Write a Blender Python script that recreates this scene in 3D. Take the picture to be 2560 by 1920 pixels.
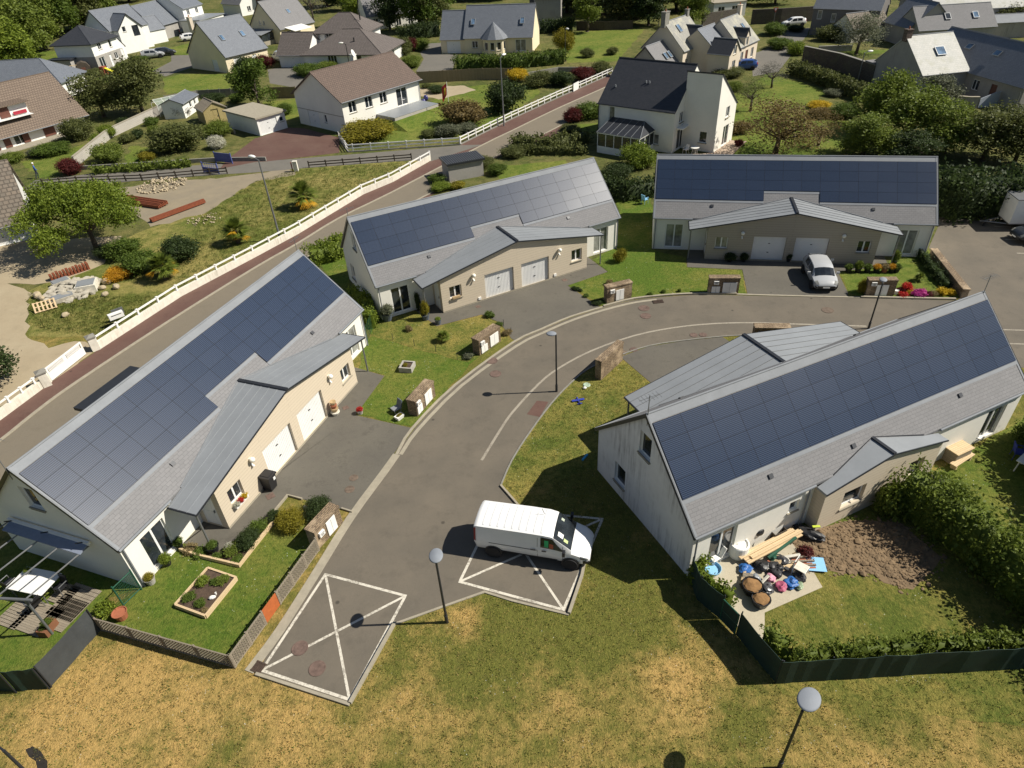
import bpy, math, random
import numpy as np
from mathutils import Vector, Matrix
R = math.radians
rnd = random.Random(7)
sc = bpy.context.scene
for o in list(bpy.data.objects): bpy.data.objects.remove(o)

# ------------------------------------------------------------------ camera, sky, sun, exposure
FPX, PITCH, ROLL, CAMH = 1673.41, 0.63861, -0.060657, 24.40
cd = bpy.data.cameras.new('camera'); cam = bpy.data.objects.new('camera', cd)
sc.collection.objects.link(cam); sc.camera = cam
cd.sensor_fit = 'HORIZONTAL'; cd.sensor_width = 36.0; cd.lens = FPX / 2560 * 36.0
cd.clip_start = 0.5; cd.clip_end = 3000
_f = Vector((0, math.cos(PITCH), -math.sin(PITCH))); _r0 = Vector((1, 0, 0)); _u0 = _r0.cross(_f)
_r = math.cos(ROLL) * _r0 + math.sin(ROLL) * _u0; _u = -math.sin(ROLL) * _r0 + math.cos(ROLL) * _u0
cam.matrix_world = Matrix(((_r.x, _u.x, -_f.x, 0), (_r.y, _u.y, -_f.y, 0), (_r.z, _u.z, -_f.z, CAMH), (0, 0, 0, 1)))

SUN_EL, SUN_AZ = R(46.3), R(-1.4)          # direction towards the sun, azimuth measured from +x
wd = bpy.data.worlds.new('World'); sc.world = wd; wd.use_nodes = True
nt = wd.node_tree; nt.nodes.clear()
sky = nt.nodes.new('ShaderNodeTexSky'); sky.sky_type = 'NISHITA'; sky.sun_disc = False
sky.sun_elevation = SUN_EL; sky.sun_rotation = R(90) - SUN_AZ
sky.air_density = 1.0; sky.dust_density = 0.6; sky.ozone_density = 1.0
bg = nt.nodes.new('ShaderNodeBackground'); bg.inputs[1].default_value = 0.05
wo = nt.nodes.new('ShaderNodeOutputWorld')
nt.links.new(sky.outputs[0], bg.inputs[0]); nt.links.new(bg.outputs[0], wo.inputs[0])
sl = bpy.data.lights.new('sun', 'SUN'); sl.energy = 5.0; sl.angle = R(0.5); sl.color = (1.0, 0.94, 0.83)
so = bpy.data.objects.new('sun', sl); sc.collection.objects.link(so)
sd = Vector((math.cos(SUN_EL) * math.cos(SUN_AZ), math.cos(SUN_EL) * math.sin(SUN_AZ), math.sin(SUN_EL)))
so.rotation_euler = sd.to_track_quat('Z', 'Y').to_euler(); so.location = sd * 200
sc.view_settings.view_transform = 'Standard'; sc.view_settings.look = 'None'
sc.view_settings.gamma = 1; sc.view_settings.exposure = 0.36
sc.cycles.max_bounces = 6; sc.cycles.transparent_max_bounces = 8
sc.cycles.use_denoising = True

# ------------------------------------------------------------------ image pixels -> metres
def ray(px, py): return _f * FPX + _r * (px - 1280) - _u * (py - 960)
def gp(px, py, z=0.0):
    d = ray(px, py); s = (CAMH - z) / -d.z
    return Vector((d.x * s, d.y * s, z))
def at(t, x, y, z=0.0):
    """plan position of an image pixel cast onto level z (tile t of a 4 x 4 grid of enlarged image tiles)"""
    return gp(x / 3.456 + 640 * ((t - 1) % 4), y / 3.456 + 480 * ((t - 1) // 4), z)  # tile pixels scaled back to full-image pixels, then unprojected
def ats(l, z=0.0): return [at(*p, z) for p in l]

# ------------------------------------------------------------------ mesh building
class MB:
    def __init__(s): s.v = []; s.f = []; s.m = []
    def add(s, vs, fs, m=0):
        n = len(s.v); s.v += [tuple(p) for p in vs]
        for f in fs: s.f.append([n + i for i in f]); s.m.append(m)
        return s
    def poly(s, pts, m=0): return s.add(pts, [list(range(len(pts)))], m)
    def box(s, x0, y0, z0, x1, y1, z1, m=0):
        vs = [(x, y, z) for z in (z0, z1) for y in (y0, y1) for x in (x0, x1)]
        return s.add(vs, [(0, 2, 3, 1), (4, 5, 7, 6), (0, 1, 5, 4), (2, 6, 7, 3), (0, 4, 6, 2), (1, 3, 7, 5)], m)
    def obox(s, c, size, rot=0.0, m=0, tilt=None):
        a, b, h = size[0] / 2, size[1] / 2, size[2] / 2
        M = Matrix.Rotation(rot, 3, 'Z')
        if tilt is not None: M = M @ Matrix.Rotation(tilt[0], 3, 'X') @ Matrix.Rotation(tilt[1], 3, 'Y')
        vs = [Vector(c) + M @ Vector((x, y, z)) for z in (-h, h) for y in (-b, b) for x in (-a, a)]
        return s.add(vs, [(0, 2, 3, 1), (4, 5, 7, 6), (0, 1, 5, 4), (2, 6, 7, 3), (0, 4, 6, 2), (1, 3, 7, 5)], m)
    def prism(s, poly, z0, z1, m=0, bottom=True):
        n = len(poly); a = sum(poly[i][0] * poly[(i + 1) % n][1] - poly[(i + 1) % n][0] * poly[i][1] for i in range(n))
        if a < 0: poly = poly[::-1]
        vs = [(p[0], p[1], z0) for p in poly] + [(p[0], p[1], z1) for p in poly]
        fs = [[i, (i + 1) % n, n + (i + 1) % n, n + i] for i in range(n)] + [list(range(n, 2 * n))]
        if bottom: fs.append(list(range(n))[::-1])
        return s.add(vs, fs, m)
    def tube(s, p, q, r0, r1=None, n=8, m=0):
        p, q = Vector(p), Vector(q); r1 = r0 if r1 is None else r1
        d = (q - p)
        if d.length < 1e-6: return s
        d.normalize(); a = d.orthogonal().normalized(); b = d.cross(a)
        vs = [c + (a * math.cos(2 * math.pi * i / n) + b * math.sin(2 * math.pi * i / n)) * r for c, r in ((p, r0), (q, r1)) for i in range(n)]
        return s.add(vs, [[i, (i + 1) % n, n + (i + 1) % n, n + i] for i in range(n)] + [list(range(n))[::-1], list(range(n, 2 * n))], m)
    def path(s, pts, r, n=6, m=0):
        for a, b in zip(pts, pts[1:]): s.tube(a, b, r, r, n, m)
        return s
    def lathe(s, prof, c=(0, 0, 0), n=16, m=0):
        k = len(prof); vs = []; fs = []
        for r, z in prof:
            for i in range(n): vs.append((c[0] + r * math.cos(2 * math.pi * i / n), c[1] + r * math.sin(2 * math.pi * i / n), c[2] + z))
        for j in range(k - 1):
            for i in range(n): fs.append([j * n + i, j * n + (i + 1) % n, (j + 1) * n + (i + 1) % n, (j + 1) * n + i])
        if prof[0][0] > 1e-4: fs.append(list(range(n))[::-1])
        if prof[-1][0] > 1e-4: fs.append(list(range((k - 1) * n, k * n)))
        return s.add(vs, fs, m)
    def ball(s, c, r, n=10, m=0):
        rx, ry, rz = (r, r, r) if not hasattr(r, '__len__') else r
        k = n // 2 + 1; vs = []; fs = []
        for j in range(k + 1):
            th = math.pi * j / k
            for i in range(n):
                ph = 2 * math.pi * i / n
                vs.append((c[0] + rx * math.sin(th) * math.cos(ph), c[1] + ry * math.sin(th) * math.sin(ph), c[2] - rz * math.cos(th)))
        for j in range(k):
            for i in range(n): fs.append([j * n + i, j * n + (i + 1) % n, (j + 1) * n + (i + 1) % n, (j + 1) * n + i])
        return s.add(vs, fs, m)
    def strip(s, pts, w, z0, z1, m=0, side=0):
        """a raised band of width w along a plan line; side -1 right, 0 centred, 1 left"""
        P = [Vector((p[0], p[1])) for p in pts]; n = len(P); L = []
        for i in range(n):
            d = (P[min(i + 1, n - 1)] - P[max(i - 1, 0)]).normalized(); nn = Vector((-d.y, d.x))
            k = 1.0
            if 0 < i < n - 1:
                d1 = (P[i] - P[i - 1]).normalized(); k = 1 / max(.4, Vector((-d1.y, d1.x)).dot(nn))
            L.append((P[i] + nn * w * k * (.5 + side * .5), P[i] - nn * w * k * (.5 - side * .5)))
        for (a, b), (c, d) in zip(L, L[1:]):
            vs = [(*b, z0), (*d, z0), (*c, z0), (*a, z0), (*b, z1), (*d, z1), (*c, z1), (*a, z1)]
            s.add(vs, [(4, 5, 6, 7), (0, 1, 5, 4), (2, 3, 7, 6)], m)
        (a, b) = L[0]; s.poly([(*a, z0), (*b, z0), (*b, z1), (*a, z1)], m)
        (a, b) = L[-1]; s.poly([(*b, z0), (*a, z0), (*a, z1), (*b, z1)], m)
        return s
    def mesh(s, name, mats, smooth=False):
        me = bpy.data.meshes.new(name); me.from_pydata(s.v, [], s.f)
        for mm in (mats if isinstance(mats, (list, tuple)) else [mats]): me.materials.append(mm)
        me.polygons.foreach_set('material_index', s.m)
        if smooth: me.polygons.foreach_set('use_smooth', [True] * len(s.f))
        me.update()
        uv = me.uv_layers.new(name='UVMap').data; V = s.v
        co = []
        for p, f in zip(me.polygons, s.f):
            nx, ny, nz = p.normal
            h = math.hypot(nx, ny)
            if h < 1e-4: u = (1, 0, 0); w = (0, 1, 0)
            else:
                u = (-ny / h, nx / h, 0); w = (ny * u[2] - nz * u[1], nz * u[0] - nx * u[2], nx * u[1] - ny * u[0])
            for i in f:
                q = V[i]; co += [q[0] * u[0] + q[1] * u[1], q[0] * w[0] + q[1] * w[1] + q[2] * w[2]]
        uv.foreach_set('uv', co)
        return me
    def build(s, name, mats, parent=None, loc=None, rz=0.0, smooth=False, rot=None):
        return link(name, s.mesh(name, mats, smooth), parent, loc, rz, rot)
def link(name, me, parent=None, loc=None, rz=0.0, rot=None):
    o = bpy.data.objects.new(name, me); sc.collection.objects.link(o)
    if parent is not None: o.parent = parent
    if loc is not None: o.location = loc
    if rot is not None: o.rotation_euler = rot
    elif rz: o.rotation_euler = (0, 0, rz)
    return o
def tag(o, label=None, cat=None, group=None, kind=None):
    if label: o['label'] = label
    if cat: o['category'] = cat
    if group: o['group'] = group
    if kind: o['kind'] = kind
    return o
def thing(name, label, cat, loc=(0, 0, 0), rz=0.0, group=None):
    o = link(name, None, None, loc, rz); o.empty_display_size = .2
    return tag(o, label, cat, group)
def struct(name, mb, m): return tag(mb.build(name, m), kind='structure')
def copy_tree(o, loc=None, rz=None, label=None, parent=None, scale=None):
    c = o.copy(); sc.collection.objects.link(c)
    if parent is not None: c.parent = parent
    if loc is not None: c.location = loc
    if rz is not None: c.rotation_euler = (0, 0, rz)
    if scale is not None: c.scale = (scale,) * 3 if not hasattr(scale, '__len__') else scale
    if label: c['label'] = label
    for ch in list(o.children): copy_tree(ch, parent=c)
    return c
CACHE = {}
def cached(key, fn):
    if key not in CACHE: CACHE[key] = fn()
    return CACHE[key]
def ang(a, b): return math.atan2(b[1] - a[1], b[0] - a[0])

# ------------------------------------------------------------------ materials
def newmat(name):
    m = bpy.data.materials.new(name); m.use_nodes = True; t = m.node_tree
    b = next(n for n in t.nodes if n.type == 'BSDF_PRINCIPLED')
    return m, t, b
def N(t, k, **kw):
    n = t.nodes.new(k)
    for a, b in kw.items():
        if a.startswith('i_'):
            key = a[2:]; n.inputs[int(key) if key.isdigit() else key].default_value = b
        else: setattr(n, a, b)
    return n
def ramp(t, src, stops):
    r = t.nodes.new('ShaderNodeValToRGB'); e = r.color_ramp.elements
    while len(e) < len(stops): e.new(.5)
    for x, (p, c) in zip(e, stops):
        x.position = p; x.color = (*c, 1) if len(c) == 3 else c
    t.links.new(src, r.inputs[0]); return r.outputs[0]
def mixc(t, fac, a, b, mode='MIX'):
    m = t.nodes.new('ShaderNodeMix'); m.data_type = 'RGBA'; m.blend_type = mode
    for sck, val in ((m.inputs[0], fac), (m.inputs[6], a), (m.inputs[7], b)):
        if hasattr(val, 'is_output'): t.links.new(val, sck)
        else: sck.default_value = val if not hasattr(val, '__len__') else (*val[:3], 1)
    return m.outputs[2]
def pos(t): return t.nodes.new('ShaderNodeNewGeometry').outputs['Position']
def noise(t, vec, scale, detail=4, rough=.6):
    n = N(t, 'ShaderNodeTexNoise'); n.inputs['Scale'].default_value = scale; n.inputs['Detail'].default_value = detail; n.inputs['Roughness'].default_value = rough
    t.links.new(vec, n.inputs['Vector']); return n.outputs[0]
def maprange(t, src, a, b, c, d):
    n = N(t, 'ShaderNodeMapRange'); t.links.new(src, n.inputs[0])
    for i, x in enumerate((a, b, c, d)): n.inputs[1 + i].default_value = x
    return n.outputs[0]
def bumpn(t, b, h, strength, dist):
    n = N(t, 'ShaderNodeBump'); n.inputs['Strength'].default_value = strength; n.inputs['Distance'].default_value = dist
    t.links.new(h, n.inputs['Height']); t.links.new(n.outputs[0], b.inputs['Normal'])
def scalevec(t, vec, s):
    n = N(t, 'ShaderNodeMapping'); n.inputs['Scale'].default_value = s; t.links.new(vec, n.inputs[0]); return n.outputs[0]
def uvn(t): return t.nodes.new('ShaderNodeTexCoord').outputs['UV']
def dk(c, k): return tuple(min(1, x * k) for x in c)
def plain(name, c, rough=.7, var=.18, sc_=2.0, metal=0.0, bump=0.0, bsc=30, spec=.5, streak=None):
    """one base colour with patchy wear, fine grain and optional rain streaks down a wall"""
    m, t, b = newmat(name); p = pos(t)
    n1 = noise(t, p, sc_, 5); n2 = noise(t, p, sc_ * 9, 3)
    col = mixc(t, maprange(t, n1, .3, .7, 0, 1), dk(c, 1 - var), dk(c, 1 + var))
    col = mixc(t, maprange(t, n2, .3, .7, 0, .35), col, dk(c, 1 - var * 1.6))
    if streak:
        s1 = noise(t, scalevec(t, uvn(t), (5.5, .28, 1)), 1.0, 5, .7); s2 = noise(t, p, .55, 3)
        f = N(t, 'ShaderNodeMath', operation='MULTIPLY'); t.links.new(maprange(t, s1, .46, .7, 0, 1), f.inputs[0]); t.links.new(maprange(t, s2, .42, .66, 0, 1), f.inputs[1])
        col = mixc(t, f.outputs[0], col, streak)
    t.links.new(col, b.inputs['Base Color']); b.inputs['Roughness'].default_value = rough; b.inputs['Metallic'].default_value = metal
    b.inputs['Specular IOR Level'].default_value = spec
    if bump: bumpn(t, b, noise(t, p, bsc, 4), bump, .02)
    return m
def tiled(name, c, c2, mortar, w, h, off=.5, rough=.7, msize=.012, bump=.5, var=.25, msmooth=.1, patch=None):
    """slates, tiles, bricks or lap boards laid out in the surface's own metres"""
    m, t, b = newmat(name); u = uvn(t); br = N(t, 'ShaderNodeTexBrick', offset=off)
    t.links.new(u, br.inputs['Vector'])
    for k, v_ in (('Color1', (*c, 1)), ('Color2', (*c2, 1)), ('Mortar', (*mortar, 1)), ('Scale', 1.0), ('Mortar Size', msize), ('Mortar Smooth', msmooth), ('Bias', 0.0), ('Brick Width', w), ('Row Height', h)):
        br.inputs[k].default_value = v_
    n1 = noise(t, pos(t), .9, 5); n2 = noise(t, pos(t), 14, 3)
    col = mixc(t, maprange(t, n1, .3, .7, 0, var), br.outputs[0], dk(c, .55))
    col = mixc(t, maprange(t, n2, .35, .7, 0, var), col, dk(c2, 1.25))
    if patch: col = mixc(t, maprange(t, noise(t, pos(t), .7, 6, .7), .5, .66, 0, .85), col, patch)
    t.links.new(col, b.inputs['Base Color']); b.inputs['Roughness'].default_value = rough
    inv = maprange(t, br.outputs[1], 0, 1, 1, 0); bumpn(t, b, inv, bump, .02)
    return m
def glass(name, c=(.02, .025, .03), rough=.04):
    m, t, b = newmat(name); n = noise(t, pos(t), 1.3, 2)
    t.links.new(mixc(t, maprange(t, n, .35, .65, 0, 1), dk(c, .6), dk(c, 1.6)), b.inputs['Base Color'])
    b.inputs['Roughness'].default_value = rough; b.inputs['Specular IOR Level'].default_value = .8
    return m
MAT = {}
def mat(k): return MAT[k]
MAT['render_white'] = plain('white_render', (.80, .775, .70), .9, .05, .6, bump=.15)
MAT['render_stained'] = plain('stained_render', (.66, .655, .65), .9, .07, .5, bump=.15, streak=(.15, .135, .13))
MAT['render_cream'] = plain('cream_render', (.76, .66, .46), .9, .05, .6, bump=.15)
MAT['render_beige'] = plain('beige_render', (.66, .57, .45), .9, .06, .6, bump=.15)
MAT['render_grey'] = plain('grey_render', (.36, .34, .31), .9, .1, .6, bump=.15, streak=(.2, .19, .18))
MAT['render_dark'] = plain('dark_render', (.17, .16, .15), .9, .12, .6, bump=.15)
MAT['siding'] = tiled('lap_siding', (.59, .505, .385), (.60, .515, .39), (.46, .39, .29), 9, .19, .3, .75, .010, .3, .04)
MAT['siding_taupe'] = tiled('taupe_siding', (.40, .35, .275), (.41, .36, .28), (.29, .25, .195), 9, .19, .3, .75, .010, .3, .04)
MAT['panel_frame'] = plain('panel_frame', (.018, .020, .024), .7, .1, 3, spec=.15)
MAT['slate'] = tiled('grey_slate', (.182, .18, .183), (.205, .201, .204), (.135, .135, .138), .30, .165, .5, .85, .010, .4, .2)
MAT['slate_blue'] = tiled('blue_slate', (.135, .15, .175), (.165, .18, .205), (.07, .075, .09), .3, .18, .5, .5, .01, .4, .2)
MAT['slate_dark'] = tiled('dark_slate', (.032, .035, .042), (.045, .047, .054), (.016, .017, .02), .3, .2, .5, .5, .01, .5, .2)
MAT['slate_lichen'] = tiled('lichen_slate', (.25, .25, .225), (.30, .29, .26), (.13, .13, .12), .3, .2, .5, .7, .01, .4, .3, patch=(.42, .40, .30))
MAT['slate_pale'] = tiled('pale_fibre_slate', (.46, .46, .43), (.52, .51, .47), (.33, .33, .30), .45, .3, .5, .7, .01, .3, .15, patch=(.38, .38, .31))
MAT['tile_brown'] = tiled('brown_roof_tile', (.125, .088, .07), (.155, .108, .085), (.055, .04, .032), .3, .3, .5, .75, .03, .8, .2)
MAT['tile_tan'] = tiled('tan_roof_tile', (.195, .145, .105), (.165, .122, .09), (.065, .045, .034), .33, .36, .5, .75, .035, .9, .25)
MAT['tile_old'] = tiled('old_roof_tile', (.23, .18, .135), (.15, .13, .105), (.05, .04, .03), .45, .4, .5, .8, .05, 1.0, .5)
MAT['tile_greybrown'] = tiled('grey_brown_roof_tile', (.125, .105, .095), (.155, .132, .12), (.055, .045, .04), .3, .32, .5, .75, .03, .8, .2)
MAT['stone'] = tiled('dry_stone', (.37, .27, .165), (.20, .14, .085), (.04, .031, .024), .30, .10, .37, .9, .022, 1.0, .4, patch=(.50, .38, .25))
MAT['oldstone'] = tiled('old_stone', (.15, .125, .10), (.09, .075, .06), (.03, .026, .022), .4, .18, .4, .95, .03, 1.0, .5, patch=(.12, .12, .07))
MAT['brick_block'] = tiled('concrete_block', (.40, .375, .33), (.44, .41, .36), (.28, .26, .23), .5, .2, .5, .9, .01, .3, .2)
MAT['zinc'] = plain('zinc_sheet', (.275, .292, .308), .5, .08, .8, .2, .1, 6)
MAT['zinc_pale'] = plain('pale_zinc', (.205, .218, .235), .75, .1, 1.2, .0)
MAT['dark_metal'] = plain('dark_metal', (.035, .038, .045), .45, .15, 3, .3)
MAT['grey_metal'] = plain('grey_metal', (.22, .225, .23), .45, .12, 3, .5)
MAT['white'] = plain('white_paint', (.82, .81, .77), .45, .05, 2)
MAT['white_dirty'] = plain('weathered_white_paint', (.74, .70, .60), .7, .13, 2.5, streak=(.40, .36, .27))
MAT['upvc'] = plain('white_frame', (.80, .80, .78), .35, .04, 2)
MAT['glass'] = glass('window_glass')
MAT['glass_curtain'] = glass('curtained_glass', (.20, .20, .185), .08)
MAT['glass_sky'] = glass('sky_glass', (.10, .16, .24), .03)
MAT['concrete'] = plain('concrete', (.33, .295, .225), .9, .14, 3, bump=.4)
MAT['concrete_dark'] = plain('dark_concrete', (.24, .23, .20), .9, .18, 3, bump=.4)
MAT['lamp_grey'] = plain('lamp_grey', (.22, .24, .27), .7, .06, 3)
MAT['black'] = plain('black_plastic', (.018, .018, .02), .45, .2, 3)
MAT['rubber'] = plain('rubber', (.014, .014, .015), .8, .2, 5)
MAT['brown_wood'] = plain('brown_shutter', (.14, .052, .034), .6, .15, 3)
MAT['wood_grey'] = tiled('weathered_wood', (.30, .255, .19), (.23, .195, .145), (.11, .09, .07), 1.8, .1, .4, .85, .008, .5, .3)
MAT['wood_fresh'] = tiled('fresh_timber', (.66, .50, .30), (.58, .43, .25), (.3, .21, .12), 2.4, .1, .4, .8, .006, .4, .2)
MAT['wood_dark'] = plain('dark_timber', (.075, .058, .042), .85, .25, 3)
MAT['fence_wood'] = tiled('fence_board', (.225, .18, .105), (.27, .215, .13), (.10, .08, .05), .16, 3, .0, .85, .012, .5, .25)
MAT['terracotta'] = plain('terracotta', (.36, .12, .06), .8, .15, 6)
MAT['soil'] = plain('garden_soil', (.085, .055, .037), .95, .35, 5, bump=1.0, bsc=14)
MAT['green_screen'] = plain('green_mesh_screen', (.009, .033, .023), .75, .25, 1.5, bump=.3, bsc=50)
MAT['grey_screen'] = plain('grey_mesh_screen', (.05, .055, .057), .75, .2, 1.5, bump=.3, bsc=50)
MAT['green_metal'] = plain('green_metal', (.015, .085, .05), .5, .15, 4)
MAT['rust'] = plain('rusty_steel', (.22, .06, .025), .9, .3, 6)
MAT['lamp_white'] = plain('opal_globe', (.85, .83, .74), .3, .03, 3)
def colour(k, c, rough=.55, var=.12):
    if k not in MAT: MAT[k] = plain(k, c, rough, var, 4)
    return MAT[k]
# ------------------------------------------------------------------ ground materials
def grassmat(name, tan, green, dark, lo, hi, clump=3.0, daisies=0.0, bump=.9, dry=False):
    m, t, b = newmat(name); p = pos(t)
    big = noise(t, p, .16, 3, .55); mid = noise(t, p, .9, 5, .65); fine = noise(t, p, clump, 6, .75); hair = noise(t, scalevec(t, p, (1, .45, 1)), 17, 3, .8)
    a = N(t, 'ShaderNodeMath', operation='MULTIPLY_ADD'); t.links.new(mid, a.inputs[0]); a.inputs[1].default_value = .75; t.links.new(big, a.inputs[2])
    a2 = N(t, 'ShaderNodeMath', operation='MULTIPLY_ADD'); t.links.new(fine, a2.inputs[0]); a2.inputs[1].default_value = .55; t.links.new(a.outputs[0], a2.inputs[2])
    src = a2.outputs[0]
    if dry:
        k_ = N(t, 'ShaderNodeMath', operation='ADD'); t.links.new(src, k_.inputs[0]); t.links.new(N(t, 'ShaderNodeAttribute', attribute_name='dry').outputs['Fac'], k_.inputs[1]); src = k_.outputs[0]
    f = maprange(t, src, lo, hi, 0, 1)
    col = mixc(t, f, green, tan)
    col = mixc(t, maprange(t, fine, .5, .28, 0, .8), col, dark)
    col = mixc(t, maprange(t, hair, .34, .62, .42, 0), col, dark)
    col = mixc(t, maprange(t, hair, .55, .8, 0, .5), col, dk(tan, 1.35))
    if daisies:
        vo = N(t, 'ShaderNodeTexVoronoi'); vo.inputs['Scale'].default_value = 5.5; t.links.new(p, vo.inputs['Vector'])
        k = N(t, 'ShaderNodeMath', operation='MULTIPLY'); t.links.new(maprange(t, vo.outputs['Distance'], .13, .09, 0, 1), k.inputs[0])
        t.links.new(maprange(t, noise(t, p, .5, 3), .53, .62, 0, daisies), k.inputs[1])
        col = mixc(t, k.outputs[0], col, (.72, .72, .66))
    t.links.new(col, b.inputs['Base Color']); b.inputs['Roughness'].default_value = .95; b.inputs['Specular IOR Level'].default_value = .15
    h = N(t, 'ShaderNodeMath', operation='MULTIPLY_ADD'); t.links.new(hair, h.inputs[0]); h.inputs[1].default_value = .35; t.links.new(fine, h.inputs[2])
    bumpn(t, b, h.outputs[0], bump, .16); MAT[name] = m
grassmat('meadow', (.51, .335, .115), (.14, .148, .029), (.095, .085, .026), 1.0, 1.42, 2.4, .5, dry=True)
grassmat('lawn', (.21, .205, .045), (.09, .15, .018), (.035, .058, .010), 1.02, 1.4, 4.0, .9, .7)
grassmat('lawn_dry', (.30, .245, .065), (.105, .14, .024), (.05, .058, .013), 1.0, 1.34, 4.0, .7, .8)
grassmat('lawn_lush', (.20, .21, .045), (.09, .145, .018), (.048, .075, .012), .95, 1.35, 2.0, .3, .7)
grassmat('rough_grass', (.34, .28, .095), (.13, .155, .03), (.06, .075, .017), 1.0, 1.35, 1.6, .3, 1.0)
grassmat('land', (.19, .17, .06), (.075, .10, .022), (.03, .04, .012), .95, 1.35, .8, 0, 1.0)
def asphalt(name, c, patch, sc_=.35, stain=.5):
    m, t, b = newmat(name); p = pos(t)
    n1 = noise(t, p, sc_, 5, .6); n2 = noise(t, p, 2.2, 5, .7); n3 = noise(t, p, 45, 2, .7); n4 = noise(t, scalevec(t, p, (1, 1, 1)), .9, 6, .75)
    col = mixc(t, maprange(t, n1, .3, .7, 0, 1), c, patch)
    col = mixc(t, maprange(t, n4, .52, .72, 0, stain), col, dk(c, .62)); col = mixc(t, maprange(t, n2, .6, .8, 0, stain * .7), col, dk(c, 1.35))
    vo = N(t, 'ShaderNodeTexVoronoi'); vo.inputs['Scale'].default_value = .42; t.links.new(p, vo.inputs['Vector']); col = mixc(t, maprange(t, vo.outputs['Distance'], .05, .025, 0, .75), col, dk(c, .3))
    cr = noise(t, p, .55, 8, .75); cw = N(t, 'ShaderNodeMath', operation='ABSOLUTE'); cs = N(t, 'ShaderNodeMath', operation='SUBTRACT'); t.links.new(cr, cs.inputs[0]); cs.inputs[1].default_value = .5; t.links.new(cs.outputs[0], cw.inputs[0]); col = mixc(t, maprange(t, cw.outputs[0], .0035, .001, 0, .4), col, dk(c, .45))
    col = mixc(t, maprange(t, n3, .35, .65, 0, .35), col, dk(c, .6))
    t.links.new(col, b.inputs['Base Color']); b.inputs['Roughness'].default_value = .82; b.inputs['Specular IOR Level'].default_value = .3
    bumpn(t, b, n3, .35, .01); MAT[name] = m
asphalt('asphalt', (.132, .116, .092), (.176, .150, .115), .35, .45)
asphalt('asphalt_drive', (.112, .103, .087), (.155, .142, .115), .45, .75)
asphalt('asphalt_road', (.21, .178, .13), (.185, .16, .122), .2, .3)
asphalt('asphalt_lane', (.155, .145, .125), (.185, .17, .145), .3, .5)
asphalt('asphalt_red', (.118, .062, .050), (.15, .092, .072), .3, .5)
asphalt('gravel', (.30, .25, .17), (.24, .205, .15), .5, .5)
asphalt('sand', (.42, .35, .235), (.36, .29, .19), .5, .5)
asphalt('slab', (.46, .41, .31), (.52, .46, .34), .6, .4)
asphalt('pavers_tan', (.42, .32, .24), (.46, .36, .27), .6, .3)
def worn(name, c):
    m, t, b = newmat(name); n = noise(t, pos(t), 9, 6, .8); n0 = noise(t, pos(t), 1.0, 3)
    a = N(t, 'ShaderNodeMath', operation='MULTIPLY_ADD'); t.links.new(n0, a.inputs[0]); a.inputs[1].default_value = .5; t.links.new(n, a.inputs[2])
    t.links.new(mixc(t, maprange(t, a.outputs[0], .72, .9, 0, .85), c, (.19, .165, .13)), b.inputs['Base Color']); b.inputs['Roughness'].default_value = .8; MAT[name] = m
worn('road_paint', (.33, .295, .235)); worn('bay_paint', (.62, .58, .49))

# ------------------------------------------------------------------ frames of the four solar houses
HOUSE = {'A': ((-16.859, 30.173), 1.19648), 'B': ((-1.526, 49.490), .47164), 'C': ((22.982, 51.820), -.21323), 'D': ((15.062, 25.588), 3.54675)}
def hl(h, x, y, z=0.0):
    (ox, oy), th = HOUSE[h]; c, s = math.cos(th), math.sin(th)
    return Vector((ox + c * x - s * y, oy + s * x + c * y, z))
NS = [0]
def sheet(name, pts, m, z):
    NS[0] += 1; z += .0003 * (NS[0] % 12); mb = MB()
    if m in ('lawn', 'lawn_lush', 'lawn_dry', 'gravel', 'sand', 'rough_grass', 'soil') or name == 'garden_path':   # ragged natural edges
        q = []; g = random.Random(NS[0])
        for a, b in zip(pts, pts[1:] + pts[:1]):
            L = math.hypot(b[0] - a[0], b[1] - a[1]); n = max(1, min(14, int(L / .8))); k = min(.3, .018 * CAMH + .01 * L) * (.35 if a[1] < 60 and name != 'garden_path' else 1)
            q += [(a[0] + (b[0] - a[0]) * i / n + (g.uniform(-k, k) if i else 0), a[1] + (b[1] - a[1]) * i / n + (g.uniform(-k, k) if i else 0)) for i in range(n)]
        pts = q
    pts = [(p[0], p[1], z) for p in pts]
    a = sum(p[0] * q[1] - q[0] * p[1] for p, q in zip(pts, pts[1:] + pts[:1]))
    mb.poly(pts if a > 0 else pts[::-1]); return struct(name, mb, mat(m))
def line(mb, a, b, w, z):
    d = (Vector(b[:2]) - Vector(a[:2])).normalized(); n = Vector((-d.y, d.x)) * w / 2
    A, B = Vector(a[:2]), Vector(b[:2])
    mb.poly([(*(A - n), z), (*(B - n), z), (*(B + n), z), (*(A + n), z)])
def ribbon(mb, pts, w, z):
    P = [Vector(p[:2]) for p in pts]; L = []
    for i in range(len(P)):
        d = (P[min(i + 1, len(P) - 1)] - P[max(i - 1, 0)]).normalized(); n = Vector((-d.y, d.x)) * w / 2; L.append((P[i] - n, P[i] + n))
    for (a, b), (c, d) in zip(L, L[1:]): mb.poly([(*a, z), (*c, z), (*d, z), (*b, z)])
def smooth(pts, k=4):
    """Catmull-Rom through the points"""
    P = [Vector(p[:2]) for p in pts]; P = [2 * P[0] - P[1]] + P + [2 * P[-1] - P[-2]]; out = []
    for i in range(1, len(P) - 2):
        for j in range(k):
            t_ = j / k; a, b, c, d = P[i - 1:i + 3]
            out.append(.5 * ((2 * b) + (c - a) * t_ + (2 * a - 5 * b + 4 * c - d) * t_ ** 2 + (3 * b - a - 3 * c + d) * t_ ** 3))
    return out + [P[-2]]

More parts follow.
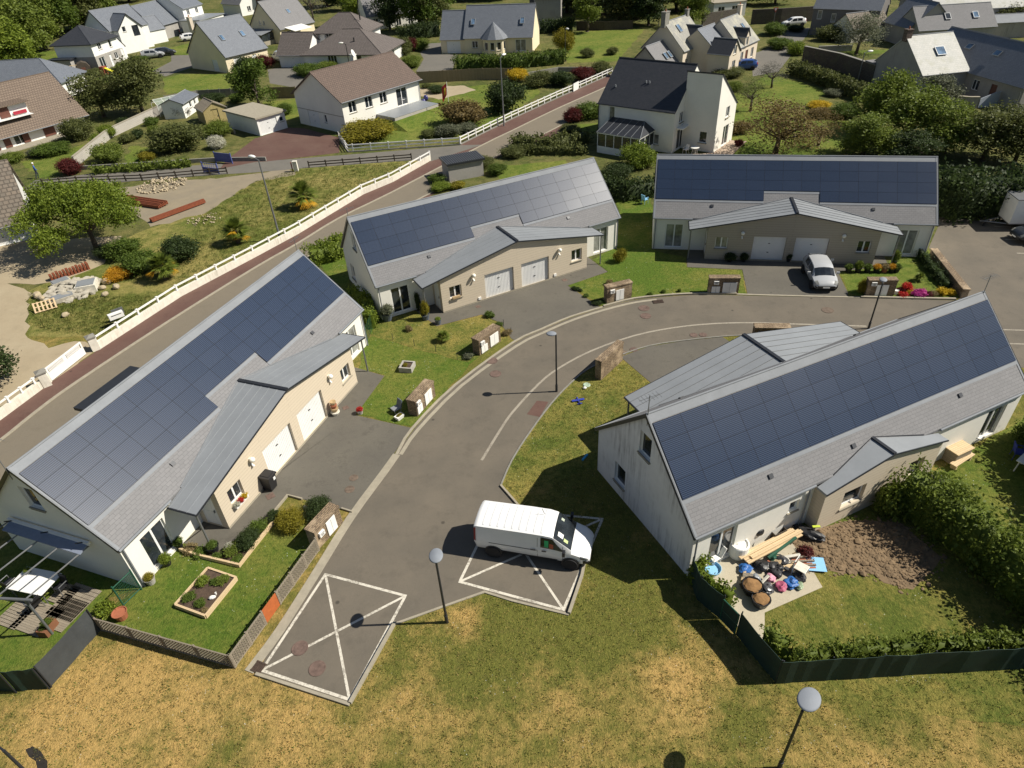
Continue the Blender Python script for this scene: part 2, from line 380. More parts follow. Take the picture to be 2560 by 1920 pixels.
sheet('ground', [(-900, -60), (900, -60), (900, 1200), (-900, 1200)], 'land', -.004)
DRY = [(at(t_, x, y), r_, w_) for t_, x, y, r_, w_ in ((13, 1000, 900, 1.6, .35), (13, 1750, 1150, 2.2, .3), (14, 300, 1300, 2.4, .3), (14, 1350, 1250, 1.5, .35), (14, 1780, 350, .5, .4), (14, 1850, 480, .5, .3), (15, 1350, 900, 1.1, .35), (15, 300, 950, 1.3, .25), (15, 700, 1450, 1.6, .2), (16, 1900, 1150, 2.0, .3), (16, 500, 1500, 1.6, .22), (13, 400, 1300, 1.6, .3), (15, 1750, 1350, 1.4, .2), (11, 1000, 20, .6, .25),
       (14, 1000, 850, 1.0, -.25), (14, 2000, 700, 1.5, -.2), (15, 600, 500, 1.8, -.22), (16, 900, 900, 1.4, -.35), (16, 1700, 880, 1.4, -.3), (13, 1300, 1450, .7, -.15), (15, 300, 1480, .5, -.25), (14, 1200, 1450, .7, -.25), (13, 2000, 1500, .8, -.3), (15, 1950, 1250, .8, -.2), (14, 800, 1180, .6, -.2))]
def dryness(x, y):
    v = np.full(np.shape(x), -.125)
    for c, r_, w_ in DRY: v = v + w_ * np.exp(-((x - c.x) ** 2 + (y - c.y) ** 2) / (2 * r_ * r_))
    return v
gx_, gy_ = np.meshgrid(np.arange(-46, 46.1, .5), np.arange(0, 44.1, .5)); nx_ = gx_.shape[1]; ny_ = gx_.shape[0]
mb = MB(); mb.add(list(zip(gx_.ravel(), gy_.ravel(), np.zeros(gx_.size))), [(j * nx_ + i, j * nx_ + i + 1, (j + 1) * nx_ + i + 1, (j + 1) * nx_ + i) for j in range(ny_ - 1) for i in range(nx_ - 1)])
o = struct('meadow_ground', mb, mat('meadow')); a_ = o.data.attributes.new('dry', 'FLOAT', 'POINT'); a_.data.foreach_set('value', dryness(gx_.ravel(), gy_.ravel()).astype(np.float32))
# estate road
KERB = [(14, 30, 800), (14, 200, 500), (10, 520, 1640), (10, 830, 1150), (10, 1120, 750), (10, 1370, 385), (10, 1740, 0), (7, 20, 1305), (7, 250, 1195), (7, 500, 1090), (7, 790, 1000), (7, 1050, 935), (7, 1400, 900), (7, 1700, 888), (7, 2212, 900), (8, 560, 912), (8, 800, 918), (8, 1620, 938)]
kerb = smooth(ats(KERB), 3)
INNER = [(7, 2000, 1240), (7, 1820, 1250), (7, 1480, 1285), (7, 1180, 1332), (7, 910, 1422), (7, 660, 1530), (7, 500, 1659), (11, 340, 170), (11, 160, 410), (11, 0, 660), (10, 2115, 880)]
inner = smooth(ats(INNER), 3)
BAYEDGE = ats([(11, 0, 990), (11, 620, 1500), (15, 600, 0), (15, 490, 330), (15, 0, 210), (14, 1970, 135), (14, 1650, 250), (14, 1200, 410), (14, 815, 1110), (14, 640, 1075), (14, 0, 850)])
lot = ats([(8, 1700, 900), (8, 1640, 840), (8, 1390, 480), (8, 1470, 300), (8, 1480, 100), (8, 2212, 110)]) + [Vector((62, 62, 0)), Vector((62, 30, 0)), Vector((33, 30, 0))]
sheet('estate_road', list(kerb) + lot + [hl('D', -10.5, -6.5)] + list(inner) + BAYEDGE, 'asphalt', .004)
sheet('driveway', [hl('A', -7.6, -3.8)] + ats([(9, 1580, 1375), (9, 1900, 1440), (10, 100, 1150), (10, 275, 965), (10, 835, 1105), (10, 1100, 745), (10, 1340, 380), (10, 860, 270), (6, 1110, 1590), (6, 870, 1520)]) + [hl('A', 7.6, -3.8)], 'asphalt_drive', .012)
sheet('driveway', [hl('B', -7.4, -3.8)] + ats([(6, 1370, 1020), (6, 1560, 1160), (6, 1950, 1060), (6, 2110, 1130), (6, 2205, 1265), (7, 30, 1290), (7, 250, 1180), (7, 500, 1078), (7, 760, 995), (7, 480, 810), (7, 825, 690), (7, 690, 590)]) + [hl('B', 7.4, -3.8)], 'asphalt_drive', .012)
sheet('driveway', [hl('C', -7.4, -3.8)] + ats([(7, 1510, 560), (7, 1515, 650), (7, 1990, 670), (7, 2035, 885), (8, 0, 895), (8, 690, 905), (8, 690, 870), (8, 600, 690), (8, 1040, 640)]) + [hl('C', 7.4, -3.8)], 'asphalt_drive', .012)
sheet('driveway', ats([(7, 935, 1425), (7, 1180, 1336), (7, 1480, 1289), (7, 1820, 1254)]) + [hl('D', -3.6, -5.2), hl('D', 3.7, -5.2)] + ats([(7, 1195, 1645)]), 'asphalt_drive', .012)
mb = MB(); mb.strip(smooth(ats([(14, -60, 830), (14, 200, 480), (10, 505, 1659), (10, 815, 1160), (10, 1105, 765), (10, 1215, 610)]), 3), .42, 0, .03); struct('gutter_strip', mb, mat('concrete'))
mb = MB(); mb.strip(smooth(ats([(10, 1215, 610), (10, 1350, 385), (10, 1720, 10), (7, 10, 1300), (7, 250, 1187), (7, 500, 1080), (7, 790, 992)]), 3), .16, 0, .04)
mb.strip(smooth(ats([(10, 1250, 610), (10, 1400, 395), (10, 1775, 15), (7, 40, 1330), (7, 270, 1215), (7, 520, 1108), (7, 800, 1018), (7, 1060, 955), (7, 1250, 930)]), 3), .22, 0, .012)
mb.strip(smooth(ats([(7, 790, 992), (7, 1050, 927), (7, 1400, 892), (7, 1700, 882), (7, 1940, 884)]), 3), .16, 0, .12)
mb.strip(smooth(ats([(7, 1940, 884), (7, 2212, 893), (8, 560, 907), (8, 800, 912)]), 3), .16, 0, .04)
mb.strip(smooth(ats([(8, 800, 912), (8, 1200, 922), (8, 1620, 930)]), 3), .16, 0, .12)
mb.strip(ats([(10, 2115, 880), (11, 0, 990), (11, 60, 1060)]), .1, 0, .1)
mb.strip(ats([(11, 640, 1480), (15, 605, 0), (15, 493, 330)]), .12, 0, .14)
mb.strip(ats([(15, 490, 335), (15, 0, 215), (14, 1975, 140), (14, 1650, 255), (14, 1205, 415)]), .1, 0, .05)
mb.strip(ats([(14, 1205, 405), (14, 815, 1105)]), .12, 0, .14); mb.strip(ats([(14, 810, 1115), (14, 0, 850)]), .12, 0, .09)
struct('kerb', mb, mat('concrete')); mb = MB(); mb.strip(list(inner), .08, 0, .05); struct('kerb', mb, mat('concrete_dark'))
mb = MB()
ribbon(mb, smooth(ats([(10, 1950, 660), (10, 2090, 430), (11, 0, 250), (11, 230, 0), (7, 400, 1525), (7, 680, 1375), (7, 1050, 1243), (7, 1400, 1172), (7, 1750, 1137), (7, 2100, 1130), (8, 200, 1140), (8, 850, 1160)]), 3), .15, .0085)
for a, b in (((8, 2030, 1190), (8, 2260, 1197)), ((8, 2080, 1310), (8, 2260, 1316)), ((8, 1865, 190), (8, 2010, 193)), ((8, 1955, 298), (8, 2100, 302)), ((8, 2050, 411), (8, 2212, 414)), ((8, 2150, 529), (8, 2250, 531))): line(mb, at(*a), at(*b), .13, .0085)
struct('lane_marking', mb, mat('road_paint'))
def isect(a, b, c, d):
    a, b, c, d = (Vector(p[:2]) for p in (a, b, c, d)); r = b - a; s = d - c; k = (c - a).cross(s) / r.cross(s); return a + r * k
def bay(c):
    mb = MB()
    for i in range(4):
        d = (c[(i + 1) % 4] - c[i]).normalized() * .05; line(mb, c[i] - d, c[(i + 1) % 4] - d * 1.2, .12, .0085 + .0008 * i)
    line(mb, c[0], c[2], .11, .0125); line(mb, c[1], c[3], .11, .0135); struct('parking_bay_marking', mb, mat('bay_paint'))
bay([Vector(at(*p)[:2]) for p in ((14, 50, 815), (14, 808, 1068), (14, 1292, 172), (10, 600, 1645))])
bl, br = at(14, 1760, 50), at(15, 445, 292)
tl = isect(bl, at(10, 1900, 1420), br, at(11, 140, 1500)); tr = isect(bl, at(10, 2212, 1510), br, at(15, 570, 0))
bay([Vector(bl[:2]), Vector(br[:2]), tr, tl])
sheet('road_patch', ats([(11, 215, 145), (11, 315, 155), (11, 240, 285), (11, 128, 262)]), 'asphalt_red', .008)
# gardens on the estate
sheet('lawn', ats([(13, 1225, 105), (9, 1380, 1600), (9, 1560, 1395), (10, 130, 1170), (10, 500, 1140), (10, 540, 1430), (13, 2040, 795), (13, 880, 440), (13, 980, 250)]), 'lawn', .004)
sheet('lawn', [hl('A', -10.0, 4.6), hl('A', -16, 5), hl('A', -16, -1.5), at(13, 700, 200), at(13, 985, 180), hl('A', -10.0, -4.0)], 'lawn', .002)
sheet('lawn', ats([(13, -300, -100), (13, 200, 100), (13, 900, 60), (13, 930, 170), (13, 440, 960), (13, 150, 990), (13, -500, 960)]), 'lawn', .004)
sheet('lawn', ats([(6, 1000, 1245), (6, 1480, 1385), (6, 1830, 1470), (6, 1930, 1420), (6, 1700, 1650), (10, 1345, 365), (10, 865, 262), (6, 1115, 1585), (6, 880, 1540), (6, 940, 1300)]), 'lawn', .005)
sheet('lawn', ats([(6, 1000, 1240), (6, 1040, 1110), (6, 1190, 1090), (6, 1380, 1030), (6, 1565, 1170), (6, 1950, 1070), (6, 2105, 1140), (6, 2190, 1270), (6, 1935, 1415), (6, 1830, 1465), (6, 1480, 1380)]), 'lawn_dry', .005)
sheet('lawn', ats([(6, 480, 560), (6, 760, 500), (6, 800, 760), (6, 1090, 1110), (6, 1000, 1235), (6, 860, 950)]), 'lawn', .004)
sheet('lawn', ats([(7, 485, 808), (7, 832, 690), (7, 700, 585), (7, 850, 500), (7, 930, 200), (7, 880, 40), (7, 1215, 40), (7, 1215, 500), (7, 1508, 570), (7, 1512, 652), (7, 1985, 672), (7, 2028, 882), (7, 1700, 876), (7, 1400, 886), (7, 1050, 921), (7, 790, 986)]), 'lawn', .004)
sheet('lawn', ats([(8, 608, 695), (8, 695, 868), (8, 800, 905), (8, 1620, 925), (8, 1690, 860), (8, 1385, 500), (8, 1260, 555), (8, 1050, 585), (8, 1040, 640)]), 'lawn_lush', .004)
sheet('lawn', ats([(7, 940, 1432), (7, 1195, 1650), (11, 960, 110), (11, 720, 720), (11, 0, 985), (10, 2122, 882), (11, 5, 660), (11, 165, 410), (11, 345, 172), (7, 508, 1659), (7, 665, 1535)]), 'lawn_dry', .0035)
sheet('lawn', [hl('D', 10.3, 3.7), hl('D', 10.4, 9.6), hl('D', 0, 17.0), hl('D', -16, 18), hl('D', -16, 3), hl('D', -10, 3.7)], 'lawn_dry', .004)
sheet('lawn', [hl('D', -2.2, 4.5), hl('D', -1.8, 17), hl('D', -16, 18), hl('D', -16, 3.2), hl('D', -10, 3.8)], 'lawn', .006)
sheet('patio', [hl('D', 10.0, 3.76), hl('D', 10.0, 8.2)] + ats([(16, -30, 320), (16, 470, 100), (16, 375, -60)]) + [hl('D', 4.9, 3.76)], 'slab', .03)
# the street behind, its red pavement, the lane and yards
EDGE = smooth(ats([(9, -250, 640), (9, 0, 490), (9, 300, 250), (5, 640, 1659), (5, 1440, 1130), (5, 2212, 650), (6, 360, 445), (6, 720, 225), (6, 1180, 0), (2, 1960, 1252), (2, 2212, 1130), (3, 400, 935), (3, 790, 762), (3, 1000, 660)]), 3)
FAR = smooth(ats([(9, -250, 1500), (9, 300, 900), (5, 1400, 1900), (5, 2212, 1100), (6, 450, 560), (6, 900, 330), (6, 1450, 40), (2, 1760, 1545), (3, -100, 1330), (3, 130, 1228), (3, 420, 1085), (3, 740, 900), (3, 1050, 760)]), 3)
sheet('street', list(EDGE) + list(FAR)[::-1], 'asphalt_road', .004)
WALLB = ats([(9, -250, 470), (9, 0, 310), (9, 420, 0), (5, 860, 1355), (5, 1560, 900), (5, 2212, 555), (6, 360, 360), (6, 920, 20), (2, 1180, 1570), (2, 1510, 1390), (2, 1765, 1255), (2, 2212, 1030), (3, 400, 850), (3, 860, 640), (3, 980, 590)])
sheet('red_pavement', list(EDGE) + WALLB[::-1], 'asphalt_red', .006)
mb = MB(); mb.strip(list(EDGE), .22, 0, .05); mb.strip(list(FAR), .18, 0, .05); struct('kerb', mb, mat('concrete'))
sheet('pavement', list(FAR)[16:-6] + ats([(3, 720, 870), (3, 420, 1120), (3, 560, 1170), (3, 250, 1235), (3, -300, 1420), (2, 1500, 1700)])[::1], 'asphalt_red', .003)
sheet('lane', ats([(1, 300, 1560), (1, 800, 1500), (1, 1500, 1440), (1, 2212, 1400), (2, 90, 1392), (2, 760, 1340), (2, 1250, 1300), (2, 1760, 1256), (2, 1960, 1250), (2, 1510, 1395), (2, 1340, 1385), (2, 460, 1450), (2, 0, 1490), (1, 1950, 1505), (1, 1200, 1560), (1, 400, 1640), (1, 200, 1640)]), 'asphalt_lane', .008)
sheet('yard', ats([(1, 1900, 1460), (1, 1960, 1380), (1, 2212, 1190), (2, 0, 1195), (2, 140, 1150), (2, 230, 1100), (2, 420, 1110), (2, 720, 1190), (2, 720, 1320), (2, 100, 1395), (2, 0, 1400)]), 'asphalt_red', .012)
sheet('yard', ats([(2, 100, 600), (2, 420, 560), (2, 560, 640), (2, 350, 760), (2, 120, 720)]), 'asphalt_lane', .004)
sheet('driveway', ats([(2, 1480, 375), (2, 1600, 370), (2, 1600, 470), (2, 1740, 470), (2, 1700, 605), (2, 1380, 620), (2, 1450, 510), (2, 1420, 460)]), 'asphalt_lane', .004)
sheet('driveway', ats([(1, 1310, 620), (1, 1480, 530), (1, 1480, 480), (1, 1660, 475), (1, 1690, 570), (1, 1430, 660)]), 'asphalt_lane', .004)
sheet('building_lot', ats([(1, 880, 1640), (1, 1300, 1590), (1, 1960, 1530), (2, 0, 1500), (2, 300, 1450), (2, 340, 1510), (2, 0, 1570), (5, 1960, 60), (5, 1760, 190), (5, 1300, 300), (5, 1180, 180), (5, 1000, 40)]), 'gravel', .004)
sheet('garden_slope', ats([(5, 1250, 330), (5, 1900, 60), (2, 0, 1570), (2, 340, 1450), (2, 1340, 1390), (2, 1480, 1385), (2, 880, 1659), (6, 860, 20), (5, 2212, 545), (5, 860, 1260), (5, 760, 1250), (5, 250, 1250), (5, 240, 860), (5, 600, 700), (5, 900, 480)]), 'rough_grass', .003)
sheet('garden_path', ats([(5, -300, 780), (5, 60, 790), (5, 240, 860), (5, 258, 970), (5, 215, 1120), (5, 240, 1260), (5, 420, 1350), (5, 640, 1290), (5, 790, 1330), (5, 800, 1390), (9, 480, 20), (9, 100, 150), (9, -250, 330), (5, -300, 1650)]), 'sand', .006)
sheet('yard', ats([(5, -100, 400), (5, 300, 420), (5, 1050, 380), (5, 900, 620), (5, 560, 760), (5, 300, 800), (5, -100, 790)]), 'sand', .007)
# lawns of the far gardens
for p in ([(2, 800, 1250), (2, 1765, 1200), (2, 2212, 1000), (3, 60, 950), (3, 240, 800), (3, 200, 740), (2, 1980, 730), (2, 1700, 760), (2, 1490, 900), (2, 1180, 1040)],
          [(1, 1400, 680), (1, 1560, 640), (1, 2000, 640), (1, 2212, 640), (1, 2000, 765), (1, 1430, 810)],
          [(3, 480, 545), (3, 400, 420), (3, 520, 275), (3, 800, 260), (3, 1150, 250), (3, 900, 530)],
          [(3, 380, 130), (3, 540, 150), (3, 520, 190), (3, 380, 180)],
          [(3, 1910, 830), (3, 2212, 640), (4, 0, 630), (4, 540, 790), (4, 380, 880), (4, 640, 1040), (4, 930, 1060), (4, 620, 1350), (4, 0, 1350), (3, 1900, 1350)],
          [(1, 200, 450), (1, 500, 440), (1, 540, 600), (1, 250, 580)], [(1, 1450, 415), (1, 1680, 365), (1, 1680, 475), (1, 1480, 470)],
          [(1, 170, 1400), (1, 480, 1340), (1, 740, 1240), (1, 640, 1350), (1, 560, 1500), (1, 340, 1540)], [(1, 1130, 1260), (1, 1300, 1270), (1, 1250, 1420), (1, 1060, 1430)],
          [(3, -200, 1450), (3, 460, 1380), (3, 480, 1440), (3, -100, 1560)], [(3, 540, 1070), (3, 740, 1060), (3, 730, 1160), (3, 600, 1170)], [(4, 560, 450), (4, 720, 440), (4, 1180, 420), (4, 1100, 460), (4, 800, 470), (4, 700, 490)],
          [(1, 720, 680), (1, 1100, 640), (1, 1480, 560), (1, 1300, 640), (1, 800, 740)], [(2, 60, 880), (2, 360, 850), (2, 400, 1030), (2, 200, 1040)]):
    sheet('lawn', ats(p), 'lawn_lush', .001)
sheet('terrace', ats([(2, 1000, 965), (2, 1290, 890), (2, 1500, 905), (2, 1180, 1030)]), 'zinc_pale', .02)
sheet('garden_path', ats([(2, 1400, 760), (2, 1800, 740), (2, 1900, 780), (2, 1580, 860), (2, 1400, 830)]), 'sand', .006)
sheet('terrace', ats([(3, 1380, 1330), (3, 1640, 1330), (3, 1740, 1310), (3, 1860, 1210), (3, 2030, 1220), (3, 1900, 1340), (3, 1400, 1420)]), 'pavers_tan', .01)
sheet('street', ats([(3, 2070, 470), (3, 2212, 420), (4, 120, 260), (4, 360, 240), (4, 340, 300), (3, 2300, 620), (3, 2080, 660)]), 'asphalt_lane', .006)

# covers and grates set in the asphalt
def cover(x, y, t, r, square=False, m='asphalt_red', name='manhole_cover', label='', z=.016):
    c = at(t, x, y); mb = MB()
    if square: mb.obox((0, 0, 0), (r * 2, r * 2, .012), .6)
    else: mb.lathe([(r, -.006), (r, .006), (r * .86, .006), (r * .84, .002), (r * .3, .002), (r * .28, .006), (.0001, .006)], n=20)
    o = mb.build(name, mat(m), loc=(c.x, c.y, z + .004)); tag(o, label, 'manhole cover', 'reddish covers set in the asphalt'); return o
colour('cover_red', (.15, .10, .08), .9, .4); colour('cover_orange', (.155, .115, .085), .9, .4)
for a in ((380, 625, 14, .34, False, 'cover_red', 'round red cover crossed by the diagonal line of the empty bay'), (530, 800, 14, .34, False, 'cover_red', 'round red cover alone near the grate corner of the empty bay'),
          (2040, 1460, 6, .36, False, 'cover_red', 'round red cover in the road before the lawn corner stone block'), (2070, 1572, 6, .36, False, 'cover_red', 'round red cover in the bend nearer the lamp post shadow'),
          (1140, 1005, 7, .4, False, 'cover_red', 'upper round cover below the brick-like meter block'), (1155, 1072, 7, .38, False, 'cover_red', 'lower round cover in the road below another cover'),
          (1570, 1237, 7, .26, False, 'cover_red', 'paler of two covers beside the white lane line'), (1650, 1235, 7, .26, False, 'cover_red', 'brighter red of two covers beside the white lane line'),
          (1052, 1362, 7, .26, False, 'cover_red', 'small red cover behind the plain stone block'), (960, 1388, 7, .26, False, 'cover_orange', 'faint cover touching the plain stone block'),
          (1920, 992, 6, .17, True, 'cover_red', 'small square cover at the foot of the beige garage wall'), (775, 207, 10, .17, True, 'cover_red', 'small square cover beside the stacked flower pots'),
          (125, 970, 10, .2, True, 'cover_red', 'square red cover beside the black wheelie bin'), (845, 812, 10, .24, False, 'cover_orange', 'orange stained cover, upper of two on the driveway'),
          (810, 912, 10, .26, False, 'cover_orange', 'orange stained cover, lower of two on the driveway'), (455, 762, 7, .18, True, 'cover_red', 'small square cover before the second garage door of the middle house'), (515, 1022, 8, .4, False, 'cover_orange', 'rusty cover in the road below the parked silver hatchback')):
    cover(a[0], a[1], a[2], a[3], a[4], a[5], label=a[6])
def grate(t, x, y, w, l, rz, label):
    c = at(t, x, y); mb = MB(); mb.box(-w / 2, -l / 2, -.004, w / 2, l / 2, 0)
    n = int(w / .07)
    for i in range(n + 1): mb.box(-w / 2 + i * w / n - .014, -l / 2, 0, -w / 2 + i * w / n + .014, l / 2, .02)
    for s in (-1, 1): mb.box(-w / 2 - .03, s * l / 2 - .03, 0, w / 2 + .03, s * l / 2 + .03, .022)
    tag(mb.build('drain_grate', mat('grate_iron'), loc=(c.x, c.y, .034), rz=rz), label, 'drain grate')
MAT['grate_iron'] = plain('grate_iron', (.07, .045, .032), .85, .3, 6)
grate(14, 25, 792, .42, .4, R(-25), 'rusty drain grate at the corner of the empty parking bay'); grate(7, 1262, 950, .7, .35, R(5), 'long rusty drain grate against the raised kerb')
# ------------------------------------------------------------------ walls with real openings, windows, roofs
def wall(mb, A, B, z0, top, holes, rev=.16, m=0):
    """outer face from A to B (left to right seen from outside), holes (s, z, w, h) cut out with reveals"""
    A, B = Vector(A), Vector(B); L = (B - A).length; d = (B - A) / L; n = Vector((d.y, -d.x))
    P = lambda s, z, k=0.0: (A.x + d.x * s - n.x * k, A.y + d.y * s - n.y * k, z)
    def tz(s):
        for (a, za), (b, zb) in zip(top, top[1:]):
            if a - 1e-6 <= s <= b + 1e-6: return za + (zb - za) * ((s - a) / (b - a) if b > a else 0)
        return top[-1][1]
    S = sorted({0.0, L, *[t[0] for t in top], *[h[0] for h in holes], *[h[0] + h[2] for h in holes]})
    S = [s for s in S if -1e-6 <= s <= L + 1e-6]
    for a, b in zip(S, S[1:]):
        if b - a < 1e-5: continue
        z = z0
        for h in sorted([h for h in holes if h[0] <= a + 1e-6 and h[0] + h[2] >= b - 1e-6], key=lambda h: h[1]):
            if h[1] > z + 1e-4: mb.poly([P(a, z), P(b, z), P(b, h[1]), P(a, h[1])], m)
            z = h[1] + h[3]
        mb.poly([P(a, z), P(b, z), P(b, tz(b)), P(a, tz(a))], m)
    for s, z, w, h in [x[:4] for x in holes]:
        mb.poly([P(s, z), P(s, z + h), P(s, z + h, rev), P(s, z, rev)], m); mb.poly([P(s + w, z + h), P(s + w, z), P(s + w, z, rev), P(s + w, z + h, rev)], m)
        mb.poly([P(s, z + h), P(s + w, z + h), P(s + w, z + h, rev), P(s, z + h, rev)], m); mb.poly([P(s + w, z), P(s, z), P(s, z, rev), P(s + w, z, rev)], m)
def frame_mesh(style, w, h, fm):
    mb = MB(); t = .07; y0, y1 = -.035, .045
    if style == 'garage':
        mb.box(0, -.02, 0, w, .03, h)
        n = int(w / .12)
        for i in range(n): mb.box((i + .18) * w / n, -.034, .03, (i + .82) * w / n, -.0199, h - .03)
        return mb
    if style in ('door', 'shutter'):
        mb.box(0, y0, 0, t, y1, h); mb.box(w - t, y0, 0, w, y1, h); mb.box(t, y0, h - t, w - t, y1, h)
        if style == 'door':
            mb.box(t, -.02, .02, w - t, .03, h - t); mb.box(w * .28, -.034, .25, w * .72, -.0199, h * .44); mb.box(w * .28, -.034, h * .54, w * .72, -.0199, h - .25)
        else:
            n = max(4, int(h / .12))
            for i in range(n): mb.box(t, -.02 - .008 * (i % 2), t * .3 + i * (h - t) / n, w - t, .03, (i + 1) * (h - t) / n)
        return mb
    mb.box(0, y0, 0, t, y1, h); mb.box(w - t, y0, 0, w, y1, h); mb.box(t, y0, h - t, w - t, y1, h); mb.box(t, y0, 0, w - t, y1, t)
    k = {'win1': 1, 'win2': 2, 'patio2': 2, 'win3': 3, 'grid': 2}[style]
    for i in range(1, k): mb.box(w * i / k - t * .7, y0 - .004, t, w * i / k + t * .7, y1, h - t)
    if style == 'grid':
        for f in (.34, .67): mb.box(t, y0 + .02, h * f - .018, w - t, y1, h * f + .018)
    return mb
def add_window(parent, A, B, hole, rev=.16):
    s, z, w, h = hole[:4]; style = hole[4] if len(hole) > 4 else 'win2'; gm = hole[5] if len(hole) > 5 else 'glass'; fm = hole[6] if len(hole) > 6 else 'upvc'
    A, B = Vector(A), Vector(B); d = (B - A).normalized(); n = Vector((d.y, -d.x)); rz = math.atan2(d.y, d.x)
    p = A + d * s - n * (rev - .05); w, h = round(w, 3), round(h, 3)
    me = cached(('fr', style, w, h, fm), lambda: frame_mesh(style, w, h, fm).mesh('window_frame', mat(fm)))
    nm = {'garage': 'garage_door', 'door': 'door', 'shutter': 'roller_shutter', 'patio2': 'patio_door'}.get(style, 'window')
    o = link(nm, me, parent, (p.x, p.y, z), rz)
    if style == 'garage':
        hm = cached('ghandle', lambda: MB().box(-.07, -.075, -.02, .07, -.03, .02).mesh('handle', mat('black')))
        link('handle', hm, o, (w / 2, 0, h * .33)); link('lock', hm, o, (w / 2, 0, h * .7))
    elif style == 'door':
        hm = cached('dhandle', lambda: MB().box(-.02, -.09, -.08, .02, -.03, .08).mesh('handle', mat('grey_metal'))); link('handle', hm, o, (w - .14, 0, h * .47))
    elif style != 'shutter':
        gme = cached(('gl', w, h, gm), lambda: MB().box(.06, -.004, .06, w - .06, .012, h - .06).mesh('pane', mat(gm))); link('pane', gme, o)
    if style in ('win1', 'win2', 'win3', 'grid') and fm != 'dark_metal':
        sm = cached(('sill', w), lambda: MB().box(-.06, -rev - .02, -.06, w + .06, .03, -.004).mesh('sill', mat('concrete'))); link('sill', sm, o)
    return o
def gable_roof(parent, x0, y0, x1, y1, he, hr, axis, rm, ov=.3, ove=.35, th=.12, cap='zinc_pale', verge=None, name='roof'):
    """two slopes (or four when axis is 'hip') over a plan rectangle, as one closed slab with its ridge cap"""
    mb = MB(); 
    if axis == 'hip':
        X0, X1, Y0, Y1 = x0 - ove, x1 + ove, y0 - ove, y1 + ove; ins = min(X1 - X0, Y1 - Y0) / 2; z0 = he - (hr - he) * ove / (ins - ove)
        if X1 - X0 >= Y1 - Y0: a, b = (X0 + ins, (Y0 + Y1) / 2, hr), (X1 - ins, (Y0 + Y1) / 2, hr)
        else: a, b = ((X0 + X1) / 2, Y0 + ins, hr), ((X0 + X1) / 2, Y1 - ins, hr)
        c = [(X0, Y0, z0), (X1, Y0, z0), (X1, Y1, z0), (X0, Y1, z0)]
        if X1 - X0 >= Y1 - Y0: F = [[c[0], c[1], b, a], [c[1], c[2], b], [c[2], c[3], a, b], [c[3], c[0], a]]
        else: F = [[c[0], c[1], a], [c[1], c[2], b, a], [c[2], c[3], b], [c[3], c[0], a, b]]
        for f in F: mb.poly(f)
        mb.poly([(p[0], p[1], z0 - .02) for p in c[::-1]])
        for i in range(4):
            p, q = c[i], c[(i + 1) % 4]; mb.poly([(p[0], p[1], z0 - .14), (q[0], q[1], z0 - .14), q, p])
        r = mb.build(name, mat(rm), parent)
        cb = MB(); cb.tube(a, b, .07, n=6)
        for p in c: cb.tube(p, min((a, b), key=lambda e: (e[0] - p[0]) ** 2 + (e[1] - p[1]) ** 2), .06, n=6)
        cb.build('ridge_cap', mat(rm if cap == 'zinc_pale' else cap), r); return r
    k = (hr - he) / (((y1 - y0) if axis == 'x' else (x1 - x0)) / 2); ze = he - k * ove
    if axis == 'x': sec = [(y0 - ove, ze), ((y0 + y1) / 2, hr), (y1 + ove, ze)]; a, b = x0 - ov, x1 + ov; T = lambda s, q: (s, q[0], q[1])
    else: sec = [(x0 - ove, ze), ((x0 + x1) / 2, hr), (x1 + ove, ze)]; a, b = y0 - ov, y1 + ov; T = lambda s, q: (q[0], s, q[1])
    lo = [(q[0], q[1] - th) for q in sec]
    fl = axis == 'y'
    def pl(pts): mb.poly(pts[::-1] if fl else pts)
    for q, r_ in ((0, 1), (1, 2)):
        pl([T(a, sec[q]), T(b, sec[q]), T(b, sec[r_]), T(a, sec[r_])]); pl([T(a, lo[r_]), T(b, lo[r_]), T(b, lo[q]), T(a, lo[q])])
        pl([T(a, lo[q]), T(a, sec[q]), T(a, sec[r_]), T(a, lo[r_])]); pl([T(b, lo[r_]), T(b, sec[r_]), T(b, sec[q]), T(b, lo[q])])
    pl([T(a, lo[0]), T(b, lo[0]), T(b, sec[0]), T(a, sec[0])]); pl([T(b, lo[2]), T(a, lo[2]), T(a, sec[2]), T(b, sec[2])])
    r = mb.build(name, mat(rm), parent)
    for Q in (sec[0], sec[2]): MB().tube(T(a, (Q[0], Q[1] - .06)), T(b, (Q[0], Q[1] - .06)), .06, n=6).build('gutter', mat('zinc_pale'), r)
    if cap:
        cb = MB(); p, q = T(a, sec[1]), T(b, sec[1]); cb.tube(Vector(p) + Vector((0, 0, .0)), Vector(q), .08, n=6); cb.build('ridge_cap', mat(cap), r)
    if verge:
        vb = MB()
        for e in (a, b):
            for q, r_ in ((0, 1), (1, 2)):
                s = .03 if e == b else -.03; w_ = (sec[q], sec[r_])
                pts = [T(e - s * 2, (u[0], u[1] + .03)) for u in w_] + [T(e + s, (u[0], u[1] + .03)) for u in w_[::-1]]
                lowp = [T(e + s, (u[0], u[1] - .2)) for u in w_]
                vb.poly(pts); vb.poly([pts[3], pts[2], lowp[1], lowp[0]]); vb.poly([lowp[0], lowp[1], T(e, (w_[1][0], w_[1][1] - .2)), T(e, (w_[0][0], w_[0][1] - .2))])
        vb.build('verge', mat(verge), r)
    return r
def gutters(parent, lines, m='zinc_pale', down=()):
    mb = MB()
    for p, q in lines: g = MB().tube(p, q, .06, n=8).build('gutter', mat(m), parent)
    for p in down: MB().tube((p[0], p[1], 0), p, .04, n=8).build('downpipe', mat(m), parent)
    return g
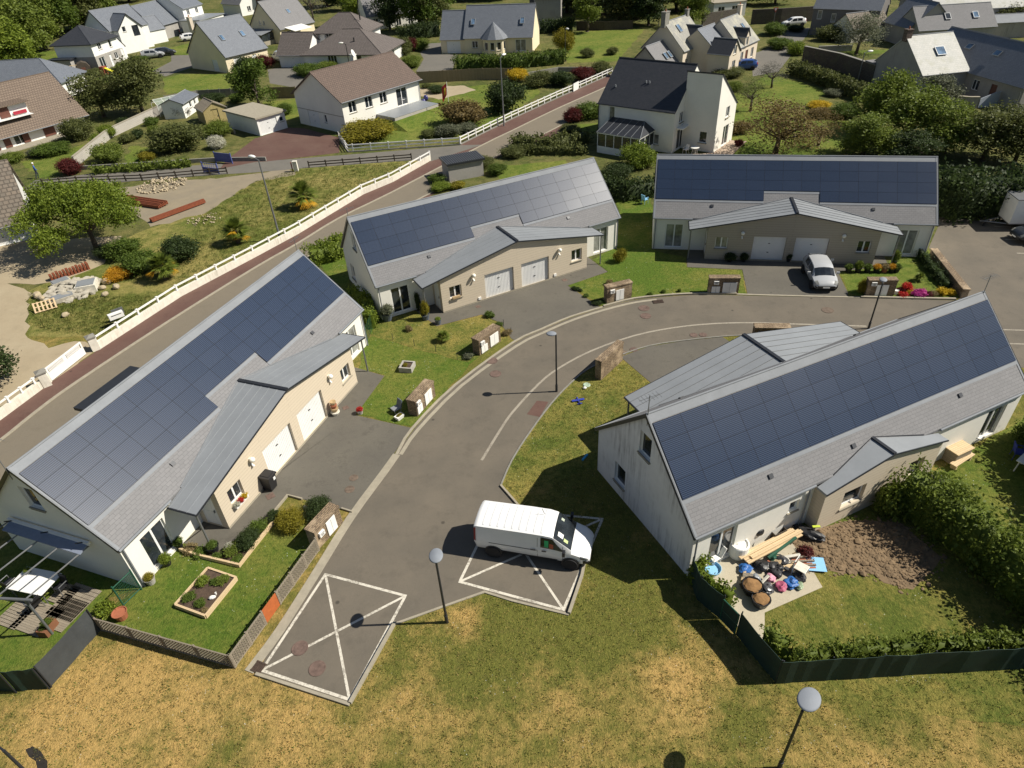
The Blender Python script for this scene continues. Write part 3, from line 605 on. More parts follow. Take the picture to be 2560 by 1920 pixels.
def block(parent, x0, y0, x1, y1, he, hr, axis, wm, rm, ops={}, ov=.25, ove=.35, cap='zinc_pale', verge=None, z0=0.0, rev=.16, roof=True, two=None):
    """one walled volume: front y0, right x1, back y1, left x0"""
    mb = MB(); k = (hr - he)
    W, D = x1 - x0, y1 - y0
    tops = {}
    for s in 'fbrl':
        L = W if s in 'fb' else D
        gab = (axis == 'y' and s in 'fb') or (axis == 'x' and s in 'rl')
        tops[s] = [(0, he - .05), (L / 2, hr - .05), (L, he - .05)] if gab else [(0, he - .05), (L, he - .05)]
        if axis == 'flat': tops[s] = [(0, he), (L, he)]
    cor = {'f': ((x0, y0), (x1, y0)), 'r': ((x1, y0), (x1, y1)), 'b': ((x1, y1), (x0, y1)), 'l': ((x0, y1), (x0, y0))}
    for s in 'frbl': wall(mb, *cor[s], z0, tops[s], ops.get(s, []), rev)
    w = mb.build('wall', mat(wm), parent)
    if two:
        tb = MB()
        for s in 'frbl':
            A, B = cor[s]; L = (Vector(B) - Vector(A)).length; d = (Vector(B) - Vector(A)) / L; n = Vector((d.y, -d.x)) * .012
            wall(tb, (A[0] + n.x, A[1] + n.y), (B[0] + n.x, B[1] + n.y), z0, [(0, two[1]), (L, two[1])], [h for h in ops.get(s, []) if h[1] + h[3] < two[1]] , .01)
        tb.build('wall', mat(two[0]), parent)
    for s in ops:
        for h in ops[s]: add_window(parent, *cor[s], h, rev)
    if roof and axis == 'flat':
        MB().box(x0 - ov, y0 - ov, he + .002, x1 + ov, y1 + ov, he + .2).build('roof', mat(rm), parent)
    elif roof: return w, gable_roof(parent, x0, y0, x1, y1, he, hr, axis, rm, ov, ove, cap=cap, verge=verge)
    return w, None
def chimney(parent, x, y, z0, z1, w=.5, d=.5, m='render_beige', pots=1):
    c = MB().box(x - w / 2, y - d / 2, z0, x + w / 2, y + d / 2, z1).box(x - w / 2 - .06, y - d / 2 - .06, z1, x + w / 2 + .06, y + d / 2 + .06, z1 + .1).build('chimney', mat(m), parent)
    pb = MB()
    for i in range(pots): pb.tube((x + (i - (pots - 1) / 2) * .3, y, z1 + .1), (x + (i - (pots - 1) / 2) * .3, y, z1 + .4), .1, .08)
    pb.build('chimney_pot', mat('terracotta'), c)
def skylight(parent, x, y, z, slope, rz=0.0, w=.8, h=1.0, gm='glass_sky'):
    """window lying in a roof slope; slope in radians about the local x axis"""
    f = link('skylight', cached(('sk', w, h), lambda: MB().box(-w / 2, -h / 2, 0, -w / 2 + .07, h / 2, .1).box(w / 2 - .07, -h / 2, 0, w / 2, h / 2, .1).box(-w / 2 + .07, -h / 2, 0, w / 2 - .07, -h / 2 + .07, .1).box(-w / 2 + .07, h / 2 - .07, 0, w / 2 - .07, h / 2, .1).mesh('skylight', mat('zinc'))), parent, (x, y, z))
    f.rotation_euler = (slope, 0, rz); f.rotation_mode = 'XYZ'
    link('pane', cached(('skp', w, h, gm), lambda: MB().box(-w / 2 + .06, -h / 2 + .06, .03, w / 2 - .06, h / 2 - .06, .07).mesh('pane', mat(gm))), f)
    return f
def dish(parent, p, r=.4, az=0.0):
    mb = MB(); mb.lathe([(.0001, 0), (r * .5, .03), (r, .1), (r, .115), (r * .5, .045), (.0001, .015)], n=14)
    o = mb.build('satellite_dish', mat('white'), parent, p); o.rotation_euler = (R(70), 0, az); return o
def antenna(parent, p, h=1.6, m='grey_metal'):
    mb = MB(); x, y, z = p; mb.tube(p, (x, y, z + h), .02, n=5); mb.tube((x - .5, y, z + h - .1), (x + .5, y, z + h - .1), .012, n=4)
    for i in range(6): mb.tube((x - .45 + i * .18, y - .22, z + h - .1), (x - .45 + i * .18, y + .22, z + h - .1), .008, n=4)
    mb.build('antenna', mat(m), parent)

# ------------------------------------------------------------------ the four solar semi-detached houses
def panelmat():
    m, t, b = newmat('solar_cell'); u = uvn(t); sx = N(t, 'ShaderNodeSeparateXYZ'); t.links.new(u, sx.inputs[0])
    def stripes(o, period, duty):
        a = N(t, 'ShaderNodeMath', operation='DIVIDE'); t.links.new(o, a.inputs[0]); a.inputs[1].default_value = period
        f = N(t, 'ShaderNodeMath', operation='FRACT'); t.links.new(a.outputs[0], f.inputs[0])
        g = N(t, 'ShaderNodeMath', operation='LESS_THAN'); t.links.new(f.outputs[0], g.inputs[0]); g.inputs[1].default_value = duty; return g.outputs[0]
    s1 = stripes(sx.outputs[1], .0765, .36); s2 = stripes(sx.outputs[0], .165, .05)
    oi = N(t, 'ShaderNodeObjectInfo').outputs['Random']
    base = mixc(t, oi, (.009, .018, .040), (.011, .021, .046))
    col = mixc(t, s1, base, (.044, .065, .112)); col = mixc(t, s2, col, (.03, .035, .05))
    t.links.new(col, b.inputs['Base Color']); b.inputs['Specular IOR Level'].default_value = .16
    t.links.new(maprange(t, oi, 0, 1, .33, .36), b.inputs['Roughness']); MAT['solar_cell'] = m
panelmat()
LR, WR_, HE, HR = 20.755, 3.894, 2.75, 6.45; LB, WB = 20.55, 3.757; KS = (HR - HE) / WR_; SA = math.atan(KS)
GX, HA, HLO, YF = 7.62, 4.035, 2.543, 5.552; GW, YW = 6.184, 5.36; KG = (HA - HLO) / GX
mb = MB(); mb.box(-.675, .01, 0, .675, .83, .035, 0); PANEL = None
def panel_mesh():
    b = MB(); b.box(-.6855, .001, .0, .6855, .841, .04, 0)
    f = MB(); f.box(-.679, .007, .04, .679, .835, .046, 0)
    return b.mesh('solar_panel', mat('panel_frame')), f.mesh('cells', mat('solar_cell'))
def solar_house(key, label, notch, gable_win, wm='render_white'):
    (ox, oy), th = HOUSE[key]
    T = thing('solar_house', label, 'house', (ox, oy, 0), th, 'semi-detached houses roofed with solar panels')
    h = LB / 2
    # body
    W = {'f': ((-h, -WB), (h, -WB)), 'r': ((h, -WB), (h, WB)), 'b': ((h, WB), (-h, WB)), 'l': ((-h, WB), (-h, -WB))}
    pat = 'glass_curtain' if key == 'C' else 'glass'
    ops = {'f': [(h - 9.32, .16, 1.38, 2.0, 'patio2', pat), (h + 7.94, .16, 1.38, 2.0, 'patio2', 'glass_curtain')],
           'b': [(h - 9.32, .16, 1.42, 1.95, 'patio2'), (h + 7.9, .16, 1.42, 1.95, 'patio2'), (h - 4.98, 1.3, .56, .65, 'win1')],
           'l': [(WB - .42, 4.0, .84, 1.25, 'win1')], 'r': [(WB - .42, 4.0, .84, 1.25, 'win1')]}
    if gable_win == 'l': ops['l'].insert(0, (WB - 2.5, .75, .9, 1.2, 'win1'))
    if gable_win == 'r': ops['r'].insert(0, (WB - 2.2, .75, .9, 1.2, 'win1'))
    b = MB(); zt = HE - .02
    top = [(0, zt), (WB, HR - .14), (2 * WB, zt)]
    for s in 'fb': wall(b, *W[s], 0, [(0, zt), (LB, zt)], ops[s], .2)
    for s in 'rl':
        if not (key == 'D' and s == 'r'): wall(b, *W[s], 0, top, ops[s], .2)
    b.build('wall', mat('render_white'), T)
    if key == 'D':
        b = MB(); wall(b, *W['r'], 0, top, ops['r'], .2); b.build('wall', mat('render_stained'), T)
    for s in ops:
        for o in ops[s]: add_window(T, *W[s], o, .2)
    # sloping dark sills under the gable windows
    sb = MB()
    for s, sg in (('l', -1), ('r', 1)):
        for o in ops[s]:
            yc = (WB - o[0] - o[2], WB - o[0]) if s == 'l' else (o[0] - WB, o[0] + o[2] - WB)
            y0, y1 = yc; X = sg * h; z = o[1]
            sb.add([(X - sg * .16, y0, z + .012), (X - sg * .16, y1, z + .012), (X + sg * .06, y1, z - .06), (X + sg * .06, y0, z - .06), (X + sg * .06, y1, z - .12), (X + sg * .06, y0, z - .12), (X + sg * .003, y1, z - .12), (X + sg * .003, y0, z - .12)], [(0, 1, 2, 3) if sg < 0 else (3, 2, 1, 0), (3, 2, 4, 5), (5, 4, 6, 7)])
    sb.build('sill', mat('dark_metal'), T)
    # main roof
    rb = MB(); a = LR / 2; t_ = .14
    for sg in (-1, 1):
        q = [(-a, sg * WR_, HE), (a, sg * WR_, HE), (a, 0, HR), (-a, 0, HR)]; q = q if sg < 0 else q[::-1]
        rb.poly(q); rb.poly([(p[0], p[1], p[2] - t_) for p in q[::-1]])
        e = [(-a, sg * WR_, HE - t_), (a, sg * WR_, HE - t_), (a, sg * WR_, HE), (-a, sg * WR_, HE)]; rb.poly(e if sg < 0 else e[::-1])
        for X in (-a, a):
            e = [(X, sg * WR_, HE), (X, sg * WR_, HE - t_), (X, 0, HR - t_), (X, 0, HR)]; rb.poly(e if (sg < 0) == (X < 0) else e[::-1])
    roof = rb.build('roof', mat('slate'), T)
    fl = MB(); up = .012
    for sg in (-1, 1):
        def S(x, y, k=up): return (x, sg * y, HR - KS * y + k)
        def fp(x0, x1, y0, y1, k=up):
            q = [S(x0, y1, k), S(x1, y1, k), S(x1, y0, k), S(x0, y0, k)]; fl.poly(q if sg < 0 else q[::-1])
        fp(-a, a, -.0, .30)
        for X, Y in ((-a - .03, -a + .13), (a - .13, a + .03)): fp(X, Y, 0, WR_ + .02, .03)
    fl.tube((-a - .02, 0, HR + .01), (a + .02, 0, HR + .01), .05, n=8); fl.build('ridge_flashing', mat('zinc_pale'), roof)
    for X, sg2 in ((-a - .03, -1), (a + .03, 1)):
        vb = MB()
        for sg in (-1, 1):
            e = [(X, sg * (WR_ + .02), HE + .03), (X, 0, HR + .04), (X, 0, HR - .2), (X, sg * (WR_ + .02), HE - .2)]
            vb.poly(e); vb.poly([(p[0] - sg2 * .035, p[1], p[2]) for p in e[::-1]])
        vb.build('verge', mat('dark_metal'), roof)
    pm, cm = cached('panel', panel_mesh); psg = 1 if key == 'D' else -1
    for r_ in range(4):
        for c in range(15):
            if notch and r_ == 0 and 6 <= c <= 8: continue
            y = psg * (2.77 - r_ * .611)
            o = link('solar_panel', pm, roof, (-9.60 + c * 1.3715, y, HR - KS * abs(y) + .02), rot=(SA, 0, 0 if psg < 0 else math.pi))
            if psg > 0: o.location.x = 9.60 - c * 1.3715
            link('cells', cm, o)
    fb = MB()
    def S2(x, y, k=.03): return (x, psg * y, HR - KS * y + k)
    for x0, x1, y in ([(-10.25, -2.06, 2.79), (2.06, 10.25, 2.79), (-2.06, 2.06, 2.18)] if notch else [(-10.25, 10.25, 2.79)]):
        q = [S2(x0, y + .13), S2(x1, y + .13), S2(x1, y), S2(x0, y)]; fb.poly(q if psg < 0 else q[::-1])
    fb.build('flashing', mat('zinc_pale'), roof)
    vn = MB()
    for x, y in ((-5.9, 3.15), (5.9, 3.15), (1.2, 3.3)):
        for sg in (-1, 1):
            if sg < 0 and abs(x) < 2: continue
            vn.obox((x, sg * y, HR - KS * y + .05), (.22, .2, .07), 0, tilt=(-sg * SA, 0))
    vn.build('roof_vent', mat('dark_metal'), roof)
    gutters(T, [((-a, -WR_ - .05, HE - .06), (-GX + .3, -WR_ - .05, HE - .06)), ((GX - .3, -WR_ - .05, HE - .06), (a, -WR_ - .05, HE - .06)), ((-a, WR_ + .05, HE - .06), (-3.9, WR_ + .05, HE - .06)), ((3.9, WR_ + .05, HE - .06), (a, WR_ + .05, HE - .06))], down=[(-h + .12, -WB - .09, HE - .1), (h - .12, -WB - .09, HE - .1), (4.05, WB + .09, HE - .1), (h - .12, WB + .09, HE - .1)])
    # garage wing
    gb = MB(); gz = lambda x: HA - .13 - KG * abs(x); L = 2 * GW
    gops = [(GW - 5.55, .93, .95, .95, 'win2', 'glass_curtain' if key == 'C' else 'glass'), (GW - 2.725, .03, 2.4, 1.99, 'garage'), (GW + .325, .03, 2.4, 1.99, 'garage'), (GW + 4.76, .93, .95, .95, 'win2')]
    wall(gb, (-GW, -YW), (GW, -YW), 0, [(0, gz(GW)), (GW, gz(0)), (L, gz(GW))], gops, .24)
    D_ = YW - WB; dops = [(.3, .06, .92, 2.1, 'door')]
    wall(gb, (GW, -YW), (GW, -WB), 0, [(0, gz(GW)), (D_, gz(GW))], dops, .1); wall(gb, (-GW, -WB), (-GW, -YW), 0, [(0, gz(GW)), (D_, gz(GW))], dops, .1)
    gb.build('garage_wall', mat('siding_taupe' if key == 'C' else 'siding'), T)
    for o in gops: add_window(T, (-GW, -YW), (GW, -YW), o, .24)
    add_window(T, (GW, -YW), (GW, -WB), dops[0], .1); add_window(T, (-GW, -WB), (-GW, -YW), dops[0], .1)
    MB().box(-GW - .01, -YW - .02, 0, GW + .01, -YW - .003, .13).build('plinth', mat('concrete'), T)
    zr = MB(); xk = (HA - HE) / KG; yb = (HR - HA) / KS - .02
    for sg in (-1, 1):
        q = [(0, -YF, HA), (sg * GX, -YF, HLO), (sg * GX, -WR_ - .06, HLO), (sg * xk, -WR_ - .02, HE), (0, -yb, HA)]; q = q if sg < 0 else q[::-1]
        q = q[::-1]
        zr.poly(q if True else q); lo = [(p[0], p[1], p[2] - .12) for p in q]; zr.poly(lo[::-1])
        n_ = len(q)
        for i in range(n_): zr.poly([q[(i + 1) % n_], q[i], lo[i], lo[(i + 1) % n_]])
    gr = zr.build('garage_roof', mat('zinc'), T)
    sm_ = MB()
    for sg in (-1, 1):
        for y in (-5.05, -4.55, -4.05, -3.55, -3.05):
            xe = GX if y < -3.9 else max(.3, (HR + KS * y * 1.0 - HA) / -KG if False else (HA - (HR + KS * y)) / KG)
            xa = 0 if y < -2.7 else 0
            if y > -WR_:   # seam dies into the main slope
                z_main = HR + KS * y; xe = (HA - z_main) / KG
            if xe < .5: continue
            A_ = Vector((sg * .02, y, HA)); B_ = Vector((sg * xe, y, HA - KG * xe)); sm_.tube(A_ + Vector((0, 0, .012)), B_ + Vector((0, 0, .004)), .016, n=4)
    sm_.build('standing_seam', mat('grey_metal' if key in 'CD' else 'zinc'), gr)
    cp = MB(); cp.obox((0, -(YF + yb) / 2, HA + .03), (.2, YF - yb + .05, .06))
    for sg in (-1, 1):
        A_, B_ = Vector((0, -YF - .01, HA - .04)), Vector((sg * GX, -YF - .01, HLO - .04)); cp.tube(A_, B_, .05, n=4)
        cp.tube((sg * GX, -YF, HLO - .03), (sg * GX, -WR_ - .05, HLO - .03), .05, n=6)
    cp.build('roof_edge', mat('dark_metal'), gr)
    fe = MB()
    for sg in (-1, 1): fe.tube((0, -yb + .03, HA + .03), (sg * xk, -WR_ + .0, HE + .04), .035, n=4)
    fe.build('valley_flashing', mat('zinc_pale'), gr)
    for sg in (-1, 1):
        MB().tube((sg * (GX - .15), -YF + .2, 0), (sg * (GX - .15), -YF + .2, HLO - .1), .05).build('porch_post', mat('grey_metal'), T)
        lb = MB(); lb.ball((0, -.17, 0), .145, 14); wl = lb.build('wall_lamp', mat('lamp_white'), T, (sg * 3.62, -YW, 2.32), smooth=True)
        MB().box(-.06, -.06, -.06, .06, 0, .06).build('lamp_mount', mat('white'), wl)
        MB().tube((0, -.02, -.33), (0, -.14, -.45), .05, .07).tube((0, -.02, -.33), (0, 0, -.33), .06).build('motion_sensor', mat('white'), wl)
        MB().box(-.11, -.06, -.1, .11, 0, .1).build('socket_box', mat('white'), T, (sg * 3.25, -YW, .3))
    # rear bay
    bx, by, ha, hl_ = 3.785, 4.49, 3.323, 2.555; kb = (ha - hl_) / bx; bz = lambda x: ha - .12 - kb * abs(x); bw = bx - .12; yw = by - .1
    bb = MB(); bops = [(bw - 2.72, .85, 1.0, 1.05, 'win1'), (bw + 1.05, .85, 1.3, 1.0, 'win1')]
    # seen from outside (from +y) left is +x
    bops = [(bw - 2.4, .85, 1.35, 1.05, 'win1'), (bw + 1.72, .85, 1.0, 1.05, 'win1')]
    wall(bb, (bw, yw), (-bw, yw), 0, [(0, bz(bw)), (bw, bz(0)), (2 * bw, bz(bw))], bops, .24)
    wall(bb, (bw, WB), (bw, yw), 0, [(0, bz(bw)), (yw - WB, bz(bw))], []); wall(bb, (-bw, yw), (-bw, WB), 0, [(0, bz(bw)), (yw - WB, bz(bw))], [])
    bb.build('rear_wall', mat('siding'), T)
    for o in bops: add_window(T, (bw, yw), (-bw, yw), o, .24)
    z2 = MB(); yb2 = (HR - ha) / KS - .02
    xk2 = (ha - HE) / kb
    for sg in (-1, 1):
        q = [(0, by, ha), (sg * bx, by, hl_), (sg * bx, WR_ + .05, hl_), (sg * xk2, WR_, HE), (0, yb2, ha)]; q = q if sg > 0 else q[::-1]
        q = q[::-1]
        z2.poly(q); lo = [(p[0], p[1], p[2] - .11) for p in q]; z2.poly(lo[::-1])
        for i in range(5): z2.poly([q[(i + 1) % 5], q[i], lo[i], lo[(i + 1) % 5]])
    r2 = z2.build('rear_roof', mat('zinc'), T)
    c2 = MB(); c2.obox((0, (by + yb2) / 2, ha + .03), (.16, by - yb2 + .04, .06))
    for sg in (-1, 1): c2.tube((0, by + .01, ha - .04), (sg * bx, by + .01, hl_ - .04), .045, n=4); c2.tube((0, yb2 - .03, ha + .03), (sg * xk2, WR_ - .02, HE + .04), .03, n=4)
    c2.build('roof_edge', mat('dark_metal'), r2)
    return T
TA = solar_house('A', 'solar-roofed house beside the walled street, pergola against its gable', True, None)
TB = solar_house('B', 'solar-roofed house in the middle whose right-hand panels glare pale', True, 'l')
TC = solar_house('C', 'solar-roofed house with the silver hatchback in front of its garages', True, None)
TD = solar_house('D', 'solar-roofed house seen from behind with mould-stained gable and cluttered patio', False, 'r')
# ------------------------------------------------------------------ foliage
def leafmat(name, c0, c1, trans=.36, rough=.6):
    m, t, b = newmat(name); a = N(t, 'ShaderNodeAttribute', attribute_name='tint')
    col = mixc(t, a.outputs['Fac'], c0, c1); col = mixc(t, maprange(t, noise(t, pos(t), .8, 3), .35, .65, 0, .3), col, dk(c0, .8))
    t.links.new(col, b.inputs['Base Color']); b.inputs['Roughness'].default_value = rough; b.inputs['Specular IOR Level'].default_value = .25
    tr = N(t, 'ShaderNodeBsdfTranslucent'); t.links.new(col, tr.inputs[0]); mx = N(t, 'ShaderNodeMixShader'); mx.inputs[0].default_value = trans
    out = next(n for n in t.nodes if n.type == 'OUTPUT_MATERIAL')
    t.links.new(b.outputs[0], mx.inputs[1]); t.links.new(tr.outputs[0], mx.inputs[2]); t.links.new(mx.outputs[0], out.inputs[0]); MAT[name] = m
leafmat('leaf_green', (.060, .100, .014), (.155, .215, .036)); leafmat('leaf_bright', (.088, .135, .013), (.28, .345, .045))
leafmat('leaf_dark', (.024, .042, .013), (.075, .108, .03)); leafmat('leaf_olive', (.075, .09, .026), (.175, .19, .058))
leafmat('leaf_spring', (.095, .135, .02), (.22, .27, .045)); leafmat('leaf_bronze', (.115, .085, .03), (.26, .19, .07)); leafmat('leaf_red', (.055, .012, .012), (.17, .03, .025))
leafmat('leaf_yellow', (.40, .26, .012), (.70, .52, .03)); leafmat('leaf_gold', (.16, .14, .012), (.33, .29, .03)); leafmat('leaf_orange', (.45, .22, .015), (.68, .40, .03))
leafmat('blossom_white', (.34, .34, .24), (.78, .76, .66)); leafmat('leaf_grey', (.10, .115, .07), (.23, .24, .15)); leafmat('blossom_pink', (.40, .03, .22), (.62, .08, .36))
leafmat('blossom_red', (.42, .02, .02), (.62, .06, .04)); leafmat('leaf_haze', (.10, .10, .085), (.20, .19, .16)); leafmat('leaf_tan', (.20, .155, .07), (.34, .27, .13))
MAT['bark'] = plain('bark', (.10, .078, .058), .95, .3, 5, bump=.6, bsc=20)
def leaf_mesh(name, C, T, size, m, seed=0, core=None, flat=.0, aspect=.6):
    """C leaf centres, T tint 0..1; each leaf a small kite-shaped face; core an optional (verts, faces)"""
    g = np.random.default_rng(seed); n = len(C)
    a = g.normal(size=(n, 3)); a[:, 2] *= (1 - flat); a /= np.linalg.norm(a, axis=1)[:, None]
    r = g.normal(size=(n, 3)); r[:, 2] *= (1 - flat); b = np.cross(a, r); b /= np.linalg.norm(b, axis=1)[:, None] + 1e-9
    s = size * g.uniform(.6, 1.35, n)[:, None]
    V = np.stack([C - a * s, C + b * s * aspect, C + a * s, C - b * s * aspect], 1).reshape(-1, 3)
    F = np.arange(4 * n).reshape(n, 4); tt = np.repeat(T, 4)
    me = bpy.data.meshes.new(name); nv0 = len(V); L = [F.ravel()]; cnt = [4] * n
    if core is not None:
        cv, cf = core; V = np.concatenate([V, cv]); tt = np.concatenate([tt, np.full(len(cv), .25)])
        for f in cf: L.append(np.array(f) + nv0); cnt.append(len(f))
    L = np.concatenate(L).astype(np.int32); cnt = np.array(cnt, np.int32)
    me.vertices.add(len(V)); me.vertices.foreach_set('co', V.astype(np.float32).ravel()); me.loops.add(len(L)); me.loops.foreach_set('vertex_index', L)
    me.polygons.add(len(cnt)); me.polygons.foreach_set('loop_start', np.concatenate([[0], np.cumsum(cnt)[:-1]]).astype(np.int32)); me.polygons.foreach_set('loop_total', cnt)
    at_ = me.attributes.new('tint', 'FLOAT', 'POINT'); at_.data.foreach_set('value', tt.astype(np.float32))
    me.materials.append(mat(m)); me.update(calc_edges=True); me.validate(); return me
def clumps(g, blobs, k, per, spread, lo=.7, hi=1.05, zmin=None):
    """leaf centres and tints in clumps near the surfaces of ellipsoids"""
    w = np.array([b[3] * b[4] + b[4] * b[5] + b[3] * b[5] for b in blobs]); idx = g.choice(len(blobs), k, p=w / w.sum()); B = np.array(blobs)[idx]
    d = g.normal(size=(k, 3)); d[:, 2] = np.abs(d[:, 2]) * np.where(g.random(k) < .72, 1, -1); d /= np.linalg.norm(d, axis=1)[:, None]
    c = B[:, :3] + d * B[:, 3:] * g.uniform(lo, hi, k)[:, None]; t = g.random(k)
    n = k * per; C = np.repeat(c, per, 0) + g.normal(size=(n, 3)) * spread; T = np.clip(np.repeat(t, per) * .75 + g.random(n) * .3, 0, 1)
    if zmin is not None: q = C[:, 2] > zmin; C, T = C[q], T[q]
    return C, T
def ico(seed, sub, amp, squash=1.0):
    import bmesh
    bm = bmesh.new(); bmesh.ops.create_icosphere(bm, subdivisions=sub, radius=1); g = random.Random(seed)
    for v in bm.verts: v.co *= 1 + amp * (g.random() - .5) * 2
    V = np.array([v.co[:] for v in bm.verts]); F = [[v.index for v in f.verts] for f in bm.faces]; bm.free(); return V, F
def trunk_mesh(seed, h, r, blobs, limbs=6):
    g = random.Random(seed); mb = MB(); p = Vector((0, 0, -.1)); rr = r; top = h; fork = h * g.uniform(.35, .5); nodes = []
    q = Vector((g.uniform(-.1, .1) * h * .3, g.uniform(-.1, .1) * h * .3, fork)); mb.tube(p, p + (q - p) * .12, r * 1.5, r * 1.02, 8); mb.tube(p + (q - p) * .1, q, r, r * .72, 8)
    for i in range(limbs):
        b = blobs[i % len(blobs)]; e = Vector((b[0], b[1], b[2])) + Vector((g.uniform(-1, 1) * b[3], g.uniform(-1, 1) * b[4], g.uniform(-.3, .6) * b[5])) * .5
        mid = q + (e - q) * .5 + Vector((g.uniform(-.1, .1), g.uniform(-.1, .1), .08)) * h * .4
        mb.tube(q, mid, r * .55, r * .33, 6); mb.tube(mid, e, r * .33, r * .1, 5)
        for j in range(2):
            e2 = mid + Vector((g.uniform(-1, 1), g.uniform(-1, 1), g.uniform(.1, 1))).normalized() * h * .2; mb.tube(mid, e2, r * .22, r * .06, 4)
    return mb.mesh('trunk', mat('bark'), True)
TK = {}   # kind: (crown radius, height, sub-blobs, clumps, leaves per clump, spread, leaf size, bottom share)
TK['broad'] = (2.6, 5.5, 13, 520, 15, .22, .105, .1); TK['oval'] = (1.6, 5.0, 9, 330, 15, .18, .09, .25)
TK['open'] = (2.6, 5.2, 14, 760, 9, .22, .07, .16); TK['dense'] = (2.0, 4.2, 10, 480, 17, .17, .085, .02); TK['wood'] = (4.5, 10, 14, 620, 15, .42, .23, .08)
TK['column'] = (1.0, 4.2, 7, 150, 16, .16, .11, .06); TK['sparse'] = (2.2, 4.5, 13, 480, 5, .22, .055, .2)
def tree_meshes(kind, var, m):
    Rr, H, nb, k, per, sp, ls, bs = TK[kind]; g = np.random.default_rng(hash_(kind) + var * 17)
    blobs = []
    for i in range(nb):
        z = H * bs + (H * (1 - bs)) * (.16 + .72 * (i + .5) / nb); u = (z - H * bs) / (H * (1 - bs)); env = Rr * math.sqrt(max(.08, 1 - (2 * u - .85) ** 2 * .85)); a = g.uniform(0, 6.283) ; q = env * .58 * math.sqrt(g.uniform(.25, 1)); s = Rr * g.uniform(.34, .5) * (1.05 - .25 * u)
        blobs.append((q * math.cos(a), q * math.sin(a), z, s, s, s * .82))
    cr = cached(('crown', kind, var, m), lambda: leaf_mesh('crown', *clumps(g, blobs, k, per, sp), ls, m, var + 5))
    tr = cached(('trunk', kind, var), lambda: trunk_mesh(var + 3, H * .8, .03 * H, blobs, 9))
    return cr, tr
def hash_(s): return sum((i + 1) * ord(c) for i, c in enumerate(s)) % 9973
def tree(name, label, p, kind, m, r=None, h=None, var=None, group=None, cat='tree', rz=None):
    Rr, H = TK[kind][:2]; g = random.Random(hash_(label + name)); v = g.randrange(3) if var is None else var
    cr, tr = tree_meshes(kind, v, m); T = thing(name, label, cat, (p[0], p[1], 0), g.uniform(0, 6.28) if rz is None else rz, group)
    s = (h or H) / H; q = (r / Rr) if r else s; T.scale = (q, q, s)
    link('crown', cr, T); link('trunk', tr, T); return T
BK = {'mid': (170, 17, .13, .065), 'coarse': (110, 14, .16, .11), 'big': (420, 17, .11, .045)}
def bush_mesh(kind, var, m, corem=None):
    k, per, sp, ls = BK[kind]; g = np.random.default_rng(var * 31 + 7)
    blobs = [(0, 0, .62, .72, .72, .66)]
    for i in range(8):
        a = i * .785 + g.uniform(-.4, .4); q = g.uniform(.3, .66); s = g.uniform(.26, .46); blobs.append((q * math.cos(a), q * math.sin(a), g.uniform(.35, 1.35 - q * .7), s, s, s * g.uniform(.8, 1.2)))
    C, T = clumps(g, blobs, k, per, sp, .78, 1.12, .03)
    V0, F0 = ico(var, 1, .12); V = []; F = []
    for b in blobs:
        n = len(V) * len(V0); V.append(V0 * np.array(b[3:]) * .84 + np.array(b[:3])); F += [[n + i for i in f] for f in F0]
    V = np.concatenate(V); V[:, 2] = np.maximum(V[:, 2], -.02)
    return leaf_mesh('bush', C, T, ls, m, var, (V, F))
def bush(label, p, rx, h, m='leaf_green', ry=None, kind='mid', name='shrub', cat='shrub', group=None, rz=None):
    g = random.Random(hash_(label)); v = g.randrange(5)
    o = link(name, cached(('bush', kind, v, m), lambda: bush_mesh(kind, v, m)), None, (p[0], p[1], p[2] if len(p) > 2 else 0), g.uniform(0, 6.28) if rz is None else rz)
    o.scale = (rx, ry or rx, h / 1.85); return tag(o, label, cat, group)
def hedge(label, pts, w, h, m='leaf_green', dens=26, ls=.11, name='hedge', cat='hedge', wob=.12, parent=None):
    g = np.random.default_rng(hash_(label)); P = [Vector(p[:2]) for p in pts]; C = []; T = []
    cb = MB(); fine = [P[0]]
    for a, b in zip(P, P[1:]):
        n_ = max(1, int((b - a).length / .4)); fine += [a + (b - a) * i / n_ for i in range(1, n_ + 1)]
    cb.strip(fine, w * .68, -.02, h * .84)
    V = np.array(cb.v); V = V + g.normal(size=V.shape) * np.where(V[:, 2:] > .1, .07, .0)
    for a, b in zip(P, P[1:]):
        L = (b - a).length; d = (b - a) / L; nn = Vector((-d.y, d.x)); n = int(dens * 6 * L * (w + 2 * h)); nc = max(4, n // 9)
        s = g.uniform(-w * .3, L + w * .3, nc); per = g.uniform(0, w + 2 * h, nc); j = g.normal(size=(nc, 3)) * wob * .6
        y = np.where(per < h, -w / 2, np.where(per < h + w, per - h - w / 2, w / 2)); z = np.where(per < h, per, np.where(per < h + w, h, 2 * h + w - per))
        c = np.stack([a.x + d.x * s + nn.x * y, a.y + d.y * s + nn.y * y, z * .97], 1) + j; t = g.random(nc)
        C.append(np.repeat(c, 9, 0) + g.normal(size=(nc * 9, 3)) * wob * .7); T.append(np.clip(np.repeat(t, 9) * .75 + g.random(nc * 9) * .3, 0, 1))
    C = np.concatenate(C); T = np.concatenate(T); q = C[:, 2] > .02
    ctr = P[0]
    me = leaf_mesh('hedge', C[q] - [ctr.x, ctr.y, 0], T[q], ls * .66, m, 3, (V - [ctr.x, ctr.y, 0], cb.f))
    o = link(name, me, parent, (ctr.x, ctr.y, 0)); return tag(o, label, cat) if parent is None else o
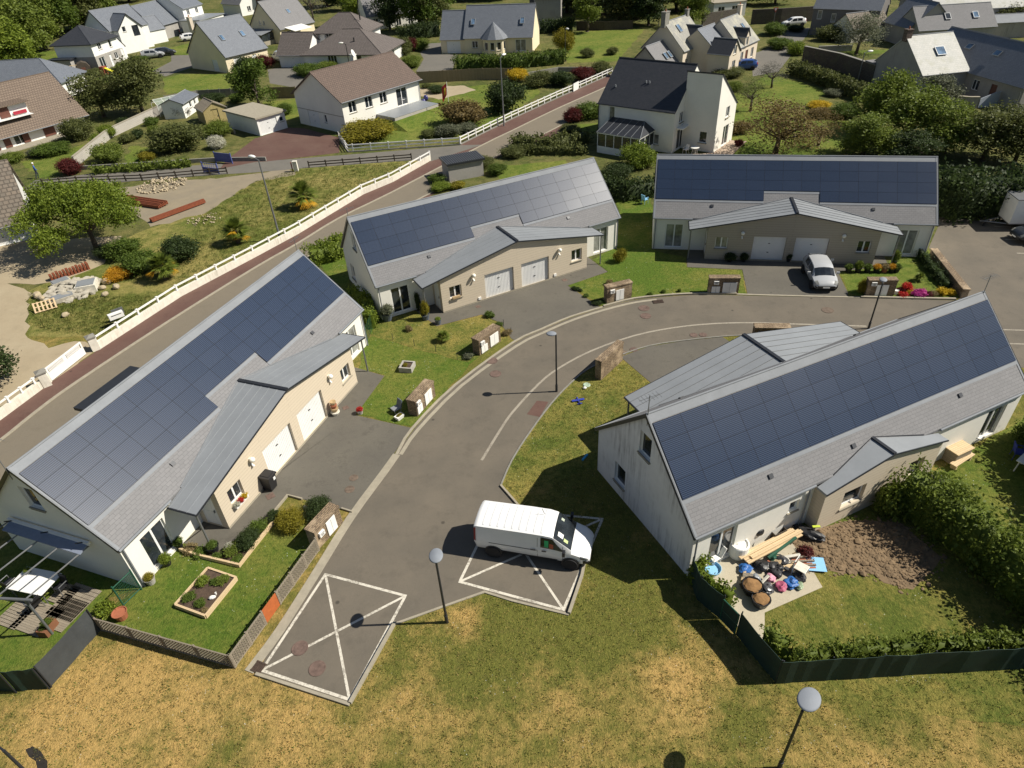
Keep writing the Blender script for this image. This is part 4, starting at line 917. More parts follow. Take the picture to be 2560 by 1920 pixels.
def palm(label, p, h=1.6, r=1.1, group=None, gold=True):
    T = thing('palm', label, 'palm', (p[0], p[1], 0), group=group); g = random.Random(hash_(label)); s = h / 1.6
    MB().tube((0, 0, -.1), (.05, .02, h * .6), .17 * s, .13 * s, 8).build('trunk', mat('bark'), T)
    def fronds(n, e0, e1, m, w):
        vs = []; fs = []; tt = []
        for i in range(n):
            a = g.uniform(0, 6.28); e = R(g.uniform(e0, e1)); L = r * g.uniform(.75, 1.1); c = Vector((.05, .02, h * g.uniform(.5, .68))); d = Vector((math.cos(a) * math.cos(e), math.sin(a) * math.cos(e), math.sin(e))); sd_ = Vector((-math.sin(a), math.cos(a), 0)); t_ = g.random()
            for j in range(7):
                f = (j - 3) / 3 * .55; dd = (d + sd_ * f).normalized(); p1 = c + d * L * .35; p2 = p1 + dd * L * .65 - Vector((0, 0, L * .12 * (1 + abs(f)))); q = sd_ * w
                n0 = len(vs); vs += [p1 - q * .5, p1 + q * .5, (p1 + p2) / 2 + q, p2, (p1 + p2) / 2 - q]; fs.append((n0, n0 + 1, n0 + 2, n0 + 3, n0 + 4)); tt += [t_] * 5
            n0 = len(vs); vs += [c - sd_ * .02, c + sd_ * .02, c + d * L * .4]; fs.append((n0, n0 + 1, n0 + 2)); tt += [t_] * 3
        me = bpy.data.meshes.new('crown'); me.from_pydata([tuple(v) for v in vs], [], fs); at_ = me.attributes.new('tint', 'FLOAT', 'POINT'); at_.data.foreach_set('value', tt); me.materials.append(mat(m)); return me
    link('crown', fronds(110, -15, 85, 'leaf_spring', .035 * s), T)
    if gold: link('dry_fronds', fronds(13, -38, 12, 'leaf_orange', .035 * s), T)
    return T
def tufts(name, pts, n, hmin, hmax, m, seed, spread=.12, label=None, blades=5, keep=None):
    """grass tufts scattered over a plan polygon: one body nobody could count"""
    g = np.random.default_rng(seed); P = np.array([(p[0], p[1]) for p in pts]); lo, hi = P.min(0), P.max(0)
    q = g.uniform(lo, hi, (n * 2, 2)); ins = np.zeros(len(q), bool); k = len(P)
    for i in range(k):
        a, b = P[i], P[(i + 1) % k]; c = ((a[1] > q[:, 1]) != (b[1] > q[:, 1])) & (q[:, 0] < (b[0] - a[0]) * (q[:, 1] - a[1]) / (b[1] - a[1] + 1e-12) + a[0]); ins ^= c
    if keep is not None: ins &= g.random(len(q)) < keep(q[:, 0], q[:, 1])
    q = q[ins][:n]; n = len(q); N_ = n * blades
    base = np.repeat(np.c_[q, np.zeros(n)], blades, 0) + np.c_[g.normal(size=(N_, 2)) * spread * .4, np.zeros(N_)]
    a = g.uniform(0, 6.283, N_); lean = g.uniform(.2, 1.0, N_); h = np.repeat(g.uniform(hmin, hmax, n), blades) * g.uniform(.6, 1.1, N_)
    d = np.stack([np.cos(a), np.sin(a), 0 * a], 1); s = np.stack([-np.sin(a), np.cos(a), 0 * a], 1) * (.005 + .009 * g.random(N_))[:, None]
    mid = base + d * (h * lean * .45)[:, None] + np.array([0, 0, 1]) * (h * .6)[:, None]; tip = base + d * (h * lean * 1.1)[:, None] + np.array([0, 0, 1]) * (h * .85)[:, None]
    V = np.stack([base - s, base + s, mid + s * .9, tip, mid - s * .9], 1).reshape(-1, 3); F = np.arange(5 * N_)
    T = np.repeat(np.clip(np.repeat(g.random(n), blades) * .7 + g.random(N_) * .4, 0, 1), 5)
    me = bpy.data.meshes.new(name); me.vertices.add(len(V)); me.vertices.foreach_set('co', V.astype(np.float32).ravel()); me.loops.add(len(F)); me.loops.foreach_set('vertex_index', F.astype(np.int32))
    me.polygons.add(N_); me.polygons.foreach_set('loop_start', (np.arange(N_) * 5).astype(np.int32)); me.polygons.foreach_set('loop_total', np.full(N_, 5, np.int32))
    at_ = me.attributes.new('tint', 'FLOAT', 'POINT'); at_.data.foreach_set('value', T.astype(np.float32)); me.materials.append(mat(m)); me.update(calc_edges=True)
    o = link(name, me); return tag(o, label, 'grass', kind='stuff')
# ------------------------------------------------------------------ vehicles
VAN = [(-2.6, .5, .84, 1.05, .92, 1.72, .78, 1.84), (-2.5, .34, .92, 1.1, .975, 1.80, .82, 1.92), (-.2, .28, .93, 1.1, .98, 1.84, .83, 1.96), (.6, .28, .93, 1.1, .98, 1.83, .83, 1.95), (.95, .28, .93, 1.08, .975, 1.77, .80, 1.90),
       (1.80, .28, .93, 1.02, .965, 1.13, .86, 1.2), (2.25, .28, .92, .86, .93, .97, .74, 1.04), (2.5, .30, .86, .70, .84, .78, .62, .84), (2.6, .36, .76, .58, .72, .64, .5, .66)]
HATCH = [(-2.0, .5, .66, .8, .70, .95, .56, .98), (-1.86, .3, .78, .88, .81, 1.22, .56, 1.3), (-1.3, .25, .83, .9, .845, 1.38, .64, 1.46), (-.3, .25, .83, .9, .85, 1.42, .66, 1.5), (.3, .25, .83, .88, .845, 1.37, .66, 1.46), (.5, .25, .83, .87, .845, 1.30, .66, 1.38),
         (1.2, .25, .83, .86, .84, .90, .70, .99), (1.7, .28, .80, .74, .80, .79, .62, .85), (1.92, .33, .72, .6, .70, .66, .54, .69), (2.0, .4, .62, .5, .6, .55, .45, .57)]
MAT['rim_alloy'] = plain('rim_alloy', (.5, .5, .5), .35, .05, 3)
MAT['headlight_grey'] = glass('headlight_grey', (.10, .11, .12), .1)
class Shell:
    def __init__(s, st, kz=1.0, kw=1.0, kl=1.0): s.st = [(a[0] * kl, a[1] * kz, a[2] * kw, a[3] * kz, a[4] * kw, a[5] * kz, a[6] * kw, a[7] * kz) for a in st]
    def ring(s, x):
        S = s.st; i = 0
        while i < len(S) - 2 and x > S[i + 1][0]: i += 1
        a, b = S[i], S[i + 1]; f = (x - a[0]) / (b[0] - a[0]); v = [p + (q - p) * f for p, q in zip(a, b)]; _, zb, wb, zs, ws, zr, wr, zc = v
        return [(wb * .88, zb), (wb, zb + .14), (ws, (zb + zs) * .55), (ws, zs), (wr, zr), (wr * .6, zr + .72 * (zc - zr)), (0, zc)]
    def pt(s, x, v, side, off=0.0):
        r = s.ring(x); i = min(5, int(v)); f = v - i; y, z = (r[i][k] + (r[i + 1][k] - r[i][k]) * f for k in (0, 1)); p = Vector((x, y * side, z))
        if off:
            q = s.ring(x + .03); y2, z2 = (q[i][k] + (q[i + 1][k] - q[i][k]) * f for k in (0, 1)); dx = Vector((x + .03, y2, z2)) - Vector((x, y, z)); dv = Vector((0, r[i + 1][0] - r[i][0], r[i + 1][1] - r[i][1]))
            n = dv.cross(dx); n.normalize(); p += Vector((n.x, n.y * side, n.z)) * off
        return p
    def body(s):
        mb = MB(); X = sorted({a[0] for a in s.st} | {s.st[0][0] + (s.st[-1][0] - s.st[0][0]) * i / 26 for i in range(27)}); rings = []
        for x in X: rings.append([s.pt(x, v, 1) for v in range(7)] + [s.pt(x, v, -1) for v in range(5, -1, -1)])
        n = len(rings[0]); vs = [p for r in rings for p in r]; fs = []
        for i in range(len(X) - 1):
            for j in range(n): fs.append([i * n + j, (i + 1) * n + j, (i + 1) * n + (j + 1) % n, i * n + (j + 1) % n])
        fs.append(list(range(n))); fs.append(list(range((len(X) - 1) * n, len(X) * n))[::-1]); return mb.add(vs, [f[::-1] for f in fs])
    def patch(s, mb, x0, x1, v0, v1, sides=(1, -1), off=.012, skew=0.0, skew1=None, nx=6, nv=4):
        skew1 = skew if skew1 is None else skew1
        for sd in sides:
            g = [[s.pt(x0 + skew * (1 - j / nv) + (x1 + skew1 * (1 - j / nv) - x0 - skew * (1 - j / nv)) * i / nx, v0 + (v1 - v0) * j / nv, sd, off) for j in range(nv + 1)] for i in range(nx + 1)]
            vs = [p for r in g for p in r]; fs = [[i * (nv + 1) + j, (i + 1) * (nv + 1) + j, (i + 1) * (nv + 1) + j + 1, i * (nv + 1) + j + 1] for i in range(nx) for j in range(nv)]
            mb.add(vs, [f if sd > 0 else f[::-1] for f in fs])
        return mb
def sharp(o, a=35):
    o.data.polygons.foreach_set('use_smooth', [True] * len(o.data.polygons)); o.data.set_sharp_from_angle(angle=R(a)); return o
def carpaint(k, c):
    if k in MAT: return MAT[k]
    m, t, b = newmat(k); n = noise(t, pos(t), 2.5, 4); t.links.new(mixc(t, maprange(t, n, .35, .7, 0, .3), c, dk(c, .86)), b.inputs['Base Color']); b.inputs['Roughness'].default_value = .35
    b.inputs['Coat Weight'].default_value = .6; b.inputs['Coat Roughness'].default_value = .06; MAT[k] = m; return m
def wheel(parent, x, y, r, w=.2):
    s = 1 if y > 0 else -1
    def ty(): return MB().lathe([(r * .6, -w / 2), (r * .94, -w / 2), (r, -w * .32), (r, w * .32), (r * .94, w / 2), (r * .6, w / 2)], n=20).mesh('tyre', mat('rubber'))
    def rim():
        b = MB(); b.lathe([(r * .62, .0), (r * .62, w * .42), (r * .56, w * .46), (r * .54, w * .30), (.0001, .02)], n=20)
        for i in range(7): a = 6.283 * i / 7; b.obox((math.cos(a) * r * .3, math.sin(a) * r * .3, w * .36), (r * .56, .05, .04), a)
        b.lathe([(r * .14, w * .3), (r * .14, w * .44), (.0001, w * .45)], n=10); return b.mesh('rim', mat('rim_alloy'))
    e = link('wheel', None, parent, (x, y, r)); e.rotation_euler = (-s * math.pi / 2, 0, 0)
    link('tyre', cached(('tyre', r, w), ty), e); link('rim', cached(('rim', r, w), rim), e); return e
def vehicle(kind, label, a_pt, ang_, paint, k=(1, 1, 1), cat='car', name='parked_car', detail=True, group='cars parked around the place'):
    sh = Shell(VAN if kind == 'van' else HATCH, k[0], k[1], k[2]); kl = k[2]; T = thing(name, label, cat, (a_pt[0], a_pt[1], .02), ang_, group)
    key = (kind, k, paint)
    o = link('body', cached(('vb', key), lambda: sh.body().mesh('body', mat(paint))), T)
    if not o.data.get('sharp'): sharp(o, 40); o.data['sharp'] = 1
    g = MB()
    if kind == 'van':
        sh.patch(g, .99, 1.78, 4.05, 6, skew=0); link('windscreen', g.mesh('windscreen', mat('glass')), T)
        for sd in (1, -1):
            b = MB(); sh.patch(b, .45, .98, 3.12, 3.88, (sd,), skew=.0, skew1=.62); link('side_window', b.mesh('side_window', mat('glass')), T)
        for sd in (1, -1):
            b = MB(); sh.patch(b, 2.2, 2.52, 2.45, 3.15, (sd,), .012); link('headlight', b.mesh('headlight', mat('headlight_grey')), T)
            b = MB(); sh.patch(b, 2.32, 2.6, .0, 2.2, (sd,), .016); sh.patch(b, -1.95, 1.2, .75, 1.25, (sd,), .008); sh.patch(b, -1.9, .28, 2.55, 2.66, (sd,), .01); link('bumper', b.mesh('bumper', mat('black')), T)
            b = MB(); b.obox((1.52, sd * 1.12, 1.2), (.12, .2, .26)); b.obox((1.52, sd * 1.0, 1.12), (.06, .14, .06)); link('wing_mirror', b.mesh('wing_mirror', mat('black')), T)
            b = MB(); b.obox((.62, sd * .99, .98), (.2, .03, .05)); link('handle', b.mesh('handle', mat('black')), T)
            b = MB(); b.obox((.12, sd * .99, .98), (.2, .03, .05)); link('handle', b.mesh('handle', mat('black')), T)
            b = MB(); sh.patch(b, -2.6, -2.5, 2.6, 3.9, (sd,), .012, nx=2); link('tail_light', b.mesh('tail_light', colour('lamp_red', (.25, .01, .01), .3)), T)
        for i in range(9):
            b = MB(); x = -2.2 + i * .33; sh.patch(b, x, x + .08, 4.35, 6, (1, -1), .015, nx=1); link('roof_rib', b.mesh('roof_rib', mat(paint)), T)
        for x in (.30, 1.42): # door gaps
            b = MB(); sh.patch(b, x, x + .02, 1.2, 3.8, (1, -1), .004, nx=1); link('door_gap', b.mesh('door_gap', mat('grey_metal')), T)
        b = MB(); sh.patch(b, 1.15, 1.38, 4.75, 5.3, (-1,), .02); link('paper', b.mesh('paper', mat('white')), T)
        b = MB(); sh.patch(b, 1.42, 1.6, 4.55, 5.0, (-1,), .02); link('paper', b.mesh('paper', colour('paper_green', (.45, .55, .22))), T)
        b = MB(); sh.patch(b, 1.15, 1.28, 4.9, 5.25, (1,), .02); link('paper', b.mesh('paper', colour('paper_pale', (.45, .5, .4))), T)
        b = MB(); sh.patch(b, .62, .8, 3.2, 3.7, (-1,), .02); link('jacket', b.mesh('jacket', colour('jacket_green', (.02, .35, .12))), T)
        b = MB(); sh.patch(b, .84, 1.02, 3.16, 3.5, (-1,), .02); link('bag', b.mesh('bag', colour('bag_rust', (.30, .07, .03))), T)
        MB().tube((.4, .35, 1.9), (.3, .35, 2.2), .012, n=4).build('aerial', mat('black'), T)
        wr, wx, wy = .34, (-1.72, 1.78), .84
    else:
        sh.patch(g, .56 * kl, 1.16 * kl, 4.06, 6); link('windscreen', g.mesh('windscreen', mat('glass')), T)
        g = MB(); sh.patch(g, -1.9 * kl, -1.4 * kl, 4.0, 6, nx=3); link('rear_window', g.mesh('rear_window', mat('glass')), T)
        for sd in (1, -1):
            for x0, x1, s1 in ((-1.2, -.35, 0), (-.25, .42, .55)):
                b = MB(); sh.patch(b, x0 * kl, x1 * kl, 3.12, 3.86, (sd,), skew=0, skew1=s1 * kl); link('side_window', b.mesh('side_window', mat('glass')), T)
            b = MB(); sh.patch(b, 1.62 * kl, 1.92 * kl, 2.9, 4.2, (sd,), .014); link('headlight', b.mesh('headlight', mat('glass_curtain')), T)
            b = MB(); sh.patch(b, -1.98 * kl, -1.85 * kl, 2.7, 3.9, (sd,), .014, nx=2); link('tail_light', b.mesh('tail_light', colour('lamp_red', (.25, .01, .01), .3)), T)
            b = MB(); b.obox((.72 * kl, sd * 1.0 * k[1], .98 * k[0]), (.1, .22, .15)); link('wing_mirror', b.mesh('wing_mirror', mat(paint)), T)
            if detail:
                b = MB(); b.obox((-.42 * kl, sd * .862 * k[1], .84 * k[0]), (.16, .03, .035)); link('handle', b.mesh('handle', mat('black')), T)
        b = MB(); sh.patch(b, 1.86 * kl, 1.99 * kl, .15, 2.2, (1, -1), .012, nx=3); link('grille', b.mesh('grille', mat('black')), T)
        MB().obox((1.985 * kl, 0, .47 * k[0]), (.06, 1.15, .17)).build('lower_grille', mat('black'), T); MB().obox((2.03 * kl, 0, .45 * k[0]), (.02, .46, .1)).build('number_plate', mat('white'), T)
        wr, wx, wy = (.3 if k[0] < 1.1 else .35), (-1.25 * kl, 1.28 * kl), .76 * k[1]
    ab = MB()
    for x in wx:
        for s in (1, -1): ab.tube((x, s * (wy + .02), wr + .01), (x, s * (wy + .115), wr + .01), wr * 1.17, n=18); wheel(T, x, s * (wy + .06), wr, .2)
    ab.build('wheel_arch', mat('black'), T); return T
carpaint('paint_white', (.80, .80, .79)); carpaint('paint_silver', (.43, .44, .45)); carpaint('paint_black', (.02, .022, .026)); carpaint('paint_blue', (.03, .08, .28)); carpaint('paint_grey', (.10, .11, .12)); carpaint('paint_pale_blue', (.50, .55, .62))
a, b = at(10, 2050, 1490), at(11, 515, 1600); d = (b - a).normalized(); nn = Vector((-d.y, d.x, 0))
vehicle('van', 'white panel van parked across the marked bay beside the stained gable', a + d * 1.76 + nn * .92 - d * .0, ang(a, b), 'paint_white', (.96, .96, 1.0), 'van', 'van', group=None)
a, b = at(8, 375, 840), at(8, 300, 690); d = (a - b).normalized(); c = at(8, 455, 862); nn = Vector((-d.y, d.x, 0))
vehicle('car', 'silver hatchback parked nose to the road before a white garage door', (b + a) / 2 + nn * .78, ang(b, a), 'paint_silver', (1, 1, .98), group=None)
# box trailer and the car at the edge of the parking area
p, q = at(8, 1990, 195, .55), at(8, 2095, 285, .55); d = (q - p).normalized(); nn = Vector((-d.y, d.x, 0)); T = thing('box_trailer', 'tall white box trailer on the parking area, drawbar towards the house', 'trailer', (p.x, p.y, 0), ang(p, q))
MB().prism([(0.0, .0), (1.9, 0), (1.9, 4.2), (0, 4.2)], .55, 2.5).build('box', mat('white'), T)
MB().box(-.02, -.02, 2.5, 1.92, 4.22, 2.56).box(-.02, -.02, .5, 1.92, 4.22, .55).build('edge_rail', mat('grey_metal'), T)
MB().tube((.3, -.05, .45), (.95, -1.5, .4), .05).tube((1.6, -.05, .45), (.95, -1.5, .4), .05).box(.9, -1.75, .36, 1.0, -1.5, .46).build('drawbar', mat('grey_metal'), T)
MB().tube((.95, -1.4, 0.05), (.95, -1.4, .75), .04).lathe([(.1, 0), (.1, .08)], (.95, -1.4, 0)).build('jockey_wheel', mat('black'), T)
for s in (-.08, 1.98): wheel(T, s, 2.3, .32, .18)
c = at(8, 2260, 440); vehicle('car', 'dark car cut by the picture edge below the white trailer', c + Vector((.9, .4, 0)), R(178), 'paint_black', (1, 1, 1))

# ------------------------------------------------------------------ lamps of the estate
def estate_lamp(label, p, h, head, r=.42):
    T = thing('street_lamp', label, 'street lamp', (p[0], p[1], 0), group='dark lamp posts of the estate'); hd = Vector((head[0] - p[0], head[1] - p[1], 0))
    MB().tube((0, 0, 0), (0, 0, h), .055, .045, 10).tube((0, 0, 0), (0, 0, .5), .075, .075, 10).tube((0, 0, h - .02), (hd.x * .6, hd.y * .6, h + .06), .035, n=6).build('post', mat('dark_metal'), T)
    b = MB(); b.lathe([(r * .9, -.03), (r, 0), (r * .98, .035), (r * .86, .06), (.0001, .07)], n=24); hdm = b.build('lamp_head', mat('lamp_grey'), T, (hd.x, hd.y, h + .06), smooth=True); hdm.scale = (1.12, .86, 1); hdm.rotation_euler = (0, 0, math.atan2(hd.y, hd.x))
    MB().lathe([(.0001, -.06), (r * .55, -.05), (r * .8, -.031)], n=20).build('diffuser', mat('lamp_white'), hdm)
    return T
estate_lamp('dark lamp post with round head standing at the lawn edge between the two bays', at(14, 1650, 400), 3.9, at(10, 1555, 1485, 3.96), .32)
estate_lamp('slim lamp post in the bend beside the white lane line', at(11, 385, 65), 4.02, at(7, 340, 1228, 4.06), .26)
estate_lamp('lamp post behind the solar roof, head before the meter block and yellow bush', at(8, 868, 1180), 3.35, at(8, 995, 760, 3.4), .27)
estate_lamp('large-headed lamp nearest the camera above the dry meadow', Vector((8.23, 10.13, 0)), 3.85, at(16, 355, 1065, 3.93), .39)
estate_lamp('lamp post cut off by the picture corner on the dry meadow', at(13, 540, 1990), 4.0, at(13, -420, 1150, 4.06), .36)

# ------------------------------------------------------------------ stone meter blocks
def meter_block(label, a, b, dp, h, doors, mail=None, m='stone', cap='stone'):
    L = (Vector(b[:2]) - Vector(a[:2])).length; T = thing('meter_block', label, 'stone block', (a[0], a[1], 0), ang(a, b), 'stone blocks with white meter doors')
    MB().box(0, 0, 0, L, dp, h - .08).build('wall', mat(m), T); MB().box(-.03, -.03, h - .079, L + .03, dp + .03, h).build('coping', mat('stone'), T)
    for s, w, z0, hh in doors:
        o = MB().box(0, -.05, 0, w, -.004, hh).build('meter_door', mat('white'), T, (s * L, 0, z0)); MB().box(w / 2 - .006, -.056, .02, w / 2 + .006, -.0502, hh - .02).build('seam', mat('grey_metal'), o)
    if mail:
        o = MB().box(0, -.12, 0, .34, -.004, .26).build('mailbox', mat('white'), T, (mail[0] * L, 0, mail[1])); MB().box(.04, -.126, .17, .3, -.1202, .2).build('slot', mat('black'), o)
        MB().box(.08, -.127, .06, .26, -.1202, .12).build('name_plate', mat('grey_metal'), o)
    return T
meter_block('stone block at the end of the lattice fence, one tall white door', at(10, 548, 1425), at(10, 752, 1195), .55, 1.15, [(.42, .62, .12, .86)], (.1, .62))
meter_block('stone block with two white doors beside the potted junk and driveway', at(10, 1398, 282), at(10, 1552, 102), .6, 1.12, [(.03, .52, .1, .5), (.45, .75, .12, .78)], (.03, .72))
meter_block('stone block with two white doors on the dry lawn corner inside the bend', at(6, 1935, 1415), at(6, 2116, 1290), .6, 1.18, [(.08, .6, .08, .52), (.5, .8, .12, .82)], (.06, .72))
meter_block('dark stone block with single door on the kerb before the long grass lawn', at(7, 818, 966), at(7, 1032, 915), .5, 1.3, [(.36, .62, .1, .82)], (.12, .8))
meter_block('dark stone block with pale doors left of the hatchback driveway', at(7, 1692, 880), at(7, 1952, 880), .5, 1.28, [(.1, .58, .05, .56), (.46, .98, .05, .86)], (.15, .8))
meter_block('dark stone block between the yellow conifer and the bright flower bed', at(8, 838, 900), at(8, 1082, 900), .5, 1.26, [(.32, .78, .05, .84)], (.1, .86))
a, b = at(7, 905, 1438), at(7, 716, 1610); meter_block('plain back of a tan stone block on the lawn facing the bend', a, b, -.0 + .42, 1.42, []); 
a, b = at(7, 2105, 1172, 1.2), at(8, 200, 1175, 1.2); meter_block('stone block partly hidden behind the folded grey roof', a, b, .55, 1.2, [(.1, .9, .1, .8)], None)

# ------------------------------------------------------------------ fences near the camera
def lattice_mesh(L, h, step=.14, bar=.022):
    mb = MB(); mb.box(0, -.025, 0, .05, .025, h); mb.box(L - .05, -.025, 0, L, .025, h); mb.box(.05, -.025, h - .05, L - .05, .025, h); mb.box(.05, -.025, .03, L - .05, .025, .08)
    for sg, y in ((1, -.012), (-1, .012)):
        c = -h if sg > 0 else 0
        while c < L + h:
            # line x = c + sg*z
            pts = []
            z0, z1 = .06, h - .04
            x0, x1 = (c + z0, c + z1) if sg > 0 else (c - z0, c - z1)
            f0, f1 = 0.0, 1.0; dx = x1 - x0
            for lim, s in ((.03, 1), (L - .03, -1)):
                if dx == 0: continue
                t_ = (lim - x0) / dx
                if (dx > 0) == (s > 0): f0 = max(f0, t_)
                else: f1 = min(f1, t_)
            if f1 - f0 > .03:
                p = Vector((x0 + dx * f0, y, z0 + (z1 - z0) * f0)); q = Vector((x0 + dx * f1, y, z0 + (z1 - z0) * f1)); d = (q - p).normalized(); n = Vector((-d.z, 0, d.x)) * bar
                o_ = Vector((0, .008, 0)); mb.add([p - n - o_, q - n - o_, q + n - o_, p + n - o_, p - n + o_, q - n + o_, q + n + o_, p + n + o_], [(0, 1, 2, 3), (7, 6, 5, 4), (0, 4, 5, 1), (3, 2, 6, 7)])
            c += step
    return mb
def lattice_run(label, pts, h, n, skip=()):
    a, b = pts; L = (Vector(b[:2]) - Vector(a[:2])).length; T = thing('lattice_fence', label, 'fence', (a[0], a[1], 0), ang(a, b), 'low lattice fences round the front lawn'); w = L / n
    for i in range(n + 1): MB().box(-.035, -.035, 0, .035, .035, h + .06).build('post', mat('wood_grey'), T, (i * w, 0, 0))
    for i in range(n):
        if i in skip:
            link('orange_board', cached('ob', lambda: MB().box(.05, -.02, .03, w - .05, .02, h).mesh('board', colour('orange_board', (.42, .11, .03), .7, .15))), T, (i * w, 0, 0)); continue
        link('panel', cached(('lat', round(w, 3), h), lambda: lattice_mesh(w - .07, h).mesh('panel', mat('wood_grey'))), T, (i * w + .035, 0, 0))
    return T
lattice_run('lattice fence along the bottom of the front lawn facing the meadow', [at(13, 885, 470), at(13, 2030, 792)], .85, 4)
lattice_run('lattice fence with one orange board beside the concrete gutter', [at(13, 2036, 788), at(10, 545, 1440)], .85, 6, (2,))
def screen_fence(label, pts, h, m, posts=2.0, cat='fence', pm='green_metal'):
    a0 = pts[0]; T = thing('screen_fence', label, cat, (a0[0], a0[1], 0)); g = random.Random(hash_(label))
    for a, b in zip(pts, pts[1:]):
        A, B = Vector(a[:2]) - Vector(a0[:2]), Vector(b[:2]) - Vector(a0[:2]); L = (B - A).length; d = (B - A) / L; nn = Vector((-d.y, d.x)); k = max(1, round(L / posts)); mb = MB(); cols = []
        n = k * 6
        for i in range(n + 1):
            s = i / n; sag = .05 * math.sin(math.pi * ((i % 6) / 6)) + g.uniform(-.01, .01); bul = g.uniform(-.02, .02); cols.append((A + d * L * s + nn * bul, h - sag))
        for (p, z), (q, y) in zip(cols, cols[1:]):
            for o_ in (.008, -.008):
                f = [(p.x + nn.x * o_, p.y + nn.y * o_, .02), (q.x + nn.x * o_, q.y + nn.y * o_, .02), (q.x + nn.x * o_, q.y + nn.y * o_, y), (p.x + nn.x * o_, p.y + nn.y * o_, z)]; mb.poly(f if o_ < 0 else f[::-1])
            mb.poly([(p.x - nn.x * .008, p.y - nn.y * .008, z), (q.x - nn.x * .008, q.y - nn.y * .008, y), (q.x + nn.x * .008, q.y + nn.y * .008, y), (p.x + nn.x * .008, p.y + nn.y * .008, z)])
        mb.build('screen', mat(m), T)
        for i in range(k + 1): link('post', cached(('spost', h, pm), lambda: MB().tube((0, 0, 0), (0, 0, h + .05), .026, n=6).mesh('post', mat('dark_metal'))), T, (A.x + d.x * L * i / k + nn.x * .05, A.y + d.y * L * i / k + nn.y * .05, 0))
    return T
screen_fence('green mesh screen fence from the stained gable to the garden gate', [hl('D', 10.3, 3.9), at(15, 1600, 205), at(15, 1790, 372)], 1.5, 'green_screen')
screen_fence('long green mesh screen fence bounding the cluttered back garden', [at(15, 1935, 505), at(16, 65, 930), at(16, 2212, 800), at(16, 3000, 720)], 1.45, 'green_screen')
a, b = at(15, 1790, 374), at(15, 1925, 515); T = thing('garden_gate', 'green mesh gate in the gap of the back garden screen', 'gate', (a.x, a.y, 0), ang(a, b)); L = (b - a).length
MB().box(.06, -.01, .12, L - .06, .01, 1.3).build('panel', mat('green_screen'), T); MB().tube((.03, 0, .08), (.03, 0, 1.35), .03).tube((L - .03, 0, .08), (L - .03, 0, 1.35), .03).tube((.03, 0, 1.33), (L - .03, 0, 1.33), .03).tube((.03, 0, .1), (L - .03, 0, .1), .03).tube((.03, 0, .7), (L - .03, 0, .7), .02).build('gate_frame', mat('green_metal'), T)
screen_fence('grey screen fence slanting beside the daisies and wooden deck', [at(13, 870, 470), at(13, 440, 958)], 1.45, 'grey_screen')
screen_fence('dark green screen fence in the picture corner', [at(13, 434, 964), at(13, 150, 1000), at(13, -500, 960)], 1.4, 'green_screen')
a, b = at(13, 1075, 265), at(13, 1225, 118); T = thing('garden_gate', 'green wire gate against the corner of the near gable', 'gate', (a.x, a.y, 0), ang(a, b)); L = (b - a).length
MB().tube((0, 0, 0), (0, 0, 1.4), .035).tube((L, 0, 0), (L, 0, 1.4), .035).tube((0, 0, 1.3), (L, 0, 1.3), .025).tube((0, 0, .12), (L, 0, .12), .025).build('gate_frame', mat('green_metal'), T)
wb = MB()
for i in range(1, 14): wb.tube((L * i / 14, 0, .12), (L * i / 14, 0, 1.3), .006, n=4)
for i in range(1, 8): wb.tube((0, 0, .12 + i * .15), (L, 0, .12 + i * .15), .006, n=4)
wb.build('wire_mesh', mat('green_metal'), T)

# ------------------------------------------------------------------ pots, planters, bins
def pot(label, p, r=.22, h=.32, m='black', plant='leaf_green', ph=.4, pr=.3, kind='mid', name='flower_pot', grp=None, z=0.0):
    T = thing(name, label, 'plant pot', (p[0], p[1], z), group=grp); MB().lathe([(r * .72, 0), (r * .98, h * .96), (r * 1.06, h), (r * .94, h), (r * .9, h * .88), (.0001, h * .86)], n=14).build('pot', mat(m), T)
    if plant: o = link('plant', cached(('bush', kind, 1, plant), lambda: bush_mesh(kind, 1, plant)), T, (0, 0, h * .85)); o.scale = (pr, pr, ph / 1.85)
    return T
colour('pot_blue', (.09, .11, .14)); colour('pot_stone', (.38, .36, .32), .9); colour('pot_tan', (.42, .30, .16), .8)
p = at(10, 130, 900); T = thing('wheelie_bin', 'black wheelie bin standing against the beige wall by the near garage', 'bin', (p.x, p.y, 0), HOUSE['A'][1])
MB().add([(-.22, -.25, .06), (.22, -.25, .06), (.22, .25, .06), (-.22, .25, .06), (-.29, -.33, .92), (.29, -.33, .92), (.29, .33, .92), (-.29, .33, .92)], [(3, 2, 1, 0), (0, 1, 5, 4), (1, 2, 6, 5), (2, 3, 7, 6), (3, 0, 4, 7), (4, 5, 6, 7)]).build('bin_body', mat('black'), T)
MB().obox((0, -.02, .97), (.64, .76, .09)).obox((0, .38, .93), (.5, .06, .06)).obox((0, -.02, 1.025), (.4, .5, .03)).build('lid', mat('black'), T)
for s in (-1, 1): MB().tube((s * .2, .28, .1), (s * .27, .28, .1), .1, n=12).build('wheel', mat('rubber'), T)
MB().box(.05, -.345, .62, .2, -.32, .78).build('sticker', mat('white'), T)
p = at(10, 690, 262); T = thing('pot_tower', 'tower of stacked terracotta and white pots beside the garage door', 'plant pot', (p.x, p.y, 0))
for r, z, m in ((.27, 0, 'white_dirty'), (.24, .26, 'pot_tan'), (.2, .5, 'terracotta'), (.19, .72, 'pot_tan')): MB().lathe([(r * .6, 0), (r * .9, .14), (r, .2), (r * .95, .25), (r * .8, .24), (.0001, .2)], n=14).build('pot', mat(m), T, (0, 0, z))
